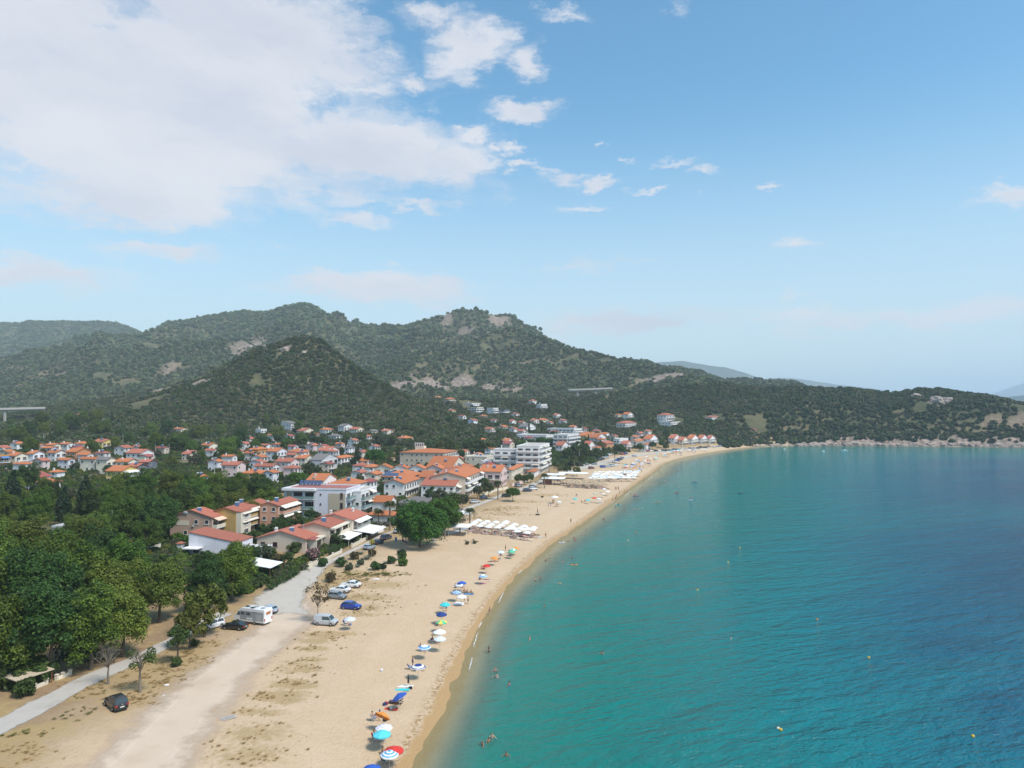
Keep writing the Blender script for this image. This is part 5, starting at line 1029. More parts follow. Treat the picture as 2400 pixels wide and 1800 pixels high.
# far right, along the bay and on the slopes
C6 = [('long white flat roofed block highest above the far beach', 1283, 1345, 1364, 1006, 9.0, 'white', 'flat', 'tile', 3, 'L', 'L'), ('long low white flat roofed block behind the pines', 1210, 1280, 1302, 1021, 7.0, 'white', 'flat', 'tile', 2, 'L', 'L'), ('white four storey balcony block next to the pines', 1297, 1330, 1357, 1020, 12.0, 'white', 'flat', 'tile', 4, 'L', 'L'),
      ('yellowish house with orange roof right of the balcony block', 1357, 1374, 1391, 1021, 6.0, 'yellow', 'gx', 'orange', 2, 'b', 'w'), ('house with long sloping terracotta roofs above the parking', 1396, 1422, 1438, 1040, 5.0, 'brick', 'gy', 'red', 2, 'w', 'w'), ('white stepped house behind the terracotta roofs', 1375, 1400, 1420, 1026, 6.0, 'white', 'gx', 'orange', 2, 'b', 'w'),
      ('white flat house with deep balconies beyond the terracotta roofs', 1437, 1452, 1472, 1030, 7.0, 'white', 'flat', 'tile', 2, 'b', 'b'), ('cream house with a broad gable above the far parking', 1474, 1492, 1510, 1034, 6.0, 'cream', 'gy', 'orange', 2, 'b', 'b'), ('grey white house with orange roof above the far parking', 1507, 1524, 1541, 1029, 6.0, 'lilac', 'gx', 'orange', 2, 'b', 'w'),
      ('white house with red roof, first of the far beach row', 1566, 1580, 1594, 1027, 6.0, 'white', 'gx', 'red', 2, 'b', 'w'), ('low cream house with flat roof, second of the far beach row', 1586, 1600, 1612, 1032, 5.0, 'cream', 'gx', 'red', 2, 'b', 'w'), ('white house with pale awnings, third of the far beach row', 1609, 1622, 1636, 1028, 6.0, 'white', 'gx', 'orange', 2, 'b', 'w'),
      ('white house with red roof, fourth of the far beach row', 1634, 1645, 1657, 1027, 6.0, 'white', 'gx', 'red', 2, 'b', 'w'), ('white house at the far end of the far beach row', 1655, 1664, 1676, 1028, 5.5, 'white', 'gx', 'red', 2, 'b', 'w'), ('tall white villa with red roof on the slope above the far beach', 1540, 1562, 1580, 973, 9.0, 'white', 'hip', 'red', 3, 'b', 'w'),
      ('stepped white terraces below the tall white villa', 1543, 1572, 1602, 990, 5.0, 'white', 'flat', 'tile', 2, 'b', 'w'), ('white villa with red hipped roof and columned balcony on the slope', 1444, 1466, 1491, 992, 7.0, 'white', 'hip', 'red', 2, 'b', 'b'), ('small house with pyramid orange roof high on the slope', 1441, 1449, 1457, 972, 4.0, 'cream', 'hip', 'orange', 1, 'w', 'w'),
      ('white house with orange roof beside the pyramid roof', 1459, 1472, 1484, 971, 6.0, 'white', 'gx', 'orange', 2, 'b', 'w'), ('low white bungalow alone on the wooded headland', 1653, 1668, 1688, 978, 4.0, 'white', 'hip', 'red', 1, 'w', 'w'), ('long low building with rust red roof in the headland woods', 1757, 1770, 1788, 1007, 3.0, 'brown', 'gy', 'maroon', 1, 'n', 'n'),
      ('orange roofed house highest above the village gully', 1016, 1026, 1038, 931, 4.5, 'cream', 'hip', 'orange', 2, 'w', 'w'), ('house with ochre roof and bare concrete terrace in the gully', 1041, 1052, 1067, 935, 4.5, 'beige', 'hip', 'orange', 2, 'b', 'w'), ('white modern house above the cream hillside villa', 1087, 1106, 1126, 946, 5.0, 'white', 'flat', 'tile', 2, 'b', 'w'),
      ('large cream hillside villa with arched balconies', 1099, 1118, 1133, 955, 8.0, 'cream', 'flat', 'tile', 3, 'L', 'L'), ('bright white three storey hillside house', 1141, 1156, 1168, 957, 8.0, 'white', 'flat', 'tile', 3, 'b', 'w'), ('dark unfinished concrete house beside the bright white one', 1168, 1182, 1195, 961, 6.0, 'slate', 'flat', 'tile', 2, 'L', 'L'),
      ('small white house with red roof high on the right of the gully', 1239, 1248, 1258, 939, 5.0, 'white', 'hip', 'red', 2, 'w', 'w'), ('white flat villa with long balconies beside the cypress', 1258, 1268, 1282, 948, 7.0, 'white', 'flat', 'tile', 2, 'L', 'L'), ('white house with red balcony openings left of the cypress group', 1296, 1304, 1315, 973, 6.0, 'white', 'gx', 'red', 2, 'b', 'w'),
      ('cream house with wide orange hipped roof in the middle of the slope', 1258, 1270, 1285, 984, 4.5, 'cream', 'hip', 'orange', 2, 'w', 'w'), ('small pink and white house left of the wide orange roof', 1243, 1252, 1263, 985, 6.0, 'pink', 'gx', 'orange', 2, 'b', 'w'), ('white low house pair below the wide orange roof', 1216, 1234, 1255, 1000, 5.0, 'white', 'gx', 'greyr', 2, 'w', 'w'),
      ('small blue and white house between dark trees', 1178, 1190, 1201, 1033, 6.0, 'lilac', 'gx', 'orange', 2, 'b', 'w'), ('small white cottage with red gable on the open slope', 1193, 1200, 1210, 987, 4.5, 'white', 'gx', 'red', 2, 'w', 'w'), ('white house with a small red roof behind the beach pines', 1302, 1318, 1332, 1044, 6.0, 'white', 'gx', 'red', 2, 'w', 'w'),
      ('white house with chimneys right of the beach pines', 1366, 1380, 1394, 1044, 6.0, 'white', 'gx', 'red', 2, 'w', 'w'), ('low pale house far left below the motorway', 220, 238, 256, 985, 4.0, 'white', 'gx', 'greyr', 2, 'w', 'w'), ('small red roofed house hidden in the left woods', 180, 192, 204, 971, 4.0, 'cream', 'hip', 'orange', 1, 'n', 'n')]
for lb, a, c, r_, y, e, wc, rf, rc, fl, fr, sd_ in C6: H(lb, a, c, r_, y, e, wc, rf, rc, fl, fr, sd_, chim=1 if len(lb) % 2 else 0, rail='solid' if rf == 'flat' else 'white')

# further houses squeezed between their neighbours
XT = [(540, 1036), (575, 1040), (655, 1042), (690, 1046), (735, 1044), (560, 1058), (690, 1066), (612, 1072), (668, 1064), (742, 1070), (640, 1108), (690, 1098), (592, 1062), (770, 1088), (850, 1092), (862, 1080), (845, 1108), (700, 1086), (1010, 1078), (1075, 1076), (1100, 1088), (1060, 1110), (880, 1112), (868, 1130), (955, 1098), (1120, 1066), (1180, 1058), (1010, 1118), (1145, 1090), (1165, 1098), (1330, 1030), (1350, 1034), (1410, 1030), (1425, 1036), (1340, 1044), (1490, 1024), (1545, 1032), (1385, 1016), (1300, 1012), (1225, 1010), (40, 1040), (140, 1060), (205, 1066), (345, 1070), (245, 1062), (160, 1078), (100, 1080), (60, 1088), (385, 1050), (880, 1046), (1130, 1030), (500, 1056), (510, 1082), (600, 1036), (625, 1044), (665, 1080), (712, 1060), (728, 1056), (760, 1046), (782, 1058), (800, 1040), (830, 1032), (560, 1100), (610, 1098), (850, 1060), (875, 1095), (900, 1098), (1000, 1064), (1040, 1072), (1090, 1060), (1150, 1052), (1180, 1085), (715, 1034), (680, 1022), (740, 1018), (640, 1020), (585, 1028), (860, 1022), (1195, 1040), (1320, 1020), (1400, 1050), (1470, 1040), (1515, 1042), (1240, 1026), (1275, 1020), (20, 1060), (85, 1066), (120, 1050), (185, 1050), (300, 1090), (235, 1084), (330, 1050), (1060, 962), (1085, 975), (1110, 985), (1135, 975), (1160, 985), (1180, 1000), (1210, 970), (1225, 990), (1290, 990), (1320, 985), (1345, 1000), (1370, 1005), (1400, 1010), (1420, 1018), (1440, 1022), (1330, 1008), (1280, 978), (1500, 1015), (1520, 1010), (1150, 1005), (1205, 1005)]
for i, (x, y) in enumerate(XT):
    p = place(x, y, 5.2); ww = 8.5 * F / p.y * (.9 + .3 * (i * 37 % 10) / 10)
    if all((p.x - fx) ** 2 + (p.y - fy) ** 2 > (fr + 3.2) ** 2 for fx, fy, fr in FOOT):
        ho = H('small tile roofed house squeezed between its larger neighbours in the village', x - ww * .55, x, x + ww * .4, y, 5.2, ['white', 'cream', 'white', 'lilac', 'pink', 'white', 'beige'][i % 7], ['gx', 'gy', 'hip'][i % 3], ['orange', 'red', 'orange', 'maroon', 'red'][i % 5], 2, 'b' if i % 2 else 'w', 'w', chim=1 if i % 3 else 0, heat=1 if i % 4 == 0 else 0, group='small houses between larger ones')[0]; ho['wallc'] = ['white', 'cream', 'white', 'pale', 'pinkish', 'white', 'beige'][i % 7]
# ------------------------------------------------------------------ trees: kind, column and row of the crown's middle, scale
ROADP = []
for (a, b_) in STREET: ROADP.append((a + b_) / 2)
for i in range(len(ROADP) - 1, 0, -1):
    n = int((ROADP[i] - ROADP[i - 1]).length / 4)
    for k in range(1, n): ROADP.append(ROADP[i - 1].lerp(ROADP[i], k / n))
CH = {'plane': 7.1, 'garden': 4.2, 'olive': 4.2, 'yellow': 4.2, 'pine': 7.4, 'bpine': 5.6, 'cypress': 5.0, 'conifer': 5.0, 'palm': 6.0, 'sparse': 4.1, 'bare': 4.0, 'small': 3.9, 'thin': 3.9}
def T(key, px, py, s, label, group=None, sz=None, foot=True):
    kind = key.rstrip('0123456789'); h = CH[kind] * s * (sz or 1); p = place(px, py, h)
    if foot: FOOT.append((p.x, p.y, 1.2))
    return tree(key, p, s, label, group, sz)
PL = [(-40, 1300, 1.15), (50, 1275, 1.1), (140, 1300, 1.05), (-10, 1390, 1.15), (85, 1395, 1.15), (185, 1370, 1.1), (265, 1385, 1.0), (20, 1480, 1.05), (120, 1470, 1.05), (215, 1465, .95), (290, 1450, .85), (-60, 1480, 1.1), (225, 1310, 1.0), (290, 1325, .95)]
ORD = ['first', 'second', 'third', 'fourth', 'fifth', 'sixth']
for nm_, lo_, hi_ in (('back', 0, 1340), ('middle', 1340, 1420), ('front', 1420, 1600)):
    for i, (x, y, s) in enumerate(sorted(q for q in PL if lo_ <= q[1] < hi_)):
        T('plane%d' % ((i + len(nm_)) % 4), x, y, s, 'big plane tree, %s from the left in the %s row of the lower left grove' % (ORD[i], nm_), 'grove of plane trees')
T('plane1', 375, 1375, 0.92, 'tall dark plane tree on bare trunks at the right end of the grove')
T('plane2', 545, 1330, 1.0, 'broad olive green plane tree in front of the white pergola', sz=.95)
T('plane3', 480, 1365, .80, 'dark green plane tree standing behind the parked campervan')
T('yellow1', 480, 1420, 1.28, 'yellowish green tree beside the white car')
T('yellow2', 445, 1465, .95, 'small yellow green tree with shrub at its foot by the footpath')
T('small', 418, 1490, 1.05, 'slim dark green tree standing in dry grass by the footpath', sz=1.05)
T('bare', 255, 1530, 1.12, 'leafless tree beside the footpath left of the black car')
T('thin', 330, 1540, 1.25, 'half bare tree with leaning trunk right of the black car')
T('sparse', 745, 1395, 1.25, 'thin young tree with withered leaves in front of the grey van')
BK = [(330, 1150, 1.2), (400, 1140, 1.15), (300, 1205, 1.1), (375, 1215, 1.1), (455, 1155, 1.05), (505, 1140, 1.1), (560, 1140, 1.1), (612, 1145, 1.0), (625, 1180, .95), (545, 1185, 1.0), (470, 1195, 1.05), (420, 1190, 1.1), (90, 1200, 1.0), (225, 1245, .9), (265, 1150, 1.0), (120, 1155, .8), (345, 1255, .8), (590, 1200, .8)]
for i, (x, y, s) in enumerate(BK): T('plane%d' % (i % 4), x, y, s * .92, 'dark green tree in the belt behind the pink and ochre houses', 'belt of dark trees')
T('conifer', 30, 1150, 1.5, 'tall dark conifer at the left picture edge'); T('conifer', 200, 1170, 1.6, 'huge dark brown shaggy conifer in the tree belt'); T('conifer', 150, 1185, 1.3, 'dark conifer left of the shaggy one'); T('conifer', 838, 1072, 1.25, 'tall dark conifer beside the stone pine in the village', sz=1.1)
T('conifer', 166, 1455, 1.15, 'dark feathery conifer at the front of the plane grove'); T('conifer', 218, 1490, .8, 'smaller dark conifer at the grove edge above the footpath')
T('pine1', 880, 1068, 1.05, 'round green stone pine right of the tall dark conifer'); T('bpine', 985, 1226, 1.22, 'big bright green pine on the beach beside the palms'); T('bpine', 1030, 1208, 1.1, 'bright green pine leaning behind the big beach pine')
T('pine0', 697, 1120, .75, 'round bright green pine behind the white hotel'); T('pine1', 1202, 1154, .52, 'low bright green tree beside the parked cars on the street')
GT = [('garden0', 727, 1092, 1.1), ('garden1', 560, 1076, 1.0), ('garden2', 646, 1072, .8), ('garden3', 762, 1066, .9), ('garden0', 432, 1030, 1.7), ('garden1', 480, 1020, 1.4), ('olive2', 457, 1074, 1.3), ('yellow0', 405, 1080, 1.2), ('garden3', 705, 1027, 1.6), ('garden2', 732, 1025, 1.6), ('garden1', 652, 1028, 1.4), ('garden0', 678, 1032, 1.4), ('garden1', 752, 1030, 1.3), ('garden3', 626, 1032, 1.2), ('garden2', 812, 1030, 1.4), ('garden0', 849, 1024, 1.5), ('olive1', 888, 1027, 1.6), ('garden1', 918, 1030, 1.4), ('garden0', 775, 1118, .7), ('garden2', 745, 1100, .8),
      ('olive0', 1034, 1162, 1.2), ('garden1', 1061, 1172, 1.2), ('olive3', 1083, 1172, 1.0), ('garden2', 1010, 1158, 1.0), ('garden3', 1132, 1131, 1.0), ('garden0', 1145, 1143, 1.0), ('olive1', 1120, 1150, .9), ('garden1', 1216, 1121, .9), ('garden2', 1243, 1118, .8), ('garden3', 1230, 1122, .8), ('garden0', 1056, 1040, 1.6), ('garden1', 1100, 1042, 1.9), ('garden2', 1122, 1040, 1.9), ('garden3', 1140, 1045, 1.7), ('yellow1', 1030, 1043, 1.4), ('garden0', 1005, 1045, 1.4), ('garden2', 990, 1040, 1.3), ('olive0', 965, 1040, 1.4), ('garden3', 1080, 1062, 1.2),
      ('garden1', 1330, 1060, 1.5), ('garden2', 1350, 1052, 1.8), ('garden3', 1368, 1050, 1.7), ('garden0', 1342, 1078, 1.1), ('garden1', 1365, 1075, 1.2), ('garden2', 1380, 1060, 1.2), ('yellow2', 1406, 1045, 1.2), ('garden0', 1444, 1050, 1.2), ('garden1', 1330, 1099, .9), ('yellow3', 1352, 1102, .9), ('garden2', 1316, 1098, .8), ('garden3', 1530, 1042, 1.2), ('garden0', 1500, 1046, 1.2), ('garden1', 1550, 1040, 1.0), ('garden2', 1460, 1052, 1.0), ('pine0', 1243, 1036, .75), ('pine1', 1268, 1032, .8), ('pine0', 1288, 1034, .75), ('pine1', 1225, 1040, .7), ('garden3', 1560, 1046, 1.1)]
LBL = {'garden': 'leafy green garden tree among the village houses', 'olive': 'grey green olive tree among the village houses', 'yellow': 'yellow green tree among the village houses', 'pine': 'rounded pine in the group before the white flat roofed blocks'}
GRP = {'garden': 'village garden trees', 'olive': 'village olive trees', 'yellow': 'village yellow green trees', 'pine': 'pines before the white blocks'}
for k, x, y, s in GT: kk = k.rstrip('0123456789'); T(k, x, y, s * .92, LBL[kk], GRP[kk])
for x, y, s, lb in [(798, 1107, .85, 'row of three'), (815, 1106, .85, 'row of three'), (833, 1107, .85, 'row of three')]: T('palm', x, y, s, 'fan palm in the row of three behind the wide white house', 'three palms in a row')
for x, y, s, lb in [(914, 1181, 1.15, 'tall palm in front of the low orange roofed bungalow'), (887, 1199, .8, 'smaller palm left of the tall palm by the bungalow'), (852, 1203, .8, 'short palm beside the awnings at the hotel corner'), (950, 1187, .9, 'palm close behind the big beach pine'), (1101, 1196, .9, 'palm at the beach end of the white umbrella field'), (1078, 1208, .75, 'thin palm between the pine and the umbrella field'), (1043, 1224, .7, 'squat palm right of the big beach pine'), (1167, 1131, 1.0, 'palm in front of the maroon villa'), (1276, 1113, .9, 'palm left of the beach bar pavilion'), (1308, 1090, 1.1, 'palm at the corner of the big apartment block'), (1346, 1071, 1.1, 'yellowish palm in the park beyond the apartment block'), (1322, 1082, .7, 'small palm on the lawn beyond the apartment block'), (1441, 1060, 1.0, 'lone palm above the far parked cars')]: T('palm', x, y, s * 1.22, lb)
b = MB(); p = place(1287, 1122); dp = empty('dead_palm', p); b.lathe([(.42, -.4), (.34, 1), (.28, 4), (.26, 7), (.30, 9.2), (.1, 9.6)], 8); b.build('trunk', BARKP, dp)
b = MB()
for k in range(9): a = k * .7; b.bar((0, 0, 9.2), (math.cos(a) * 1.2, math.sin(a) * 1.2, 9.9 - .9 * (k % 3)), .07, .02, 4)
b.build('withered_fronds', BARKP, dp)
tag(dp, 'dead palm trunk with withered top beside the apartment block', 'palm')
for x, y, s in [(1379, 1030, 1.0), (1287, 955, 1.3), (1400, 972, 1.3), (1330, 972, 1.2), (1345, 975, 1.1), (1362, 985, 1.1), (1240, 1000, 1.0), (1270, 1000, 1.0), (1225, 965, 1.2), (1498, 980, 1.1), (1530, 985, 1.0), (1020, 1072, .9), (262, 975, 1.2), (410, 1020, 1.0), (1420, 1000, 1.2)]: T('cypress', x, y, s, 'slender dark cypress on the slope behind the village', 'cypresses on the slope')
# shrubs by the beach end of the street
for k, x, y, s, lb in [('pink', 734, 1307, 1.75, 'oleander full of pink blossom at the street corner'), ('green', 690, 1290, 2.0, 'broad green garden tree like bush beside the oleander'), ('brown', 652, 1318, 1.9, 'reddish brown bush beside the clipped round shrub'), ('dark', 635, 1312, 1.8, 'dark bush left of the reddish one'), ('olive', 648, 1336, 1.3, 'clipped flat topped shrub beside the hedge'), ('olive', 712, 1330, 1.3, 'flat topped bush above the white gate pillar'), ('green', 756, 1322, 1.5, 'round green bush right of the oleander'),
                       ('brown', 812, 1271, 1.5, 'red leaved bush in front of the canvas awning'), ('green', 690, 1268, 2.1, 'dense green tree like shrub before the beige bungalow'), ('green', 595, 1262, 1.4, 'conical green shrub behind the pergola'), ('dark', 637, 1230, 1.8, 'dark pointed shrub between ochre and salmon houses'), ('green', 943, 1306, 1.35, 'round dark bush on the sand'), ('bright', 945, 1320, 1.4, 'round bright green bush on the sand'), ('green', 917, 1315, 1.3, 'round dark green bush left of the bright one on the sand'), ('dark', 942, 1294, 1.2, 'small dark bush above the bright one on the sand'),
                       ('green', 880, 1330, 1.4, 'dark bush beside the green ground cover'), ('dark', 895, 1328, 1.2, 'low dark bush at the right of the ground cover'), ('brown', 830, 1305, 1.4, 'brownish bush at the street corner by the agaves'), ('olive', 845, 1318, 1.1, 'grey green bush between the agaves'), ('brown', 872, 1298, 1.3, 'brown green bush below the yellow flower stalk'), ('green', 800, 1322, 1.5, 'dark green bush at the bend of the street'), ('olive', 818, 1330, 1.2, 'grey green low bush at the bend of the street'), ('brown', 775, 1358, 1.5, 'dry brown green bush above the parked cars'), ('green', 25, 1604, 2.6, 'large bush beside the carport roof'), ('green', 92, 1592, 2.3, 'bush behind the low garden wall at the lower left'), ('green', 60, 1625, 1.6, 'bush at the left end of the low wall'),
                       ('bright', 440, 1272, 1.9, 'bright hedge like bush before the pink house'), ('bright', 415, 1265, 1.9, 'bright bush left of the red capped pillar'), ('green', 455, 1508, .8, 'small dark shrub at the foot of the yellow green tree'), ('green', 413, 1556, .9, 'low shrub at the foot of the slim tree'), ('dark', 1271, 1160, .6, 'small dark bush alone on the sand near the cars'), ('olive', 1112, 1268, .7, 'low weed tuft left of the umbrella field'), ('olive', 1095, 1270, .7, 'second low weed tuft left of the umbrella field')]:
    bush(k, place(x, y + 6), s, lb)
for x, y, s, lb in [(860, 1312, 1.0, 'big grey agave rosette by the street bend'), (845, 1300, .9, 'agave rosette nearest the parked cars'), (905, 1322, .8, 'pale agave at the edge of the sand'), (790, 1322, .9, 'agave at the very corner of the street'), (838, 1330, .7, 'small pale agave in front of the bushes')]:
    p = place(x, y); P = []; g = np.random.default_rng(int(x)); n = 26; k = np.arange(n); a = k * 2.4; up = .35 + .9 * (k / n); d = np.stack([np.cos(a), np.sin(a), up], 1); d /= np.linalg.norm(d, axis=1)[:, None]
    t2 = np.stack([-np.sin(a), np.cos(a), 0 * a], 1); me = leaf_mesh('agave', [((d * .75, d, t2 * .2, np.cross(d, t2), np.full((n, 1), .8), g.random(n)), 1.0, 0)], [L_AGAVE])
    o = empty('agave_plant', p); o.scale = (s, s, s); link('leaf_rosette', me, o); b = MB(); b.lathe([(.18, -.2), (.22, .15), (.05, .4)], 7); b.build('stem', BARKP, o); tag(o, lb, 'agave')
p = place(870, 1313); o = empty('agave_flower', p); b = MB(); b.bar((0, 0, -.3), (.15, 0, 5.2), .09, .05); b.build('stalk', BARKP, o)
C = np.array([(.15, 0, 4.0 + .3 * k) for k in range(5)] + [(.15 + .5 * math.cos(k), .5 * math.sin(k), 4.6 + .12 * (k % 4)) for k in range(8)]); link('blossom', leaf_mesh('agave_blossom', [(leaf_arrays(C, np.full(len(C), .32), 30, .12, 5), 1.0, 0)], [leaf_mat('yellow_blossom', (.28, .24, .02), (.5, .42, .05), .2, 0, 0)]), o); tag(o, 'tall agave flower stalk with yellow head beside the street', 'agave')
# hedges
def hedge(pts, h, w, label, mt=L_GREEN):
    C = []
    for a, c in zip(pts[:-1], pts[1:]):
        n = int((c - a).length / .38) + 1
        for k in range(n):
            q = a.lerp(c, k / n)
            for j in range(7): C.append((q.x + random.uniform(-w, w) * .5, q.y + random.uniform(-w, w) * .5, gz(q.x, q.y) + random.uniform(.15, h)))
    C = np.array(C); base = pts[0].copy(); C = C - np.array(base); o = empty('hedge', base); link('foliage', leaf_mesh('hedge_foliage', [(leaf_arrays(C, np.full(len(C), .30), 16, .11, 3, .5), 1.0, 0)], [mt]), o); tag(o, label, 'hedge')
    b = MB()
    for a in pts: b.bar((a - base) + Vector((0, 0, -.3)), (a - base) + Vector((0, 0, h * .7)), .05, .03, 4)
    b.build('stem', BARK, o)
hedge([place(x, y) for x, y in ((628, 1386), (655, 1371), (680, 1357), (699, 1344))], 1.7, 1.3, 'long clipped green hedge along the street before the white canopy')
hedge([place(x, y) for x, y in ((775, 1303), (790, 1293), (806, 1284))], 1.5, 1.2, 'clipped hedge between oleander and awnings')
hedge([place(x, y) for x, y in ((868, 1232), (905, 1235), (935, 1228))], 1.6, 1.0, 'dark hedge below the low orange roofed bungalow', L_DARK)
# village trees that stand between the houses, and the woods to the left
def free(x, y, r):
    for fx, fy, fr in FOOT:
        if (x - fx) ** 2 + (y - fy) ** 2 < (fr + r) ** 2: return False
    for q in ROADP:
        if (x - q.x) ** 2 + (y - q.y) ** 2 < (4.2 + r) ** 2: return False
    return True
def fill(n, xr, yr, keys, srange, label, group, smin, smax, cond=None, tries=14):
    made = 0
    for _ in range(n * tries):
        if made >= n: break
        y = random.uniform(*yr); x = random.uniform(xr[0], xr[1]) if not callable(xr[0]) else random.uniform(xr[0](y), xr[1](y))
        s_ = float(sdf(np.array([x]), np.array([y]))[0])
        if not smin < s_ < smax or (cond and not cond(x, y)): continue
        px = to_pix(x, y, 5)[0]
        if not -150 < px < 2500: continue
        s = random.uniform(*srange)
        if not free(x, y, s * 1.3): continue
        k = random.choice(keys); tree(k, (x, y, gz(x, y) - .1), s, label, group); FOOT.append((x, y, s * 1.0)); made += 1
fill(85, (-260, 120), (200, 520), ['garden0', 'garden1', 'garden2', 'garden3'], (.45, .9), LBL['garden'], GRP['garden'], 62, 330)
fill(40, (-260, 120), (200, 520), ['olive0', 'olive1', 'olive2', 'olive3'], (.5, .85), LBL['olive'], GRP['olive'], 62, 330)
fill(26, (-86, -46), (165, 265), ['garden0', 'garden1', 'garden2', 'garden3', 'olive1'], (.45, .8), 'leafy green tree in the front gardens beside the street', 'front garden trees', 50, 90)
fill(45, (-120, 240), (480, 700), ['garden0', 'garden1', 'garden2', 'garden3'], (.6, 1.3), LBL['garden'], GRP['garden'], 40, 260)
WL = 'rounded green tree in the woods behind the left hand houses'
fill(95, (-520, -150), (400, 700), ['plane0', 'plane1', 'plane2', 'plane3', 'garden0', 'garden1'], (.6, 1.25), 'rounded green tree in the woods beyond the rows of houses', 'woods beyond the houses', 230, 700)
fill(45, (-330, -95), (150, 330), ['plane0', 'plane1', 'plane2', 'plane3'], (.6, .95), 'dark green tree in the belt behind the pink and ochre houses', 'belt of dark trees', 85, 330, cond=lambda x, y: (x / y < -.34 and y < 290) )

# say which tree: by the house it stands next to
def short(lb):
    w_ = lb.split(); w_ = w_[:10]
    while w_[-1] in ('with', 'and', 'of', 'the', 'a', 'in', 'on', 'at', 'its', 'behind', 'beside', 'over', 'under', 'above', 'below', 'between', 'an', 'to', 'by', 'left', 'right', 'high', 'big', 'white', 'low', 'long', 'wide', 'two', 'three', 'from', 'one', 'open', 'half', 'next', 'red', 'dark', 'front', 'far', 'orange'): w_.pop()
    return ' '.join(w_)
for o in [q for q in COL.objects if q.get('group') in ('village garden trees', 'village olive trees', 'village yellow green trees', 'front garden trees', 'small houses between larger ones')]:
    h_ = min((q[0] for q in HOUSES if 'squeezed' not in q[0]['label']), key=lambda q: (q.location - o.location).length_squared); d = o.location - h_.location
    rel = ('left of' if d.x < 0 else 'right of') if abs(d.x) > .7 * abs(d.y) else ('behind' if d.y > 0 else 'before')
    kd = {'village garden trees': 'green', 'village olive trees': 'olive', 'village yellow green trees': 'yellowish', 'front garden trees': 'front garden', 'small houses between larger ones': 'house'}[o['group']]
    if kd == 'house': o['label'] = ' '.join(('small %s house %s the ' % (o['wallc'], rel) + short(h_['label'])).split()[:16]); continue
    o['label'] = ' '.join((('small ' if o.scale.x < .65 else 'large ' if o.scale.x > 1.1 else '') + kd + ' tree ' + rel + ' the ' + short(h_['label'])).split()[:16])
# ------------------------------------------------------------------ cars
M_TYRE = mat('tyre_rubber', (.02, .02, .02), .9); M_RIM = mat('alloy_rim', (.45, .45, .46), .35, metal=.7); M_CGLASS = mat('car_glass', (.03, .045, .05), .05, .1, spec=1.0); M_RED = mat('tail_light', (.42, .02, .02), .25); M_LAMP = mat('head_light', (.75, .76, .78), .15); M_TRIM = mat('black_trim', (.03, .03, .032), .6); M_PLATE = mat('number_plate', (.75, .75, .72), .5)
CARC = dict(black=(.012, .012, .014), white=(.78, .78, .78), silver=(.45, .47, .49), grey=(.20, .22, .24), blue=(.012, .045, .33), navy=(.02, .035, .07), red=(.32, .02, .02), maroon=(.16, .02, .03), lightblue=(.30, .38, .46))
def paint(c):
    k = 'paint_' + c
    if k in MATS: return MATS[k]
    m = mat(k, CARC[c], .28, .03, 2.0, spec=.6); m.node_tree.nodes['Principled BSDF'].inputs['Coat Weight'].default_value = .6; m.node_tree.nodes['Principled BSDF'].inputs['Coat Roughness'].default_value = .06; return m
SPEC = {  # length, width, belt line (x,z) front to rear, cabin (base front, roof front, roof rear, base rear, roof z), wheel radius
    'suv': (4.35, 1.84, [(-2.17, .78), (-2.1, .95), (-1.0, 1.05), (1.0, 1.02), (1.95, .92), (2.17, .72)], (1.05, .35, -1.75, -2.08, 1.64), .34),
    'hatch': (3.95, 1.70, [(-1.97, .72), (-1.92, .90), (-.9, .98), (.95, .95), (1.75, .82), (1.97, .62)], (1.0, .25, -1.45, -1.9, 1.49), .30),
    'sedan': (4.6, 1.80, [(-2.3, .68), (-2.25, .92), (-1.6, .98), (1.0, .93), (2.05, .80), (2.3, .60)], (1.05, .30, -1.05, -1.85, 1.42), .31),
    'van': (4.25, 1.82, [(-2.12, .80), (-2.11, 1.0), (-1.0, 1.05), (1.25, 1.05), (1.95, .92), (2.12, .70)], (1.45, .75, -2.02, -2.10, 1.80), .31)}
def loft(stations, ring):
    b = MB(); vs = []; n = len(ring(stations[0]))
    for s in stations: vs += ring(s)
    fs = [(i * n + k, i * n + (k + 1) % n, (i + 1) * n + (k + 1) % n, (i + 1) * n + k) for i in range(len(stations) - 1) for k in range(n)]
    fs += [tuple(range(n)), tuple(range(len(vs) - n, len(vs)))]; b.add(vs, fs); return b
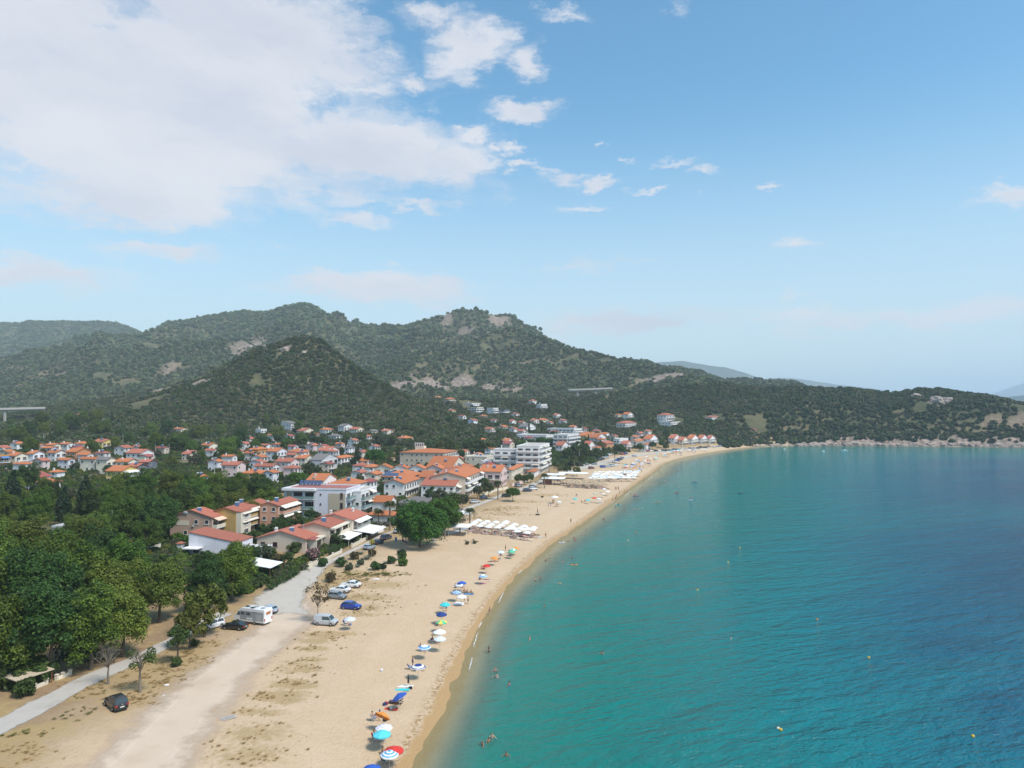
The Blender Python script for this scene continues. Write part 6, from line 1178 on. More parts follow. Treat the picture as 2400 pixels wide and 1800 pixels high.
def car_mesh(kind, part, col):
    L, Wd, belt, (cb, rf, rr, cr, zr), wr = SPEC[kind]; hw = Wd / 2
    if part == 'body':
        xs = sorted(set([p[0] for p in belt] + [-L / 2 + .06, -L * .33, -L * .2, 0.0, L * .2, L * .33, L / 2 - .08]))
        bx_, bz = [p[0] for p in belt], [p[1] for p in belt]
        def ring(x):
            zt = float(np.interp(x, bx_, bz)); e = abs(x) / (L / 2); h = hw * (1 - .16 * max(0, (e - .72) / .28) ** 2); zb = .22 + .16 * max(0, (e - .85) / .15)
            return [(x, -h * .94, zb), (x, -h, zb + .18), (x, -h, zt - .22), (x, -h * .93, zt - .04), (x, -h * .75, zt), (x, h * .75, zt), (x, h * .93, zt - .04), (x, h, zt - .22), (x, h, zb + .18), (x, h * .94, zb)]
        return loft(xs, ring).mesh('body', paint(col), False)
    zb = 0.93 if kind != 'sedan' else .90; ti = .80
    if part == 'cabin':
        b = MB(); w0, w1 = hw * .93, hw * .78; xm = (rf + rr) / 2
        vs = [(cb, -w0, zb), (cb, w0, zb), (rf, -w1, zr - .05), (rf, w1, zr - .05), (xm, -w1 * 1.0, zr), (xm, w1 * 1.0, zr), (rr, -w1, zr - .06), (rr, w1, zr - .06), (cr, -w0, zb), (cr, w0, zb)]
        b.add(vs, [(0, 1, 3, 2), (2, 3, 5, 4), (4, 5, 7, 6), (6, 7, 9, 8), (0, 2, 4, 6, 8), (1, 9, 7, 5, 3), (0, 8, 9, 1)]); return b.mesh('cabin', paint(col))
    w0, w1 = hw * .93, hw * .78
    def quad(P, off):
        b = MB(); P = [Vector(p) for p in P]; n = (P[1] - P[0]).cross(P[2] - P[0]).normalized()
        if n.dot(Vector(off)) < 0: n = -n
        b.add([p + n * .012 for p in P] + [p - n * .03 for p in P], [(0, 1, 2, 3), (7, 6, 5, 4), (0, 4, 5, 1), (1, 5, 6, 2), (2, 6, 7, 3), (3, 7, 4, 0)]); return b.mesh('glass', M_CGLASS)
    def lp(a, c, t): return tuple(a[i] + (c[i] - a[i]) * t for i in range(3))
    if part == 'windscreen': A, B, C_, D = (cb, -w0 * .93, zb), (cb, w0 * .93, zb), (rf, w1 * .93, zr - .05), (rf, -w1 * .93, zr - .05); return quad([lp(A, D, .14), lp(B, C_, .14), lp(B, C_, .93), lp(A, D, .93)], (1, 0, .5))
    if part == 'rear_window': A, B, C_, D = (cr, -w0 * .9, zb), (cr, w0 * .9, zb), (rr, w1 * .9, zr - .06), (rr, -w1 * .9, zr - .06); return quad([lp(A, D, .25), lp(B, C_, .25), lp(B, C_, .92), lp(A, D, .92)], (-1, 0, .3))
    if part[0] == 's':
        sg = -1 if part[1] == 'r' else 1; i = int(part[2])
        def sp(x, t): # point on the side of the cabin: t from belt to roof
            return (x, sg * (w0 + (w1 - w0) * t), zb + (zr - .05 - zb) * t)
        f0, f1 = cb + (rf - cb) * .16, cb + (rf - cb) * .88; mid = (rf + rr) / 2 + .12; r0, r1 = cr + (rr - cr) * .16 + .12, cr + (rr - cr) * .88 + .12
        if i == 0: return quad([sp(f0 - .12, .16), sp(f1 - .1, .88), sp(mid + .05, .88), sp(mid + .05, .16)], (0, sg, 0))
        return quad([sp(mid - .05, .16), sp(mid - .05, .88), sp(r1, .88), sp(r0, .16)], (0, sg, 0))
    if part == 'wheel': b = MB(); b.lathe([(wr * .55, -.11), (wr * .93, -.11), (wr, -.07), (wr, .07), (wr * .93, .11), (wr * .55, .11)], 14); me = b.mesh('wheel', M_TYRE); me.transform(Matrix.Rotation(math.pi / 2, 4, 'X')); return me
    if part == 'rim': b = MB(); b.lathe([(0.01, -.115), (wr * .6, -.10), (wr * .6, .10), (0.01, .115)], 10); me = b.mesh('rim', M_RIM); me.transform(Matrix.Rotation(math.pi / 2, 4, 'X')); return me
CARSP = []
def car(kind, col, pos, yaw, label, group=None, detail=True, name='parked_car', cat='car'):
    L, Wd, belt, cabn, wr = SPEC[kind]; o = empty(name, (pos.x, pos.y, pos.z + .03), R(yaw)); CARSP.append((pos.x, pos.y, 1.7))
    gx, gy = math.cos(R(yaw)), math.sin(R(yaw))
    def P(part, nm): link(nm, cached(('car', kind, part, col if part in ('body', 'cabin') else ''), lambda: car_mesh(kind, part, col)), o)
    P('body', 'body'); P('cabin', 'cabin'); P('windscreen', 'windscreen'); P('rear_window', 'rear_window')
    for p_ in (('sl0', 'sl1', 'sr0', 'sr1') if kind != 'van' else ('sl0', 'sr0')): P(p_, 'side_window')
    for x in (L * .31, -L * .31):
        for y in (-1, 1):
            wo = link('wheel', cached(('car', kind, 'wheel'), lambda: car_mesh(kind, 'wheel', '')), o, (x, y * (Wd / 2 - .06), wr))
            if detail: link('rim', cached(('car', kind, 'rim'), lambda: car_mesh(kind, 'rim', '')), wo)
    if detail:
        def lam(nm, m, x, y, z, sx_, sy_, sz_):
            b = MB(); b.box(-sx_, sx_, -sy_, sy_, -sz_, sz_); link(nm, cached(('lam', nm, sx_, sy_, sz_, m.name), lambda: b.mesh(nm, m)), o, (x, y, z))
        zf = belt[-1][1]; zr_ = belt[0][1]
        for y in (-1, 1):
            lam('headlight', M_LAMP, L / 2 - .11, y * Wd * .36, zf - .04, .10, .16, .07); lam('tail_light', M_RED, -L / 2 + .06, y * Wd * .385, zr_ + .02, .07, .13, .10)
            lam('mirror', paint(col), cabn[0] - .25, y * (Wd / 2 + .04), 1.0, .06, .09, .07); lam('door_handle', M_TRIM, -.25, y * (Wd / 2 + .005), .84, .09, .015, .018)
        lam('bumper', M_TRIM, -L / 2 + .04, 0, .40, .06, Wd * .42, .10); lam('bumper', M_TRIM, L / 2 - .05, 0, .38, .06, Wd * .42, .10); lam('number_plate', M_PLATE, -L / 2 - .03, 0, .62, .012, .26, .06)
        lam('grille', M_TRIM, L / 2 - .02, 0, .56, .03, Wd * .2, .05)
    return tag(o, label, cat, group)
o = car('suv', 'black', place(272, 1657), 138, 'black car with red tail lights parked on the dusty ground at the lower left')
b = MB(); b.lathe([(.0, 0), (.085, 0), (.085, .02), (.0, .02)], 12); me = b.mesh('rear_emblem', M_RIM); me.transform(Matrix.Rotation(-math.pi / 2, 4, 'Y')); link('rear_emblem', me, o, (-2.17, 0, .93))
for y in (-.62, .62): b = MB(); b.bar((.2, y, 1.66), (-1.5, y, 1.66), .025, n=5); b.build('roof_rail', M_RIM, o)
car('suv', 'white', place(497, 1472), 236, 'white car facing the camera under the yellowish tree')
car('sedan', 'black', place(550, 1474), 168, 'black saloon car parked below the campervan')
o = car('van', 'silver', place(764, 1464), -9, 'small silver panel van parked behind the thin young tree', cat='van', name='panel_van')
car('hatch', 'blue', place(823, 1427), -12, 'bright blue hatchback alone on the sand')
car('hatch', 'grey', place(790, 1403), -14, 'grey hatchback, nearest of the three cars behind the young tree'); car('sedan', 'white', place(797, 1388), 168, 'white saloon in the middle of the three parked cars'); car('sedan', 'white', place(822, 1376), 170, 'white coupe, farthest of the three parked cars')
car('hatch', 'lightblue', place(629, 1436), 150, 'pale blue car hidden behind the rear of the campervan')
car('suv', 'navy', place(905, 1264), 68, 'dark blue car leading the line parked at the street edge'); car('hatch', 'navy', place(886, 1275), 66, 'dark car second in line at the street edge'); car('hatch', 'lightblue', place(866, 1287), 64, 'pale car at the end of the line beside the agaves'); car('hatch', 'silver', place(934, 1249), 66, 'light car half hidden by the big beach pine')
for k, c, x, y, a, lb in [('sedan', 'silver', 1113, 1179, 35, 'silver car on the street below the olive trees'), ('suv', 'navy', 1133, 1170, 62, 'dark blue car ahead of the silver car'), ('suv', 'black', 1187, 1165, 5, 'black car on the sand edge beside the low green tree'), ('hatch', 'black', 1210, 1160, 20, 'black car under the low green tree'), ('suv', 'navy', 1236, 1152, 10, 'dark car in the small group near the beach bar'), ('hatch', 'white', 1251, 1148, 12, 'white car in the small group near the beach bar'), ('hatch', 'grey', 1249, 1143, 15, 'grey car at the back of the small group near the bar'), ('suv', 'grey', 1215, 1141, 50, 'grey car on the street opposite the small group')]: car(k, c, place(x, y), a, lb)
fc = [(1363, 1092, 'white'), (1373, 1090, 'grey'), (1393, 1089, 'grey'), (1386, 1099, 'maroon'), (1413, 1096, 'blue'), (1421, 1095, 'silver'), (1429, 1094, 'lightblue'), (1435, 1093, 'silver'), (1442, 1092, 'white'), (1405, 1079, 'navy'), (1411, 1077, 'black'), (1416, 1075, 'silver'), (1421, 1073, 'lightblue'), (1440, 1084, 'white'), (1447, 1081, 'blue'), (1452, 1078, 'navy'), (1457, 1075, 'grey'), (1459, 1066, 'red'), (1465, 1065, 'blue'), (1487, 1070, 'lightblue'), (1432, 1066, 'white'), (1440, 1064, 'silver'), (1448, 1062, 'grey'), (1425, 1068, 'white')]
for i in range(22): fc.append((1500 + i * 9 + random.uniform(-2, 2), 1060 - i * .62 + random.uniform(-1, 1), random.choice(['white', 'silver', 'grey', 'black', 'navy', 'red', 'white', 'lightblue'])))
for i, (x, y, c) in enumerate(fc): car(random.choice(['hatch', 'suv', 'sedan']), c, place(x, y), random.choice([20, 35, 30, 210]), c.replace('lightblue', 'pale blue').replace('navy', 'dark blue') + ' car among those parked behind the far beach', c + ' cars behind the far beach', detail=False)
# campervan
p = place(592, 1459); o = empty('campervan', (p.x, p.y, p.z + .03), R(160)); CARSP.append((p.x, p.y, 3)); Wh = paint('white'); Gy = mat('campervan_grey', (.33, .34, .35), .4, .05)
b = MB(); b.prism([(-3.5, .45), (2.4, .45), (3.2, .45), (3.45, .8), (3.35, 1.25), (2.9, 1.5), (2.2, 2.45), (1.6, 2.82), (-3.45, 2.82), (-3.55, 2.6)], -1.13, 1.13); b.build('body', Wh, o)
for sg in (-1, 1):
    b = MB(); b.box(-3.3, 1.9, sg * 1.135 - .008, sg * 1.135 + .008, .75, 2.35); b.build('side_panel', Gy, o)
    for x0, x1 in ((.9, 1.75), (-.35, .55)): b = MB(); b.box(x0, x1, sg * 1.15 - .008, sg * 1.15 + .008, 1.65, 2.15); b.build('side_window', M_CGLASS, o)
    b = MB(); b.prism([(1.95, 1.5), (2.75, 1.5), (2.3, 2.15), (1.95, 2.15)], sg * 1.14 - .01, sg * 1.14 + .01); b.build('cab_window', M_CGLASS, o)
    for x0, x1, z0, z1 in ((-.9, -.25, .85, 1.2), (-.15, .4, .85, 1.2)): b = MB(); b.box(x0, x1, sg * 1.148 - .005, sg * 1.148 + .005, z0, z1); b.build('service_hatch', Wh, o)
    b = MB(); b.box(-2.9, -1.7, sg * 1.148 - .005, sg * 1.148 + .005, .8, 1.9); b.build('garage_door', mat('campervan_panel', (.42, .43, .44), .4), o)
    b = MB(); b.prism([(-.9, 2.2), (-1.2, 2.28), (-1.9, 2.22), (-1.25, 2.18)], sg * 1.149 - .004, sg * 1.149 + .004); b.build('winged_emblem', M_TRIM, o)
    for x in (2.4, -1.35):
        wo = link('wheel', cached(('car', 'suv', 'wheel'), None), o, (x, sg * 1.03, .36)); link('rim', cached(('car', 'suv', 'rim'), None), wo)
    b = MB(); b.box(-3.58, -3.5, sg * .98 - .09, sg * .98 + .09, .75, 1.25); b.build('tail_light', M_RED, o)
b = MB(); b.add([(2.93, -1.0, 1.52), (2.93, 1.0, 1.52), (2.27, .95, 2.42), (2.27, -.95, 2.42), (2.9, -1, 1.48), (2.9, 1, 1.48), (2.2, .95, 2.4), (2.2, -.95, 2.4)], [(0, 1, 2, 3), (7, 6, 5, 4), (0, 4, 5, 1), (1, 5, 6, 2), (2, 6, 7, 3), (3, 7, 4, 0)]); b.build('windscreen', M_CGLASS, o)
b = MB(); b.box(-3.575, -3.53, -.6, .6, 1.85, 2.35); b.build('rear_window', mat('rear_lettering', (.42, .16, .08), .4), o)
for x, y in ((1.1, 0), (-.4, .5), (-.6, -.5), (-2.4, 0)): b = MB(); b.box(x - .38, x + .38, y - .35, y + .35, 2.82, 2.92); b.build('roof_hatch', M_CGLASS if x in (1.1, -.4) else Gy, o)
b = MB(); b.box(-3.62, -3.5, -1.05, 1.05, .42, .68); b.build('bumper', Wh, o)
tag(o, 'white and grey campervan parked beneath the plane tree', 'campervan')
# ------------------------------------------------------------------ people: one skinned body per pose, hair and swimwear as children
SKIN = [mat('skin_%d' % i, c, .55, .08, 6.0, spec=.3) for i, c in enumerate([(.52, .31, .21), (.40, .22, .14), (.30, .155, .095), (.58, .37, .27)])]
HAIRM = [mat('hair_%d' % i, c, .7, .2, 8.0) for i, c in enumerate([(.03, .02, .015), (.10, .055, .03), (.28, .19, .10), (.25, .24, .23)])]
CLO = {k: mat('swim_' + k, c, .7, .08, 5.0) for k, c in dict(black=(.015, .015, .02), navy=(.02, .04, .13), red=(.45, .03, .03), blue=(.05, .16, .42), orange=(.60, .20, .03), white=(.7, .7, .7), green=(.08, .3, .16), pink=(.6, .2, .3)).items()}
def pose(kind):
    """joints: name -> (x forward, y left, z up), radius"""
    J = {'pel': ((0, 0, .95), .135), 'wst': ((0, 0, 1.10), .125), 'chs': ((0, 0, 1.32), .150), 'nck': ((.01, 0, 1.49), .060), 'hd0': ((.03, 0, 1.58), .088), 'hd1': ((.03, 0, 1.68), .092), 'hd2': ((.02, 0, 1.75), .055)}
    for s, g in (('l', 1), ('r', -1)):
        J.update({'sh' + s: ((0, g * .19, 1.42), .062), 'el' + s: ((-.02, g * .25, 1.14), .046), 'wr' + s: ((.05, g * .26, .89), .033), 'ha' + s: ((.08, g * .26, .80), .040), 'fi' + s: ((.10, g * .25, .72), .020),
                  'hp' + s: ((0, g * .10, .90), .105), 'kn' + s: ((.02, g * .11, .50), .066), 'an' + s: ((-.02, g * .11, .09), .043), 'to' + s: ((.17, g * .13, .035), .032)})
    def put(**k):
        for n, p in k.items(): J[n] = (p, J[n][1])
    if kind == 'hips':
        put(ell=(-.10, .40, 1.18), wrl=(.02, .24, 1.03), hal=(.07, .18, 1.0), fil=(.1, .15, .97), elr=(.02, -.28, 1.16), wrr=(.14, -.26, .95), har=(.18, -.25, .88), fir=(.2, -.24, .82), knl=(.08, .12, .50), anl=(.02, .13, .09), tol=(.2, .15, .035))
    if kind == 'walk':
        put(knl=(.20, .10, .52), anl=(.24, .10, .10), tol=(.42, .11, .045), knr=(-.05, -.10, .49), anr=(-.34, -.10, .15), tor=(-.24, -.12, .035), ell=(-.18, .24, 1.18), wrl=(-.16, .25, .94), hal=(-.14, .25, .86), fil=(-.12, .24, .79), elr=(.12, -.24, 1.16), wrr=(.28, -.23, .98), har=(.34, -.22, .93), fir=(.38, -.22, .88))
    if kind == 'swim':
        put(ell=(.08, .40, 1.24), wrl=(.24, .52, 1.18), hal=(.30, .56, 1.17), fil=(.36, .60, 1.16), elr=(.08, -.40, 1.24), wrr=(.24, -.52, 1.16), har=(.3, -.56, 1.15), fir=(.36, -.6, 1.14))
    if kind == 'sit':
        put(pel=(0, 0, .16), wst=(-.03, 0, .32), chs=(-.05, 0, .56), nck=(-.03, 0, .74), hd0=(0, 0, .83), hd1=(.01, 0, .93), hd2=(0, 0, 1.0), shl=(-.05, .19, .66), shr=(-.05, -.19, .66), hpl=(.02, .11, .14), hpr=(.02, -.11, .14), knl=(.38, .15, .42), knr=(.42, -.14, .36), anl=(.62, .14, .10), anr=(.72, -.14, .08), tol=(.80, .15, .05), tor=(.90, -.16, .08),
            ell=(.08, .27, .48), wrl=(.26, .22, .46), hal=(.34, .19, .46), fil=(.40, .17, .44), elr=(-.22, -.28, .42), wrr=(-.28, -.30, .16), har=(-.26, -.31, .08), fir=(-.2, -.31, .045))
    if kind == 'chair':
        put(pel=(0, 0, .52), wst=(-.08, 0, .68), chs=(-.18, 0, .90), nck=(-.22, 0, 1.07), hd0=(-.21, 0, 1.16), hd1=(-.20, 0, 1.26), hd2=(-.21, 0, 1.33), shl=(-.19, .19, 1.0), shr=(-.19, -.19, 1.0), hpl=(.05, .10, .50), hpr=(.05, -.10, .50), knl=(.46, .13, .52), knr=(.46, -.13, .50), anl=(.72, .13, .12), anr=(.76, -.12, .10), tol=(.90, .14, .05), tor=(.94, -.13, .05),
            ell=(-.10, .27, .74), wrl=(.14, .26, .68), hal=(.22, .25, .67), fil=(.28, .24, .65), elr=(-.10, -.27, .74), wrr=(.14, -.26, .68), har=(.22, -.25, .67), fir=(.28, -.24, .65))
    if kind == 'lie':
        put(pel=(0, 0, .14), wst=(-.16, 0, .13), chs=(-.38, 0, .15), nck=(-.56, 0, .16), hd0=(-.65, 0, .17), hd1=(-.76, 0, .17), hd2=(-.83, 0, .16), shl=(-.46, .19, .13), shr=(-.46, -.19, .13), hpl=(.06, .10, .13), hpr=(.06, -.10, .13), knl=(.40, .13, .38), knr=(.48, -.13, .10), anl=(.62, .12, .08), anr=(.90, -.14, .06), tol=(.78, .13, .05), tor=(.95, -.17, .14),
            ell=(-.28, .32, .10), wrl=(-.06, .30, .07), hal=(.02, .28, .06), fil=(.09, .27, .05), elr=(-.62, -.34, .10), wrr=(-.78, -.20, .10), har=(-.80, -.14, .10), fir=(-.80, -.09, .10))
    return J
LINKS = [('pel', 'wst'), ('wst', 'chs'), ('chs', 'nck'), ('nck', 'hd0'), ('hd0', 'hd1'), ('hd1', 'hd2')] + [e for s in 'lr' for e in (('chs', 'sh' + s), ('sh' + s, 'el' + s), ('el' + s, 'wr' + s), ('wr' + s, 'ha' + s), ('ha' + s, 'fi' + s), ('pel', 'hp' + s), ('hp' + s, 'kn' + s), ('kn' + s, 'an' + s), ('an' + s, 'to' + s))]
def body_set(kind):
    J = pose(kind); names = list(J); me = bpy.data.meshes.new('skeleton'); me.from_pydata([J[n][0] for n in names], [(names.index(a), names.index(b_)) for a, b_ in LINKS], [])
    o = link('skeleton', me); md = o.modifiers.new('skin', 'SKIN'); md.use_smooth_shade = True; sb = o.modifiers.new('sub', 'SUBSURF'); sb.levels = 1; sb.render_levels = 1
    for i, n in enumerate(names):
        sv = me.skin_vertices[0].data[i]; sv.radius = (J[n][1], J[n][1]); sv.use_root = n == 'pel'
    dg = bpy.context.evaluated_depsgraph_get(); dg.update(); body = bpy.data.meshes.new_from_object(o.evaluated_get(dg)); body.name = 'body_' + kind
    bpy.data.objects.remove(o); body.materials.clear(); body.materials.append(SKIN[0])
    def cover(segs, r, off, nm, m):
        bm = bmesh.new(); bm.from_mesh(body); bm.normal_update(); dele = []
        for f in bm.faces:
            c = f.calc_center_median(); ok = False
            for a, b_, t0, t1 in segs:
                A, B = Vector(J[a][0]), Vector(J[b_][0]); d = B - A; t = (c - A).dot(d) / d.length_squared
                if t0 <= t <= t1 and (A + d * t - c).length < r: ok = True
            if not ok: dele.append(f)
        bmesh.ops.delete(bm, geom=dele, context='FACES')
        for v in bm.verts: v.co += v.normal * off
        bmesh.ops.solidify(bm, geom=bm.faces[:], thickness=.004)
        out = bpy.data.meshes.new(nm); bm.to_mesh(out); bm.free(); out.materials.append(m); out.polygons.foreach_set('use_smooth', [True] * len(out.polygons)); return out
    th = [('hp' + s, 'kn' + s, -.5, .45) for s in 'lr']; tr = cover([('pel', 'wst', -1.2, .3)] + th, .21, .014, 'trunks', CLO['navy']); bk = cover([('pel', 'wst', -1.0, .2)] + [('hp' + s, 'kn' + s, -.5, .05) for s in 'lr'], .21, .010, 'bottoms', CLO['navy'])
    tp = cover([('wst', 'chs', .72, 1.05)], .22, .010, 'top', CLO['navy']); sh_ = cover([('pel', 'chs', .1, 1.2), ('shl', 'ell', -.3, .5), ('shr', 'elr', -.3, .5)], .24, .014, 'shirt', CLO['navy'])
    # hair: the head's upper and rear half
    bm = bmesh.new(); bm.from_mesh(body); bm.normal_update(); h0, h2, nk = Vector(J['hd0'][0]), Vector(J['hd2'][0]), Vector(J['nck'][0]); up = (h2 - nk).normalized(); fw = Vector((1, 0, 0)); fw = (fw - up * fw.dot(up)).normalized() if kind != 'lie' else Vector((0, 0, 1)); dele = []
    for f in bm.faces:
        c = f.calc_center_median() - h0
        if c.length > .26 or c.dot(up) - 0.9 * c.dot(fw) < 0.035 or (f.calc_center_median() - nk).dot(up) < .03: dele.append(f)
    bmesh.ops.delete(bm, geom=dele, context='FACES')
    for v in bm.verts: v.co += v.normal * .018
    bmesh.ops.solidify(bm, geom=bm.faces[:], thickness=.006); hair = bpy.data.meshes.new('hair'); bm.to_mesh(hair); bm.free(); hair.materials.append(HAIRM[0])
    # nose so that the head has a front
    return dict(body=body, trunks=tr, bottoms=bk, top=tp, shirt=sh_, hair=hair)
BODIES = {k: body_set(k) for k in ('stand', 'hips', 'walk', 'swim', 'sit', 'chair', 'lie')}
def slot(o, m): o.material_slots[0].link = 'OBJECT'; o.material_slots[0].material = m
def person(kind, pos, yaw, label, wear='trunks', col='navy', skin=None, group=None, s=None, dz=0.0):
    B = BODIES[kind]; s = s or random.uniform(.93, 1.04)
    o = link('person', B['body'], None, (pos.x, pos.y, pos.z + dz), (0, 0, R(yaw)), (s, s, s)); slot(o, SKIN[random.randrange(4) if skin is None else skin])
    h = link('hair', B['hair'], o); slot(h, HAIRM[random.choice([0, 0, 1, 2])])
    if wear in ('trunks', 'shirt'): c = link('swim_shorts', B['trunks'], o); slot(c, CLO[col])
    if wear == 'bikini':
        c = link('bikini_bottom', B['bottoms'], o); slot(c, CLO[col]); c = link('bikini_top', B['top'], o); slot(c, CLO[col])
    if wear in ('shirt', 'suit'): c = link('shirt', B['shirt'], o); slot(c, CLO[col])
    if wear == 'suit': c = link('swim_shorts', B['trunks'], o); slot(c, CLO[col])
    return tag(o, label, 'person', group)

# ------------------------------------------------------------------ parasols
FAB = {k: mat('parasol_' + k, c, .8, .05, 3.0) for k, c in dict(white=(.76, .76, .75), red=(.60, .04, .03), orange=(.72, .27, .05), royal=(.03, .10, .42), navy=(.02, .05, .22), cyan=(.10, .55, .66), lilac=(.55, .55, .74), blue=(.10, .33, .62), green=(.10, .48, .28), yellow=(.72, .58, .10), pale=(.62, .70, .76), turq=(.05, .52, .55), thatch=(.40, .31, .20), cream=(.70, .64, .54)).items()}
M_POLE = mat('parasol_pole', (.55, .55, .54), .4, metal=.4); M_WPOLE = mat('white_pole', (.70, .70, .68), .5)
def canopy_mesh(style, c1, c2, r, rise):
    """8 fabric panels with sagging hems; colour by panel ('panel'), by ring ('ring', 'stripe') or plain"""
    b = MB(); N = 8; rings = [0, .22, .4, .58, .76, .9, 1.0] if style != 'plain' else [0, .5, 1.0]
    for k in range(N):
        a0, a1 = 2 * math.pi * k / N, 2 * math.pi * (k + 1) / N; am = (a0 + a1) / 2
        def pt(t, a, mid): zz = rise * (1 - t ** 1.35) - (.05 * t if mid else 0); rr = r * t * (.965 if mid else 1); return (rr * math.cos(a), rr * math.sin(a), zz)
        for i in range(len(rings) - 1):
            t0, t1 = rings[i], rings[i + 1]
            if style == 'panel': mi = k % 2
            elif style == 'ring': mi = 1 if (i in (3, 4)) else 0
            elif style == 'stripe': mi = i % 2
            else: mi = 0
            for x0, x1, m0, m1 in ((a0, am, 0, 1), (am, a1, 1, 0)):
                if t0 == 0: b.add([(0, 0, rise), pt(t1, x0, m0), pt(t1, x1, m1)], [(0, 1, 2)], mi)
                else: b.add([pt(t0, x0, m0), pt(t1, x0, m0), pt(t1, x1, m1), pt(t0, x1, m1)], [(0, 1, 2, 3)], mi)
        b.add([pt(1, a0, 0), pt(1, am, 1), pt(1, a1, 0)] + [tuple(np.array(q) - (0, 0, .14)) for q in (pt(1, a0, 0), pt(1, am, 1), pt(1, a1, 0))], [(0, 3, 4, 1), (1, 4, 5, 2)], 1 if style in ('ring', 'stripe') else (k % 2 if style == 'panel' else 0))
    return b.mesh('canopy', [FAB[c1], FAB[c2 or c1]], False, False)
def parasol(pos, style, c1, c2, label, group=None, r=1.05, h=2.0, tilt=0, taz=0, name='parasol', pole=None, detail=True):
    o = empty(name, pos, random.uniform(0, .7)); rise = r * .42
    cn = link('canopy', cached(('can', style, c1, c2, r), lambda: canopy_mesh(style, c1, c2, r, rise)), o, (0, 0, h - .02))
    def pk(): b = MB(); b.bar((0, 0, -.35), (0, 0, h + rise - .03), .028, n=6); return b.mesh('pole', M_POLE)
    link('pole', cached(('pole', r, h), pk), o)
    if tilt: cn.rotation_euler = (R(tilt) * math.cos(R(taz)), R(tilt) * math.sin(R(taz)), 0)
    if detail:
        def rk():
            b = MB()
            for k in range(8): a = 2 * math.pi * k / 8; b.bar((0, 0, rise - .04), (r * .97 * math.cos(a), r * .97 * math.sin(a), -.02), .008, n=3)
            return b.mesh('ribs', M_POLE)
        rb = link('ribs', cached(('ribs', r), rk), cn); rb['kind'] = 'stuff'
        def tk(): b = MB(); b.lathe([(.035, rise), (.03, rise + .08), (.005, rise + .16)], 6); return b.mesh('finial', M_POLE)
        link('finial', cached(('fin', r), tk), cn)
    return tag(o, label, 'parasol', group)
def U(x, y, *a, h=2.0, **k): return parasol(place(x, y, h + .2), *a, h=h, **k)
UM = [(871, 1797, 'plain', 'royal', None, 'royal blue parasol cut off by the bottom edge', {}), (913, 1763, 'stripe', 'blue', 'white', 'blue parasol with white rings over the seated group', {}), (923, 1754, 'plain', 'red', None, 'red parasol behind the blue ringed one', {'r': 1.15}), (895, 1716, 'plain', 'cyan', None, 'bright cyan parasol at the bottom of the beach', {'r': 1.1}), (900, 1701, 'stripe', 'lilac', 'white', 'lilac striped parasol above the cyan one', {}),
      (897, 1673, 'plain', 'orange', None, 'tilted plain orange parasol', {'tilt': 42, 'taz': 110}), (936, 1628, 'plain', 'royal', None, 'tilted royal blue parasol over the sunbather on the lounger', {'tilt': 28, 'taz': 250}), (980, 1559, 'ring', 'navy', 'white', 'navy parasol with a white ring beside the standing man', {}), (995, 1514, 'ring', 'white', 'blue', 'white parasol with a blue ring over a reclining person', {}), (1031, 1494, 'plain', 'pale', None, 'pale white parasol on a thin pole, lower of the white pair', {'h': 2.3}), (1030, 1478, 'plain', 'white', None, 'white parasol, upper of the white pair', {'r': 1.15}),
      (1035, 1455, 'panel', 'green', 'yellow', 'green and yellow segmented parasol', {}), (1035, 1437, 'plain', 'navy', None, 'dark blue parasol below the turquoise one', {}), (1043, 1414, 'plain', 'turq', None, 'turquoise parasol left of the white beach sheet', {}), (1082, 1396, 'plain', 'white', None, 'white parasol beside the standing pair', {}), (1070, 1386, 'stripe', 'lilac', 'blue', 'lilac blue parasol above the white one', {}), (1076, 1369, 'ring', 'navy', 'white', 'navy and white parasol in the blue pair', {}), (1082, 1364, 'plain', 'royal', None, 'blue parasol at the back of the blue pair', {}),
      (1132, 1348, 'ring', 'white', 'blue', 'white and blue ringed parasol above the pink towel', {}), (1140, 1324, 'plain', 'red', None, 'plain red parasol, lower of the two red ones', {}), (1159, 1306, 'plain', 'orange', None, 'orange red parasol, upper of the two red ones', {}), (1174, 1292, 'plain', 'pale', None, 'pale blue white parasol beyond the red ones', {}), (1203, 1286, 'panel', 'green', 'white', 'light green segmented parasol', {}), (1199, 1291, 'plain', 'green', None, 'plain green parasol in front of the segmented one', {}), (1208, 1283, 'plain', 'orange', None, 'orange parasol behind the green ones', {}), (1013, 1265, 'plain', 'white', None, 'white parasol beside the shade of the big pine', {}), (820, 1448, 'stripe', 'lilac', 'pale', 'grey lilac parasol beside the silver van', {}),
      (1300, 1164, 'plain', 'white', None, 'large white parasol alone on the middle of the beach', {'r': 1.6, 'h': 2.6}), (1310, 1175, 'plain', 'pale', None, 'smaller white parasol right of the large lone one', {}), (1348, 1168, 'plain', 'turq', None, 'turquoise parasol left of the colourful group', {}), (1395, 1156, 'panel', 'blue', 'yellow', 'blue and yellow parasol in the colourful group', {}), (1416, 1145, 'plain', 'white', None, 'white parasol at the top of the colourful group', {}), (1424, 1151, 'plain', 'white', None, 'white parasol at the right of the colourful group', {'r': 1.3}), (1413, 1156, 'plain', 'cream', None, 'cream parasol in the middle of the colourful group', {}), (1393, 1166, 'plain', 'red', None, 'red parasol below the colourful group', {}), (1378, 1171, 'plain', 'turq', None, 'low turquoise parasol left of the red one', {'h': 1.6}), (1404, 1168, 'plain', 'pale', None, 'pale parasol right of the red one below the colourful group', {})]
for x, y, st, c1, c2, lb, kw in UM: U(x, y, st, c1, c2, lb, **kw)
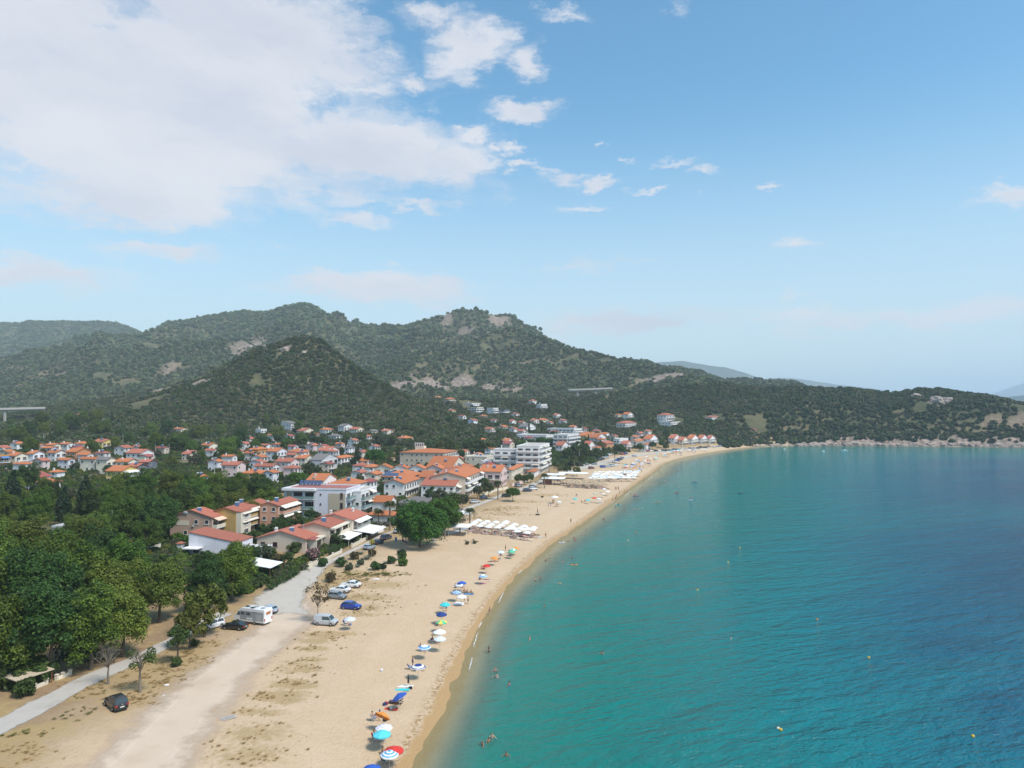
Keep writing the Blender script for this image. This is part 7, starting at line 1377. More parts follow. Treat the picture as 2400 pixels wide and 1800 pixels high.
# beach club: rows of white parasols and loungers
def lounger_meshes():
    f = MB(); f.box(-1.0, .95, -.32, -.27, .28, .34); f.box(-1.0, .95, .27, .32, .28, .34)
    for x in (-.8, .8):
        for y in (-.29, .29): f.box(x - .03, x + .03, y - .03, y + .03, 0, .28)
    m = MB(); m.box(-.35, .98, -.29, .29, .345, .42); m.add([(-.36, -.29, .345), (-.36, .29, .345), (-1.0, .29, .72), (-1.0, -.29, .72), (-.33, -.29, .42), (-.33, .29, .42), (-.97, .29, .80), (-.97, -.29, .80)], [(0, 1, 2, 3), (7, 6, 5, 4), (0, 4, 5, 1), (1, 5, 6, 2), (2, 6, 7, 3), (3, 7, 4, 0)])
    return f, m
LOUNGE = {}
def lounger(pos, yaw, col, label, group=None):
    if col not in LOUNGE: f, m = lounger_meshes(); LOUNGE[col] = (f.mesh('frame', M_WPOLE if col != 'dark' else M_TRIM), m.mesh('mattress', {'white': FAB['cream'], 'pink': mat('pink_pad', (.62, .38, .36), .85), 'dark': mat('dark_pad', (.10, .07, .10), .85), 'brown': mat('brown_pad', (.26, .13, .12), .85)}[col]))
    o = empty('sun_lounger', pos, R(yaw)); link('frame', LOUNGE[col][0], o); link('mattress', LOUNGE[col][1], o); return tag(o, label, 'sun lounger', group)
CLUB = [(1000, 1170), (950, 1200), (1075, 1180), (1010, 1216), (1040, 1197), (1150, 1186), (1112, 1206), (1085, 1224), (1225, 1195), (1195, 1213), (1165, 1229), (1315, 1205), (1285, 1222), (1255, 1240), (1395, 1220), (1360, 1238), (1335, 1262), (1478, 1233), (1462, 1250), (1420, 1275), (965, 1186), (1425, 1243), (1385, 1248), (1240, 1182), (1300, 1240)]
for zx, zy in CLUB:
    x, y = 850 + zx / 3.687, 900 + zy / 3.687; p = place(x, y, 2.6)
    parasol(p, 'plain', 'white', None, 'white parasol in the field of white parasols right of the big pine', 'white club parasols', r=1.3, h=2.3)
    for dx_, dy_ in ((-.9, -1.0), (.9, -1.2)):
        q = p + Vector((dx_, dy_, 0)); q.z = gz(q.x, q.y); lounger(q, -12, random.choice(['white', 'pink', 'dark', 'brown']), 'padded sun lounger under the field of white parasols', 'club sun loungers')
    if random.random() < .65: q = p + Vector((random.uniform(-1, 1.5), -1.1, 0)); q.z = gz(q.x, q.y); person('lie', q, -12, 'sunbather lying among the field of white parasols', random.choice(['trunks', 'bikini']), random.choice(list(CLO)), group='sunbathers at the white parasols', dz=.34)
for k in range(9): q = place(1205 + k * 6 + random.uniform(-2, 2), 1256 + random.uniform(-4, 5)); lounger(q, -20 + random.uniform(-15, 15), 'pink', 'pink padded lounger at the seaward end of the white parasol field', 'pink loungers at the seaward end')
# the far club: thatched and white rows
for r_ in range(4):
    for k in range(14):
        t = k / 13; x = 1330 + 92 * t - r_ * 7 + random.uniform(-1.5, 1.5); y = 1131 - 4 * r_ + 4 * t + random.uniform(-.6, .6); p = place(x, y, 2.3)
        if r_ < 3 and not (r_ == 2 and k % 3 == 0): parasol(p, 'plain', 'thatch', None, 'straw parasol in the packed rows before the beach bar', 'straw parasols', r=1.3, h=2.1, detail=False)
        q = p + Vector((.3, -1.1, 0)); q.z = gz(q.x, q.y); lounger(q, -15, random.choice(['dark', 'brown', 'pink', 'dark']), 'dark lounger in the packed rows before the beach bar', 'packed loungers')
        if k % 3 != 1: person(random.choice(['lie', 'sit']), q, random.choice([-15, 165, 60]), 'sunbather in the packed rows before the beach bar', random.choice(['trunks', 'bikini']), random.choice(list(CLO)), group='sunbathers in the packed rows', dz=.34)
for r_ in range(5):
    for k in range(13):
        t = k / 12; x = 1385 + 98 * t + r_ * 3 + random.uniform(-2, 2); y = 1120 - 3.6 * r_ - 2 * t + random.uniform(-.6, .6); p = place(x, y, 2.4)
        parasol(p, 'plain', random.choice(['white', 'white', 'white', 'cream', 'pale']), None, 'pale parasol in the rows beyond the straw parasols', 'pale parasols beyond the straw ones', r=1.4, h=2.2, detail=False)
        if (r_ + k) % 2: q = p + Vector((.3, -1.1, 0)); q.z = gz(q.x, q.y); lounger(q, -25, random.choice(['dark', 'brown', 'pink', 'white']), 'lounger in the rows beyond the straw parasols', 'loungers beyond the straw parasols')
def shore_pt(y, s):
    """point on the beach at distance s inland from the waterline at depth y"""
    xs = np.linspace(-140, 340, 600); v = sdf(xs, np.full(600, y)); i = np.argmin(np.abs(v - s)); return Vector((xs[i], y, gz(xs[i], y)))
for k in range(46):
    y = random.uniform(440, 640); p = shore_pt(y, random.uniform(6, 20)); c = random.choice(['white', 'white', 'blue', 'red', 'pale', 'turq', 'cream', 'navy', 'orange', 'lilac'])
    parasol(p, 'plain', c, None, {'pale': 'pale blue', 'turq': 'turquoise', 'navy': 'dark blue'}.get(c, c) + ' parasol among those scattered on the far beach', c + ' parasols on the far beach', r=1.15, h=2.0, detail=False)
    for j in range(random.choice([1, 1, 2])): q = p + Vector((random.uniform(-1.6, 1.6), random.uniform(-2, 0), 0)); q.z = gz(q.x, q.y); kd = random.choice(['sit', 'lie', 'stand', 'sit']); person(kd, q, random.uniform(0, 360), {'sit': 'person sitting', 'lie': 'person lying', 'stand': 'person standing'}[kd] + ' near the parasols of the far beach', random.choice(['trunks', 'bikini']), random.choice(list(CLO)), group=kd + ' people on the far beach')

# ------------------------------------------------------------------ beach furniture and named people
def chair(pos, yaw, col, label):
    o = empty('beach_chair', pos, R(yaw)); m = mat('chair_' + col, {'blue': (.03, .10, .32), 'red': (.42, .02, .05), 'grey': (.30, .32, .34), 'navy': (.02, .03, .10)}[col], .8)
    b = MB(); b.box(-.25, .28, -.26, .26, .36, .40); b.build('seat', m, o)
    b = MB(); b.add([(-.25, -.26, .40), (-.25, .26, .40), (-.48, .26, .98), (-.48, -.26, .98), (-.29, -.26, .40), (-.29, .26, .40), (-.52, .26, .97), (-.52, -.26, .97)], [(0, 1, 2, 3), (7, 6, 5, 4), (0, 4, 5, 1), (1, 5, 6, 2), (2, 6, 7, 3), (3, 7, 4, 0)]); b.build('backrest', m, o)
    for sg in (-1, 1):
        b = MB(); b.bar((.26, sg * .28, 0), (-.30, sg * .28, .62), .016, n=5); b.build('leg', M_WPOLE, o); b = MB(); b.bar((-.30, sg * .28, 0), (.22, sg * .28, .60), .016, n=5); b.build('leg', M_WPOLE, o)
        b = MB(); b.box(-.36, .26, sg * .28 - .03, sg * .28 + .03, .60, .63); b.build('armrest', M_WPOLE, o)
    return tag(o, label, 'beach chair')
def towel(pos, yaw, col, label, w=.85, l=1.8, name='beach_towel', cat='towel'):
    b = MB(); nx, ny = 7, 4; top = []
    for i in range(nx):
        for j in range(ny): top.append((-l / 2 + l * i / (nx - 1), -w / 2 + w * j / (ny - 1), .035 + .03 * math.sin(i * 1.7 + j)))
    bot = [(x, y, .005) for x, y, z in top]; n = len(top); fs = [(i * ny + j, (i + 1) * ny + j, (i + 1) * ny + j + 1, i * ny + j + 1) for i in range(nx - 1) for j in range(ny - 1)]
    rim = [i * ny for i in range(nx)] + [(nx - 1) * ny + j for j in range(1, ny)] + [i * ny + ny - 1 for i in range(nx - 2, -1, -1)] + [j for j in range(ny - 2, 0, -1)]
    fs += [(rim[k], rim[(k + 1) % len(rim)], n + rim[(k + 1) % len(rim)], n + rim[k]) for k in range(len(rim))] + [tuple(n + r_ for r_ in rim)]
    b.add(top + bot, fs); o = b.build(name, FAB[col] if col in FAB else CLO[col], None, loc=(pos.x, pos.y, pos.z + .03), rot=(0, 0, R(yaw))); return tag(o, label, cat)
def bag(pos, col, label, s=1.0, name='beach_bag', cat='bag'):
    o = empty(name, pos, random.uniform(0, 3)); b = MB(); b.prism([(-.24, 0), (.24, 0), (.28, .28), (.2, .34), (-.2, .34), (-.28, .28)], -.15, .15); b.build('body', CLO[col], o)
    b = MB()
    for k in range(6): a0, a1 = math.pi * k / 6, math.pi * (k + 1) / 6; b.bar((.15 * math.cos(a0), 0, .33 + .14 * math.sin(a0)), (.15 * math.cos(a1), 0, .33 + .14 * math.sin(a1)), .015, n=4)
    b.build('handle', CLO[col], o); o.scale = (s, s, s); return tag(o, label, cat)
PE = [('stand', 967, 1563, 20, 'man in navy shorts standing beside the navy and white parasol', 'trunks', 'navy', 1), ('sit', 985, 1570, -40, 'person sitting below the navy and white parasol', 'trunks', 'black', 2), ('lie', 927, 1650, 170, 'tanned sunbather on a lounger below the tilted blue parasol', 'trunks', 'orange', 2), ('lie', 917, 1662, 172, 'person lying on the red towel', 'bikini', 'white', 1), ('chair', 876, 1690, 10, 'person in a dark chair beside the orange parasol', 'trunks', 'blue', 1), ('sit', 903, 1729, 30, 'person sitting under the cyan parasol', 'trunks', 'blue', 1), ('chair', 880, 1736, 0, 'person in the red chair left of the cyan parasol', 'bikini', 'red', 1), ('sit', 897, 1768, 10, 'person with brown hair seated at the blue ringed parasol', 'trunks', 'black', 2), ('sit', 908, 1775, 60, 'person seated left below the red parasol', 'bikini', 'red', 2), ('sit', 919, 1777, 120, 'person seated right below the red parasol', 'bikini', 'pink', 1), ('chair', 901, 1788, 60, 'person in the blue chair at the bottom of the beach', 'trunks', 'navy', 2),
      ('chair', 988, 1527, -20, 'person reclining in a chair below the white and blue ringed parasol', 'trunks', 'white', 1), ('chair', 1016, 1509, -10, 'person in the dark chair below the pale white parasol', 'suit', 'black', 1), ('sit', 1017, 1489, 10, 'person sitting beside the white pair of parasols', 'trunks', 'green', 2), ('sit', 1024, 1467, 10, 'person sitting below the segmented parasol', 'trunks', 'navy', 2), ('sit', 1031, 1446, 10, 'person sitting below the dark blue parasol', 'trunks', 'red', 2), ('chair', 1040, 1426, 30, 'person in a chair below the turquoise parasol', 'suit', 'black', 1), ('stand', 1046, 1433, 200, 'person in blue standing right of the turquoise parasol', 'shirt', 'blue', 1),
      ('stand', 1088, 1413, 0, 'slim person standing left in the pair by the white parasol', 'bikini', 'red', 1), ('stand', 1097, 1416, 190, 'man in black shorts standing right in the pair', 'trunks', 'black', 0), ('sit', 1088, 1390, -30, 'left one of three people sitting on the blue mat', 'bikini', 'navy', 2), ('sit', 1095, 1391, -30, 'middle one of three people sitting on the blue mat', 'trunks', 'navy', 1), ('sit', 1104, 1392, -30, 'right one of three people sitting on the blue mat', 'bikini', 'black', 2), ('sit', 1067, 1378, 20, 'person sitting left below the navy pair of parasols', 'trunks', 'black', 1), ('sit', 1085, 1378, 160, 'person sitting right below the navy pair of parasols', 'bikini', 'red', 2), ('lie', 1067, 1393, 10, 'person lying below the lilac blue parasol', 'bikini', 'pink', 0),
      ('sit', 1124, 1359, 20, 'person in blue sitting left of the ringed parasol', 'suit', 'navy', 2), ('lie', 1140, 1360, 170, 'person lying right of the ringed parasol', 'bikini', 'red', 1), ('sit', 1128, 1334, 30, 'person sitting left below the lower red parasol', 'bikini', 'red', 1), ('sit', 1135, 1335, 150, 'person sitting right below the lower red parasol', 'trunks', 'black', 2), ('lie', 1150, 1317, 10, 'person lying left below the upper red parasol', 'trunks', 'navy', 2), ('lie', 1161, 1316, 175, 'person lying right below the upper red parasol', 'bikini', 'red', 1), ('sit', 1173, 1303, 0, 'person sitting below the pale blue white parasol', 'suit', 'navy', 1), ('stand', 1185, 1291, 200, 'man in black shorts standing left of the green parasols', 'trunks', 'black', 1), ('chair', 1195, 1297, 0, 'person in a dark chair below the green parasols', 'suit', 'black', 1), ('chair', 1206, 1295, 180, 'second person in a chair below the green parasols', 'trunks', 'navy', 1),
      ('hips', 1148, 1441, 200, 'woman standing at the waterline with bent arm', 'bikini', 'pink', 0), ('chair', 810, 1466, -20, 'person in a white shirt sitting beside the silver van', 'shirt', 'white', 1), ('walk', 1279, 1261, 20, 'person walking alone on the wet sand beyond the white parasols', 'trunks', 'red', 1), ('walk', 1338, 1226, 200, 'person in dark shorts walking at the waterline', 'trunks', 'black', 2), ('stand', 1295, 1180, 200, 'left person of the two below the large lone parasol', 'bikini', 'orange', 2), ('stand', 1298, 1179, 30, 'right person of the two below the large lone parasol', 'trunks', 'orange', 1), ('sit', 1305, 1184, 30, 'person sitting at the smaller lone parasol', 'trunks', 'black', 1), ('chair', 1352, 1163, 20, 'person in black sitting alone above the turquoise parasol', 'suit', 'black', 1), ('sit', 1363, 1178, 30, 'person sitting on the sand left of the low turquoise parasol', 'bikini', 'red', 2), ('sit', 1371, 1176, 120, 'person sitting on the sand below the low turquoise parasol', 'bikini', 'pink', 1), ('stand', 1442, 1148, 30, 'first of three people standing together near the water', 'trunks', 'red', 1), ('stand', 1445, 1148.5, 180, 'second of three people standing together near the water', 'bikini', 'black', 1), ('stand', 1449, 1148.5, 90, 'third of three people standing together near the water', 'trunks', 'navy', 2)]
for kd, x, y, a, lb, wr, c, sk in PE:
    p = place(x, y); pr = person(kd, p, a, lb, wr, c, sk)
    if kd == 'chair': chair(p, a, random.choice(['blue', 'grey', 'navy']) if 'red chair' not in lb else 'red', 'folding chair under the ' + ' '.join(lb.split()[:9]))
lounger(place(928, 1650), 170, 'dark', 'dark lounger under the tilted blue parasol')
towel(place(917, 1662), -8, 'red', 'red beach towel beside the tilted orange parasol'); towel(place(1073, 1415), -8, 'white', 'large white beach sheet below the white parasol', 2.2, 2.6); towel(place(1130, 1367), -6, 'pink', 'pink towel below the white and blue ringed parasol'); towel(place(1096, 1392), -4, 'blue', 'blue mat with three people sitting on it', 1.4, 2.6); towel(place(1140, 1361), 0, 'cream', 'pale towel under the person lying at the ringed parasol'); towel(place(1405, 1178), 0, 'blue', 'thin blue mat below the colourful parasols', 1.0, 2.0); towel(place(1262, 1259), -20, 'pale', 'pale paddle board lying near the water', .8, 2.6, 'paddle_board', 'board')
towel(place(949, 1609), -4, 'white', 'white board with a red end lying beside the folded parasol', .9, 2.4, 'paddle_board', 'board'); towel(place(943, 1617), -2, 'turq', 'turquoise mat below the white board', .8, 2.1)
for x, y, c, lb in [(905, 1651, 'red', 'dark red bag at the head of the lounger'), (902, 1653, 'navy', 'navy bag beside the dark red one'), (993, 1566, 'blue', 'blue bucket bag right of the navy and white parasol'), (820, 1466, 'blue', 'bright blue cool box beside the silver van'), (903, 1690, 'black', 'dark bag behind the lilac parasol'), (962, 1615, 'black', 'small dark bag beside the white board'), (895, 1573, 'white', 'small pale bag left of the seated person')]: bag(place(x, y), c, lb)
for x, y, a, c, lb in [(882, 1682, 200, 'blue', 'empty blue chair beneath the orange parasol'), (962, 1569, 30, 'blue', 'empty blue folding chair left of the navy parasol'), (974, 1573, 60, 'grey', 'pale folding chair in front of the navy parasol'), (1287, 1187, 20, 'red', 'low orange red chair alone on the sand'), (1292, 1185, 30, 'blue', 'low blue chair beside the orange red one')]: chair(place(x, y), a, c, lb)
for x, y, lb, h in [(957, 1610, 'folded dark parasol standing beside the white board', 1.9), (1260, 1207, 'folded black parasol on a heavy black base, alone on the sand', 2.6)]:
    p = place(x, y); o = empty('folded_parasol', p); b = MB(); b.lathe([(.03, h), (.16, h * .55), (.13, h * .3), (.03, h * .28)], 8); b.build('canopy', M_TRIM, o); b = MB(); b.bar((0, 0, -.2), (0, 0, h + .1), .03); b.build('pole', M_POLE, o)
    if h > 2: b = MB(); b.box(-.75, .75, -.75, .75, 0, .35); b.build('base', M_TRIM, o)
    tag(o, lb, 'parasol')
p = place(535, 1683); o = empty('wooden_duckboard', p, R(35))
for k in range(7): b = MB(); b.box(-.9 + k * .26, -.70 + k * .26, -.6, .6, .05, .09); b.build('plank', mat('grey_wood', (.42, .38, .34), .9, .25, 4.0), o)
for y in (-.45, .45): b = MB(); b.box(-.92, .98, y - .04, y + .04, .0, .05); b.build('batten', MATS['grey_wood'], o)
tag(o, 'old grey duckboard lying in the dry grass at the bottom', 'duckboard')
# ------------------------------------------------------------------ bathers, floats, boats, buoys
SW = [(1146, 1527, 0.75, 'person in a dark suit standing waist deep near the shore', 'suit', 'black'), (1161, 1574, 1.0, 'bather with dark hair nearest the pale swimmer', 'trunks', 'navy'), (1164, 1588, 1.05, 'pale swimmer arms forward near the shore', 'bikini', 'white'), (1194, 1608, 1.0, 'bather in blue shorts beyond the two near bathers', 'trunks', 'blue'), (1154, 1731, 1.0, 'right one of three bathers close together', 'trunks', 'navy'), (1145, 1740, 1.0, 'middle one of three bathers close together', 'trunks', 'black'), (1131, 1748, 1.05, 'left one of three bathers with raised arm', 'trunks', 'red'), (1187, 1773, 1.0, 'bather nearest the bottom edge of the picture', 'trunks', 'black'), (1276, 1421, 1.2, 'lone bather in line with the parked cars', 'trunks', 'navy'), (1242, 1499, 1.15, 'lone bather half way out from the segmented parasol', 'bikini', 'red'), (1411, 1532, 1.25, 'single head far out in the near bay', 'trunks', 'black'), (1714, 1497, 1.25, 'single dark head farthest out in the bay', 'trunks', 'black'), (1255, 1359, 1.0, 'left bather of the pair off the red parasols', 'trunks', 'black'), (1266, 1356, 1.0, 'right bather of the pair off the red parasols', 'trunks', 'navy'), (1312, 1368, 1.2, 'bather behind the pair off the red parasols', 'trunks', 'black'), (1279, 1314, 1.1, 'bather nearest the foam beyond the red parasols', 'trunks', 'navy'), (1288, 1307, 1.1, 'bather just beyond the nearest one off the red parasols', 'trunks', 'blue'), (1320, 1318, 1.0, 'upright bather left of the orange air bed', 'bikini', 'red'), (1340, 1307, 1.1, 'bather behind the orange air bed', 'trunks', 'navy'), (1332, 1267, 1.1, 'bather off the white parasol field, near the ring', 'trunks', 'black'), (1348, 1266, 1.0, 'bather in pink off the white parasol field', 'bikini', 'pink')]
for x, y, dz, lb, wr, c in SW: p = place(x, y); p.z = 0; person('swim', p, random.uniform(150, 330), lb, wr, c, dz=-dz * 1.02)
extra = [(640, 1332), (600, 1378), (545, 1415), (533, 1402), (487, 1420), (790, 1240), (803, 1250), (835, 1258), (1058, 1155), (1080, 1160), (1097, 1155), (1130, 1152), (1070, 1360), (1005, 1430), (1215, 1115), (1280, 1095), (968, 1163), (893, 1138), (1092, 1060), (1168, 1005), (1410, 945), (1435, 968), (1275, 935), (1230, 880), (1322, 915), (1330, 910), (1285, 840), (1270, 828), (1410, 760), (1345, 770), (1545, 1075), (1125, 965), (1020, 1022)]
for zx, zy in extra: p = place(1200 + zx / 3.687, 880 + zy / 3.687); p.z = 0; person('swim', p, random.uniform(0, 360), 'small bather out in the turquoise water of the middle bay', random.choice(['trunks', 'bikini']), random.choice(list(CLO)), group='bathers of the middle bay', dz=-1.08)
for k in range(26): y = random.uniform(420, 660); p = shore_pt(y, -random.uniform(4, 40)); p.z = 0; person('swim', p, random.uniform(0, 360), 'tiny bather near the shore of the far bay', random.choice(['trunks', 'bikini']), random.choice(list(CLO)), group='bathers of the far bay', dz=-1.0)
for zx, zy in [(805, 1105), (870, 1088), (895, 1078), (903, 1058), (930, 1025), (970, 1018), (990, 1008), (1128, 930), (1140, 915)]: p = place(1200 + zx / 3.687, 880 + zy / 3.687); person(random.choice(['walk', 'stand', 'hips']), p, random.uniform(0, 360), 'person standing at the waterline off the colourful parasols', random.choice(['trunks', 'bikini']), random.choice(list(CLO)), group='people at the waterline')
# people seated in the shade of the big pine
for k, (x, y) in enumerate([(945, 1272), (952, 1276), (958, 1270), (966, 1274), (975, 1270), (983, 1276), (1003, 1275)]): p = place(x, y); person('chair' if k < 6 else 'sit', p, random.uniform(0, 360), 'person sitting in the shade of the big pine, ' + ['first', 'second', 'third', 'fourth', 'fifth', 'sixth', 'seventh'][k] + ' from the left', 'suit', random.choice(['black', 'red', 'navy', 'white']), 1); 
for k, (x, y) in enumerate([(945, 1272), (952, 1276), (958, 1270), (966, 1274), (975, 1270), (983, 1276)]): chair(place(x, y), random.uniform(0, 360), random.choice(['red', 'navy', 'blue']), 'chair in the shade of the big pine, ' + ['first', 'second', 'third', 'fourth', 'fifth', 'sixth'][k] + ' from the left')
def floater(x, y, pts, col, label, name, cat, yaw=0, z=.12, extra_=None):
    p = place(x, y); o = empty(name, (p.x, p.y, 0.0), R(yaw)); n = len(pts); b = MB(); b.add([(a, c, z) for a, c in pts] + [(a * .97, c * .9, -.05) for a, c in pts], [tuple(range(n)), tuple(range(2 * n - 1, n - 1, -1))] + [(k, (k + 1) % n, n + (k + 1) % n, n + k) for k in range(n)]); b.build('hull', FAB[col] if col in FAB else CLO[col], o)
    b = MB(); b.box(-.35, .35, -.2, .2, z + .002, z + .08); b.build('pad', CLO['navy'] if col != 'navy' else CLO['white'], o); return tag(o, label, cat)
brd = [(1.6 * math.cos(2 * math.pi * k / 14), .42 * math.sin(2 * math.pi * k / 14)) for k in range(14)]; bed = [(-.9, -.38), (.9, -.38), (.95, 0), (.9, .38), (-.9, .38), (-.95, 0)]
for x, y, sh_, c, lb, nm, ct, a in [(1346, 1324, bed, 'orange', 'orange air bed floating off the red parasols', 'air_bed', 'air bed', 10), (1316, 1272, bed, 'white', 'white swim float off the white parasol field', 'air_bed', 'air bed', 30), (1490, 1163, brd, 'navy', 'dark paddle board carrying two people in pink', 'paddle_board', 'board', 5), (1449, 1184, brd, 'turq', 'turquoise paddle board close to the shore', 'paddle_board', 'board', 15), (1540, 1177, bed, 'orange', 'small orange float in the middle bay', 'air_bed', 'air bed', 0), (1586, 1155, bed, 'red', 'reddish float farther out in the middle bay', 'air_bed', 'air bed', 0), (1628, 1130, brd, 'navy', 'dark kayak in the far bay, nearer the beach', 'kayak', 'kayak', 0), (1736, 1156, brd, 'black', 'dark kayak farthest out in the bay', 'kayak', 'kayak', 5), (1618, 1172, bed, 'lilac', 'pale float with a person left of the farthest kayak', 'air_bed', 'air bed', 20)]: floater(x, y, sh_, c, lb, nm, ct, a)
for x, lb, c in ((1487.5, 'left', 'red'), (1492, 'right', 'pink')): p = place(x, 1163); p.z = .12; person('sit', p, 200, lb + ' of two people sitting on the dark paddle board', 'suit', c, 1)
for x, y, lb in [(1736, 1155.6, 'person paddling the kayak farthest out'), (1628, 1129.6, 'person paddling the kayak nearer the beach'), (1449, 1183.5, 'person on the turquoise paddle board'), (1618, 1171.5, 'person on the pale float')]: p = place(x, y); p.z = .1; person('sit', p, 10, lb, 'suit', 'black', 1)
def boat(x, y, s, label, yaw):
    p = place(x, y); o = empty('motor_boat', (p.x, p.y, 0), R(yaw)); o.scale = (s, s, s); st = [-2.6, -1.5, 0, 1.4, 2.3, 2.9]
    def ring(xx): w = float(np.interp(xx, [-2.6, 0, 1.4, 2.3, 2.9], [.9, 1.0, .85, .5, .05])); h = .7 + .12 * max(0, xx); return [(xx, -w, h), (xx, -w * .8, .0), (xx, 0, -.25), (xx, w * .8, .0), (xx, w, h)]
    loft(st, ring).build('hull', paint('white'), o); b = MB(); b.prism([(-.6, .72), (1.1, .78), (.6, 1.35), (-.5, 1.4)], -.6, .6); b.build('cabin', paint('white'), o)
    b = MB(); b.prism([(1.0, .86), (.62, 1.3), (.66, 1.32), (1.05, .87)], -.55, .55); b.build('windscreen', M_CGLASS, o); b = MB(); b.box(-2.85, -2.5, -.2, .2, .1, 1.0); b.build('outboard_motor', M_TRIM, o)
    b = MB(); b.bar((0, 0, 1.3), (0, 0, 3.2), .04); b.build('mast', M_POLE, o); return tag(o, label, 'boat')
boat(1980, 1057, 1.15, 'small white motor boat moored off the headland', 175); boat(1929, 1058, .6, 'tiny white dinghy left of the motor boat', 10); boat(1838, 1053, .5, 'tiny pale dinghy off the end of the beach', 20)
for x, y, lb in [(1707, 1318, 'yellow buoy off the middle beach'), (1635, 1383, 'yellow buoy left of the deep blue water'), (1734, 1284, 'small yellow buoy farthest from the camera'), (1915, 1452, 'orange buoy in the middle of the deep blue water'), (2036, 1542, 'yellow buoy right of the middle of the deep water'), (1824, 1708, 'white buoy of the touching pair'), (1830, 1711, 'yellow buoy of the touching pair'), (2280, 1726, 'yellow buoy at the lower right')]:
    p = place(x, y); o = empty('buoy', (p.x, p.y, 0)); o.scale = (.62, .62, .62); b = MB(); b.lathe([(.02, -.25), (.28, -.15), (.36, .08), (.28, .30), (.10, .42), (.02, .44)], 12); c = mat('buoy_' + lb.split()[0], {'yellow': (.70, .42, .03), 'small': (.70, .42, .03), 'orange': (.66, .22, .03), 'white': (.72, .66, .58)}[lb.split()[0]], .5); b.build('float', c, o, True); b = MB(); b.lathe([(.06, .42), (.06, .5), (.02, .55)], 6); b.build('ring', M_TRIM, o); tag(o, lb, 'buoy')
# foam where small waves break
FOAM = mat('sea_foam', (.80, .81, .82), .8, .08, 2.0)
def foam(pts, w, seed):
    g = random.Random(seed); n = 26; L_ = []; R_ = []
    for i in range(n + 1):
        u = i / n * (len(pts) - 1); k = min(int(u), len(pts) - 2); q = pts[k].lerp(pts[k + 1], u - k); d = (pts[k + 1] - pts[k]).normalized(); nn = Vector((d.y, -d.x, 0)); ww = w * abs(math.sin(math.pi * i / n)) ** .6 * g.uniform(.35, 1.0); q = q + nn * g.uniform(-.12, .12)
        L_.append((q.x - nn.x * ww, q.y - nn.y * ww, .03)); R_.append((q.x + nn.x * ww * .7, q.y + nn.y * ww * .7, .03))
    C_ = [((a[0] + c[0]) / 2, (a[1] + c[1]) / 2, .06) for a, c in zip(L_, R_)]; m = n + 1; b = MB(); b.add(L_ + C_ + R_, [(k, k + 1, m + k + 1, m + k) for k in range(n)] + [(m + k, m + k + 1, 2 * m + k + 1, 2 * m + k) for k in range(n)])
    tag(b.build('foam', FOAM, None, True), 'broken white line of foam along the shallow water edge', 'foam', kind='stuff')
for sp in [[(1100, 1572), (1103, 1555), (1107, 1540)], [(1109, 1518), (1114, 1500), (1121, 1480)], [(1122, 1472), (1127, 1462), (1130, 1458)], [(1167, 1415), (1174, 1400), (1181, 1388)], [(1233, 1327), (1240, 1314), (1255, 1300)], [(1270, 1288), (1278, 1277), (1287, 1265)], [(1346, 1230), (1362, 1218), (1385, 1206)], [(1420, 1187), (1430, 1182), (1440, 1175)], [(1463, 1163), (1470, 1158), (1478, 1152)], [(1520, 1124), (1526, 1119), (1530, 1113)], [(1550, 1095), (1554, 1091), (1560, 1086)], [(1215, 1345), (1222, 1337)], [(1300, 1250), (1312, 1243)]]:
    foam([place(a, c) for a, c in sp], .11, int(sp[0][0]))
# ------------------------------------------------------------------ walls, canopies, poles, beach bar, viaduct, rocks
def wall_line(pts, h, label, col='cream', name='garden_wall', cat='wall', th=.18):
    base = pts[0]; o = empty(name, base); b = MB()
    for a, c in zip(pts[:-1], pts[1:]):
        d = (c - a).normalized(); n = Vector((-d.y, d.x, 0)) * th / 2; za, zc = gz(a.x, a.y) - base.z, gz(c.x, c.y) - base.z; A, C_ = a - base, c - base
        vs = [(A.x + s * n.x, A.y + s * n.y, z) for s in (-1, 1) for z in (za - .5, za + h)] + [(C_.x + s * n.x, C_.y + s * n.y, z) for s in (-1, 1) for z in (zc - .5, zc + h)]
        b.add(vs, [(0, 1, 5, 4), (2, 6, 7, 3), (1, 3, 7, 5), (0, 4, 6, 2), (0, 2, 3, 1), (4, 5, 7, 6)])
    b.build('masonry', wmat(col), o)
    for a in pts: cb = MB(); z = gz(a.x, a.y) - base.z; q = a - base; cb.box(q.x - .2, q.x + .2, q.y - .2, q.y + .2, z - .4, z + h + .25); cb.box(q.x - .26, q.x + .26, q.y - .26, q.y + .26, z + h + .25, z + h + .33); cb.build('pillar', wmat(col), o)
    return tag(o, label, cat)
wall_line([place(x, y) for x, y in ((712, 1337), (728, 1329), (745, 1321))], 1.0, 'low cream garden wall with pillars below the oleander')
wall_line([place(x, y) for x, y in ((760, 1317), (780, 1305), (800, 1296))], .8, 'low garden wall along the street beside the hedge')
wall_line([place(x, y) for x, y in ((825, 1284), (845, 1273), (860, 1265))], 1.0, 'pale garden wall in front of the canvas awnings')
wall_line([place(x, y) for x, y in ((870, 1256), (884, 1250), (898, 1246))], 1.6, 'white gateway wall at the hotel corner', 'white')
wall_line([place(x, y) for x, y in ((1130, 1163), (1160, 1152), (1190, 1146))], 1.2, 'cream garden wall below the maroon villa')
wall_line([place(x, y) for x, y in ((1200, 1139), (1222, 1133), (1240, 1127))], 1.2, 'pinkish balustrade wall along the street near the bar', 'pink')
wall_line([place(x, y) for x, y in ((50, 1628), (80, 1616), (108, 1604))], .5, 'low white kerb wall beside the bushes at the lower left', 'cream')
wall_line([place(x, y) for x, y in ((133, 1594), (148, 1589), (164, 1582))], .5, 'short low wall with a white stone beside the footpath', 'cream')
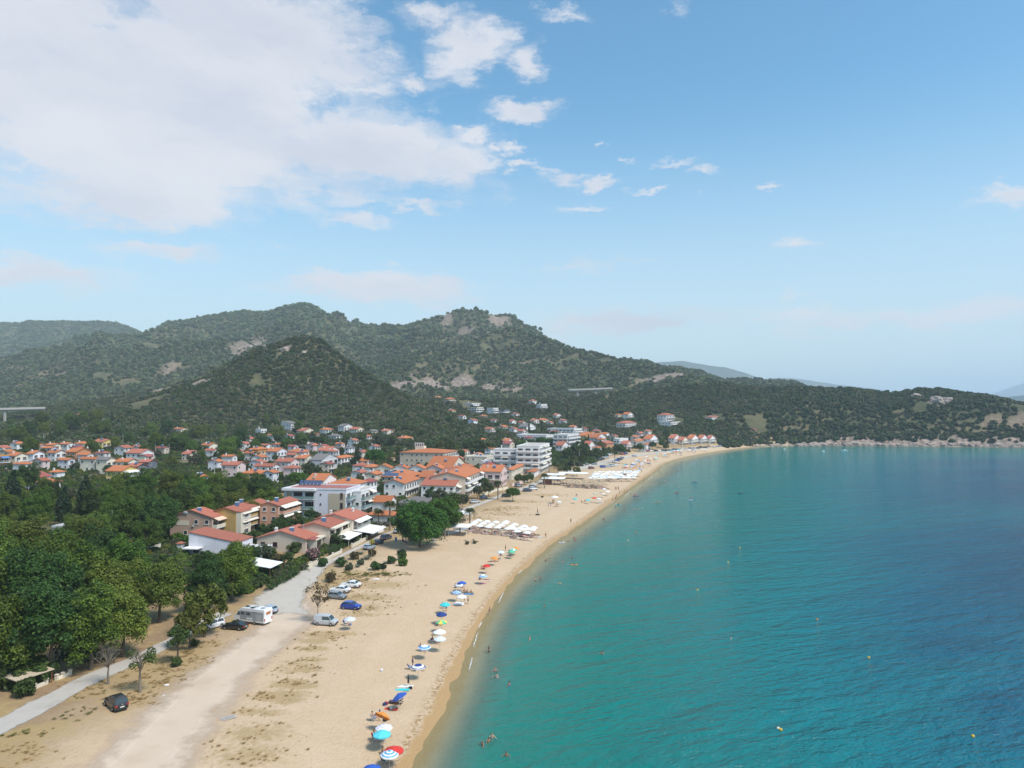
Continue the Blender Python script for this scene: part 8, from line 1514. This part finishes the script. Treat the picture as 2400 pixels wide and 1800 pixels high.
p = place(423, 1297); o = empty('gate_pillar', p, yaw_at(p.y)); b = MB(); b.box(-.7, .7, -.7, .7, -.5, 2.6); b.build('shaft', wmat('white'), o); link('tiled_cap', hip_roof(1.4, 1.4, 2.6, .5, .2, ROOFS['red']), o); tag(o, 'white gate pillar with a red tiled cap beside the trees', 'pillar')
p = place(48, 1570, 2.1); o = empty('carport', (p.x, p.y, p.z - .9), R(-25)); b = MB(); b.prism([(-6.0, 3.25), (3.6, 2.75), (3.6, 2.87), (-6.0, 3.37)], -2.6, 2.6); b.build('roof_sheet', mat('tan_roof_sheet', (.50, .41, .30), .8, .15), o)
for x, z in ((-5.6, 3.2), (-1, 3.0), (3.3, 2.75)):
    for y in (-2.4, 2.4): b = MB(); b.bar((x, y, -.5), (x, y, z), .07); b.build('post', M_WOODSH, o)
tag(o, 'carport with a flat tan roof at the lower left edge', 'carport')
def pole(x, y, h, label, arm=True):
    p = place(x, y); o = empty('utility_pole', p); b = MB(); b.bar((0, 0, -.5), (0, 0, h), .14, .09, 7); b.build('shaft', mat('pole_concrete', (.50, .49, .46), .9), o)
    if arm: b = MB(); b.box(-.9, .9, -.05, .05, h - .5, h - .4); b.build('cross_arm', M_IRON, o)
    tag(o, label, 'pole')
for x, y, h, lb in [(69, 1105, 9, 'pale utility pole left of the maroon roofed house'), (364, 1062, 9, 'tall pale pole beside the bare field'), (396, 1068, 8, 'second pale pole beside the bare field'), (475, 1080, 9, 'dark pole next to the tall lone house'), (102, 1042, 8, 'pole behind the upper row of houses'), (288, 1045, 8, 'pole above the round green tree in the upper row'), (640, 1130, 9, 'pole right of the dense cluster'), (262, 1260, 8, 'pole between the grove and the dark belt'), (1358, 1090, 10, 'tall pale mast beyond the apartment block'), (1005, 1262, 4, 'short lamp pole behind the beach pine'), (503, 1110, 8, 'pole in the yellow field'), (755, 1345, 1.4, 'short white post at the street corner')]: pole(x, y, h, lb, h > 5)
# beach bar
def pavilion(x, y, w, l, h, label, walls=True, yaw=-12):
    p = place(x, y, h); o = empty('beach_bar', (p.x, p.y, p.z), R(yaw)); FOOT.append((p.x, p.y, max(w, l) * .55)); link('roof', hip_roof(w, l, h, .14, .4, M_CANVAS), o)
    for sx_ in (-1, 0, 1):
        for sy_ in (-1, 1): b = MB(); b.bar((sx_ * w * .47, sy_ * l * .47, -.6), (sx_ * w * .47, sy_ * l * .47, h), .10); b.build('post', M_WPOLE, o)
    if walls: b = MB(); b.box(-w * .45, -w * .12, -l * .4, l * .4, -.5, h - .35); b.build('counter', mat('bar_wood', (.18, .07, .05), .7, .2), o)
    return tag(o, label, 'beach bar')
pavilion(1297, 1121, 11, 8, 3.0, 'white roofed beach bar with dark red counter'); pavilion(1300, 1112, 10, 7, 3.0, 'second white canvas roof behind the beach bar', False); pavilion(1342, 1109, 16, 6, 3.0, 'long white canopy right of the beach bar', False); pavilion(1072, 1202, 9, 7, 2.8, 'white canvas canopy between the palms by the parasol field', False); pavilion(1058, 1232, 12, 6, 2.6, 'white pergola bar right of the big pine', False)
b = MB(); A, B_ = place(1050, 1252), place(1095, 1238); d = (B_ - A); n = Vector((-d.y, d.x, 0)).normalized() * .9; o = empty('boardwalk', A); N_ = int(d.length / .32)
for k in range(N_):
    q = d * (k / N_); pb = MB(); dd = d.normalized() * .14; z = gz(A.x + q.x, A.y + q.y) - A.z
    pb.add([(q.x + s * n.x + t_ * dd.x, q.y + s * n.y + t_ * dd.y, z + zz) for zz in (.02, .10) for s, t_ in ((-1, -1), (1, -1), (1, 1), (-1, 1))], [(0, 3, 2, 1), (4, 5, 6, 7), (0, 1, 5, 4), (1, 2, 6, 5), (2, 3, 7, 6), (3, 0, 4, 7)]); pb.build('plank', M_WPOLE, o)
tag(o, 'white boardwalk leading to the parasol field', 'boardwalk')
p = place(1464, 1122); o = empty('lifeguard_tower', p, R(-20)); 
for x in (-.8, .8):
    for y in (-.8, .8): b = MB(); b.bar((x * 1.2, y * 1.2, -.3), (x, y, 4.6), .07); b.build('leg', M_WOODSH, o)
b = MB(); b.box(-1, 1, -1, 1, 2.4, 2.5); b.build('platform', M_WOODSH, o); link('roof', hip_roof(1.9, 1.9, 4.6, .3, .3, FAB['cream']), o); b = MB(); b.box(-.4, .4, -.3, .3, 2.5, 3.0); b.build('seat', CLO['orange'], o); tag(o, 'wooden lifeguard tower on the far beach', 'lifeguard tower')
p = place(928, 1268); o = empty('litter_bin', p); b = MB(); b.lathe([(.02, 0), (.28, 0), (.34, 1.0), (.02, 1.0)], 10); b.build('body', CLO['blue'], o); b = MB(); b.lathe([(.36, 1.0), (.36, 1.07), (.02, 1.12)], 10); b.build('lid', CLO['navy'], o); tag(o, 'blue litter bin beside the dark parked car', 'bin')
for x, y, s, lb in [(390, 1606, .5, 'white paper scrap in the dry grass'), (384, 1630, .3, 'small white scrap below the paper scrap'), (882, 1358, .9, 'grey plastic sheet on the sand above the parked cars'), (1010, 1510, .01, '')][:3]:
    p = place(x, y); b = MB(); b.add([(-.5, -.3, .03), (.1, -.36, .10), (.55, -.1, .02), (.5, .3, .08), (-.1, .35, .02), (-.55, .2, .07), (0, 0, .2), (0, 0, 0.0)], [(k, (k + 1) % 6, 6) for k in range(6)] + [((k + 1) % 6, k, 7) for k in range(6)]); o = b.build('litter', M_CANVAS, None, loc=p, scale=(s * 1.4,) * 3); tag(o, lb, 'litter')
# viaducts
def viaduct(A, B_, piers, label, w=11):
    o = empty('viaduct', A); d = B_ - A; u = Vector((d.x, d.y, 0)).normalized(); n = Vector((-u.y, u.x, 0))
    def slab(nm, off0, off1, z0, z1, m):
        b = MB(); vs = [(q.x + n.x * o_, q.y + n.y * o_, q.z + z) for q in (Vector((0, 0, 0)), d) for o_ in (off0, off1) for z in (z0, z1)]; b.add(vs, [(0, 1, 3, 2), (4, 6, 7, 5), (0, 2, 6, 4), (1, 5, 7, 3), (0, 4, 5, 1), (2, 3, 7, 6)]); b.build(nm, m, o)
    slab('deck', -w / 2, w / 2, -1.0, 0, M_CONC); slab('girder', -w / 2 + 2, w / 2 - 2, -2.6, -1.01, M_CONC); slab('parapet', -w / 2, -w / 2 + .4, .003, 1.1, M_CONC); slab('parapet', w / 2 - .4, w / 2, .003, 1.1, M_CONC)
    for t_ in piers:
        for o_ in (-2.6, 2.6):
            q = d * t_ + n * o_; g_ = gz(A.x + q.x, A.y + q.y) - A.z; b = MB(); b.box(q.x - .9, q.x + .9, q.y - .9, q.y + .9, min(g_ - 3, -8), q.z - 2.61); b.build('pier', M_CONC, o)
    tag(o, label, 'bridge')
viaduct(at_depth(1335, 914, 985), at_depth(1432, 910, 1000), (.18, .62), 'concrete motorway viaduct on tall piers below the mountain')
viaduct(at_depth(-60, 960, 760), at_depth(105, 956, 800), (.42,), 'grey motorway bridge at the left picture edge')
# boulders: rock tops of the near hill and the rocky foot of the headland
def rock_me(seed):
    bm = bmesh.new(); bmesh.ops.create_icosphere(bm, subdivisions=3, radius=1); g = np.random.default_rng(seed); off = g.random(3) * 20
    for v in bm.verts:
        c = v.co; a = fbm(np.array([c.x * 1.3 + off[0]]), np.array([c.y * 1.3 + c.z * 1.9 + off[1]]), 3, seed)[0]; k = .62 + .75 * a; q = Vector((round(c.x * 2.4) / 2.4, round(c.y * 2.4) / 2.4, round(c.z * 2.4) / 2.4)); v.co = c.lerp(q, .45) * k
    me = bpy.data.meshes.new('boulder'); bm.to_mesh(me); bm.free(); me.materials.append(M_ROCK); return me
M_ROCK = mat('grey_rock', (.33, .27, .235), .95, .4, .9, bump=.6, objvar=.2); RK = [rock_me(i) for i in range(5)]
for i, (x, y, s, lb) in enumerate([(668, 822, 6, 'tall pale rock on the left flank of the hilltop'), (686, 803, 5, 'pale rock at the summit of the near hill'), (695, 806, 4, 'second pale rock at the summit of the near hill'), (742, 799, 4.5, 'pale rock right of the summit'), (712, 828, 4, 'lower pale rock below the summit'), (724, 832, 3, 'small rock beside the lower pale rock'), (600, 812, 7, 'pale crag on the ridge left of the near hill'), (585, 813, 6, 'pale crag at the left end of the ridge'), (622, 812, 6, 'pale crag nearest the near hill'), (2195, 942, 8, 'grey slab of rock on the headland hill'), (2215, 940, 7, 'second grey slab of rock on the headland hill'), (2150, 932, 6, 'rock slab left on the headland hill')]):
    p = place(x, y); o = link('boulder', RK[i % 5], None, (p.x, p.y, p.z), (random.uniform(-.3, .3), random.uniform(-.3, .3), i * 1.3), (s, s, s * .8)); tag(o, lb, 'rock')
xs = np.linspace(1770, 2430, 74)
for i, x in enumerate(xs):
    v = pix_dir(x, 1045.5); yy = 640
    for yy in np.arange(680, 790, 1.5):
        if sdf(np.array([v.x / v.y * yy]), np.array([yy]))[0] > random.uniform(-1, 2.5): break
    X_ = v.x / v.y * yy; s = random.uniform(1.2, 3.6); o = link('boulder', RK[i % 5], None, (X_, yy, max(.2, gz(X_, yy)) - .3), (random.uniform(-.3, .3), random.uniform(-.3, .3), i * 1.3), (s * 1.5, s, s * .8)); tag(o, 'pale boulder along the rocky foot of the headland', 'rock', 'boulders at the headland foot')
def clear_of(X, Y, margin=0.5):
    ok = np.ones(len(X), bool)
    for fx, fy, fr in FOOT: ok &= (X - fx) ** 2 + (Y - fy) ** 2 > (fr + margin) ** 2
    return ok
hn = HILLNEAR; k = clear_of(hn[:, 0], hn[:, 1], 3.0); hn = hn[k]
scatter('foothill_scrub', hn, rng.uniform(1.7, 4.0, len(hn)) * (0.8 + 0.5 * fbm(hn[:, 0] / 40, hn[:, 1] / 40, 2, 94)), SCRUB, 'dense green and grey scrub covering the rocky hill and headland', 'scrub')
# garden growth between the houses, uncountable
def bush_pts(xr, yr, sp, smin, smax, seed, thr):
    X, Y = np.meshgrid(np.arange(xr[0], xr[1], sp), np.arange(yr[0], yr[1], sp)); X = X.ravel() + rng.uniform(-.5, .5, X.size) * sp; Y = Y.ravel() + rng.uniform(-.5, .5, Y.size) * sp
    s = sdf(X, Y); k = (s > smin) & (s < smax) & (fbm(X / 12, Y / 12, 3, seed) > thr) & (np.abs(X) < .8 * Y + 20); X, Y = X[k], Y[k]
    ok = np.ones(len(X), bool)
    for fx, fy, fr in FOOT:
        if fr > 1.3: ok &= (X - fx) ** 2 + (Y - fy) ** 2 > (fr + .4) ** 2
    for q in ROADP: ok &= (X - q.x) ** 2 + (Y - q.y) ** 2 > 4.6 ** 2
    X, Y = X[ok], Y[ok]; return np.stack([X, Y, hgt(X, Y) - .15], 1)
def not_track(P):
    pix = np.array([to_pix(*p) for p in P]); return pix
P = bush_pts((-420, 130), (185, 560), 1.9, 66, 420, 95, .44)
G1 = scrub_proto(401, L_GREEN, 40, .2); G2 = scrub_proto(404, L_OLIVE, 40, .2); G3 = scrub_proto(407, L_PLANE, 40, .2); G4 = scrub_proto(410, L_YEL, 40, .2)
scatter('garden_undergrowth', P, rng.uniform(.7, 2.0, len(P)), [G1, G1, G2, G3, G4], 'low green garden growth and weeds between the village houses', 'undergrowth')
P = bush_pts((-95, -44), (150, 300), 1.4, 52, 95, 98, .47)
scatter('front_garden_growth', P, rng.uniform(.6, 1.7, len(P)), [G1, G3, G2, G1], 'low shrubs and flower beds in the gardens beside the street', 'undergrowth')
P = bush_pts((-60, 260), (470, 760), 2.6, 44, 250, 96, .42)
scatter('slope_undergrowth', P, rng.uniform(.8, 2.6, len(P)), [G1, G1, G2, G3], 'low green growth among the houses along the far bay', 'undergrowth')
P = bush_pts((-150, -50), (85, 190), 1.5, 70, 200, 97, .40)
scatter('grove_undergrowth', P, rng.uniform(.5, 1.5, len(P)), [G1, G2, G3], 'dark weeds and saplings on the ground below the plane grove', 'undergrowth')
# dry grass on the back of the beach
def tuft(seed, mt, n=60, h=.55):
    g = np.random.default_rng(seed); a = g.uniform(0, 6.28, n); r = g.uniform(0, .45, n); ln = g.uniform(.5, 1.0, n) * h; d = np.stack([np.cos(a) * .5, np.sin(a) * .5, np.ones(n)], 1) + g.normal(size=(n, 3)) * .15; d /= np.linalg.norm(d, axis=1)[:, None]
    p = np.stack([np.cos(a) * r, np.sin(a) * r, 0 * a], 1) + d * (ln * .5)[:, None]; t2 = np.stack([-np.sin(a), np.cos(a), 0 * a], 1)
    return leaf_mesh('grass_tuft', [((p, d, t2 * .16, np.cross(d, t2), (ln * .55)[:, None], g.random(n)), 1.0, 0)], [mt])
TU = [tuft(1, L_STRAW), tuft(2, L_STRAW, 45, .4), tuft(3, L_STRAW, 80, .7)]; TG = [tuft(5, L_GRASS), tuft(6, L_GRASS, 70, .35)]
def tufts(name, spots, protos, dens, label, sc=(.22, .55)):
    pts = []
    for px, py, a, c, w in spots:
        p = place(px, py); n = int(dens * a * c * w)
        q = rng.normal(size=(n, 2)) * .5; x = p.x + q[:, 0] * a; y = p.y + q[:, 1] * c
        k = fbm(x / 1.3, y / 1.3, 2, 99) > .5; pts.append(np.stack([x[k], y[k]], 1))
    P = np.concatenate(pts); P = np.column_stack([P, hgt(P[:, 0], P[:, 1]) + .02])
    ok = np.ones(len(P), bool)
    for cx, cy, cr in CARSP: ok &= (P[:, 0] - cx) ** 2 + (P[:, 1] - cy) ** 2 > cr * cr
    for a_, b_ in TRK + [(p_[0].lerp(q_[0], t_), p_[1].lerp(q_[1], t_)) for p_, q_ in zip(FPT[:-1], FPT[1:]) for t_ in (0, .25, .5, .75)]:
        c_, r_ = (a_ + b_) / 2, (a_ - b_).length * .36 + .2; ok &= (P[:, 0] - c_.x) ** 2 + (P[:, 1] - c_.y) ** 2 > r_ * r_
    P = P[ok]; scatter(name, P, rng.uniform(*sc, len(P)), protos, label, 'grass')
tufts('dry_grass', DRY, TU, 7.5, 'straw coloured dry grass tufts scattered over the back of the beach')
GRN = [(830, 1345, 7, 2, 2.5), (870, 1347, 8, 2, 2.5), (905, 1345, 5, 2, 2), (800, 1340, 4, 2, 2), (775, 1360, 3, 1.5, 1.5), (830, 1360, 4, 1.5, 1), (50, 1722, 3.5, 1.2, 3), (190, 1660, 4, 2, 1.0), (160, 1680, 4, 1.5, .7), (215, 1622, 3, 1.5, 1.2), (420, 1543, 4, 2, .5), (250, 1590, 3, 1.5, .8), (1265, 1130, 8, 4, 1.5), (1055, 1270, 3, 2, .8), (1105, 1268, 3, 2, 1), (1440, 1086, 12, 4, .8), (950, 1350, 3, 2, .3), (720, 1530, 1.2, .6, 1), (770, 1565, 1.2, .6, 1), (745, 1582, 1.2, .6, 1), (785, 1532, 1.5, .8, 1), (890, 1377, 2, .8, .8)]
tufts('green_grass', GRN, TG, 4.0, 'patches of green grass and creeping ground cover by the street and beach', (.35, .8))
# ------------------------------------------------------------------ haze
hb = MB(); hb.box(-9800, 16500, -900, 19500, -9.0, 640.0)
hm = bpy.data.materials.new('haze_air'); hm.use_nodes = True; t = NT(hm.node_tree); t.n.clear()
pvn = t.new('ShaderNodeVolumePrincipled'); pvn.inputs['Color'].default_value = (0.76, 0.90, 1.0, 1); pvn.inputs['Density'].default_value = 0.000115; pvn.inputs['Anisotropy'].default_value = 0.0
on = t.new('ShaderNodeOutputMaterial'); t.l.new(pvn.outputs[0], on.inputs['Volume'])
tag(hb.build('haze', hm), kind='stuff')
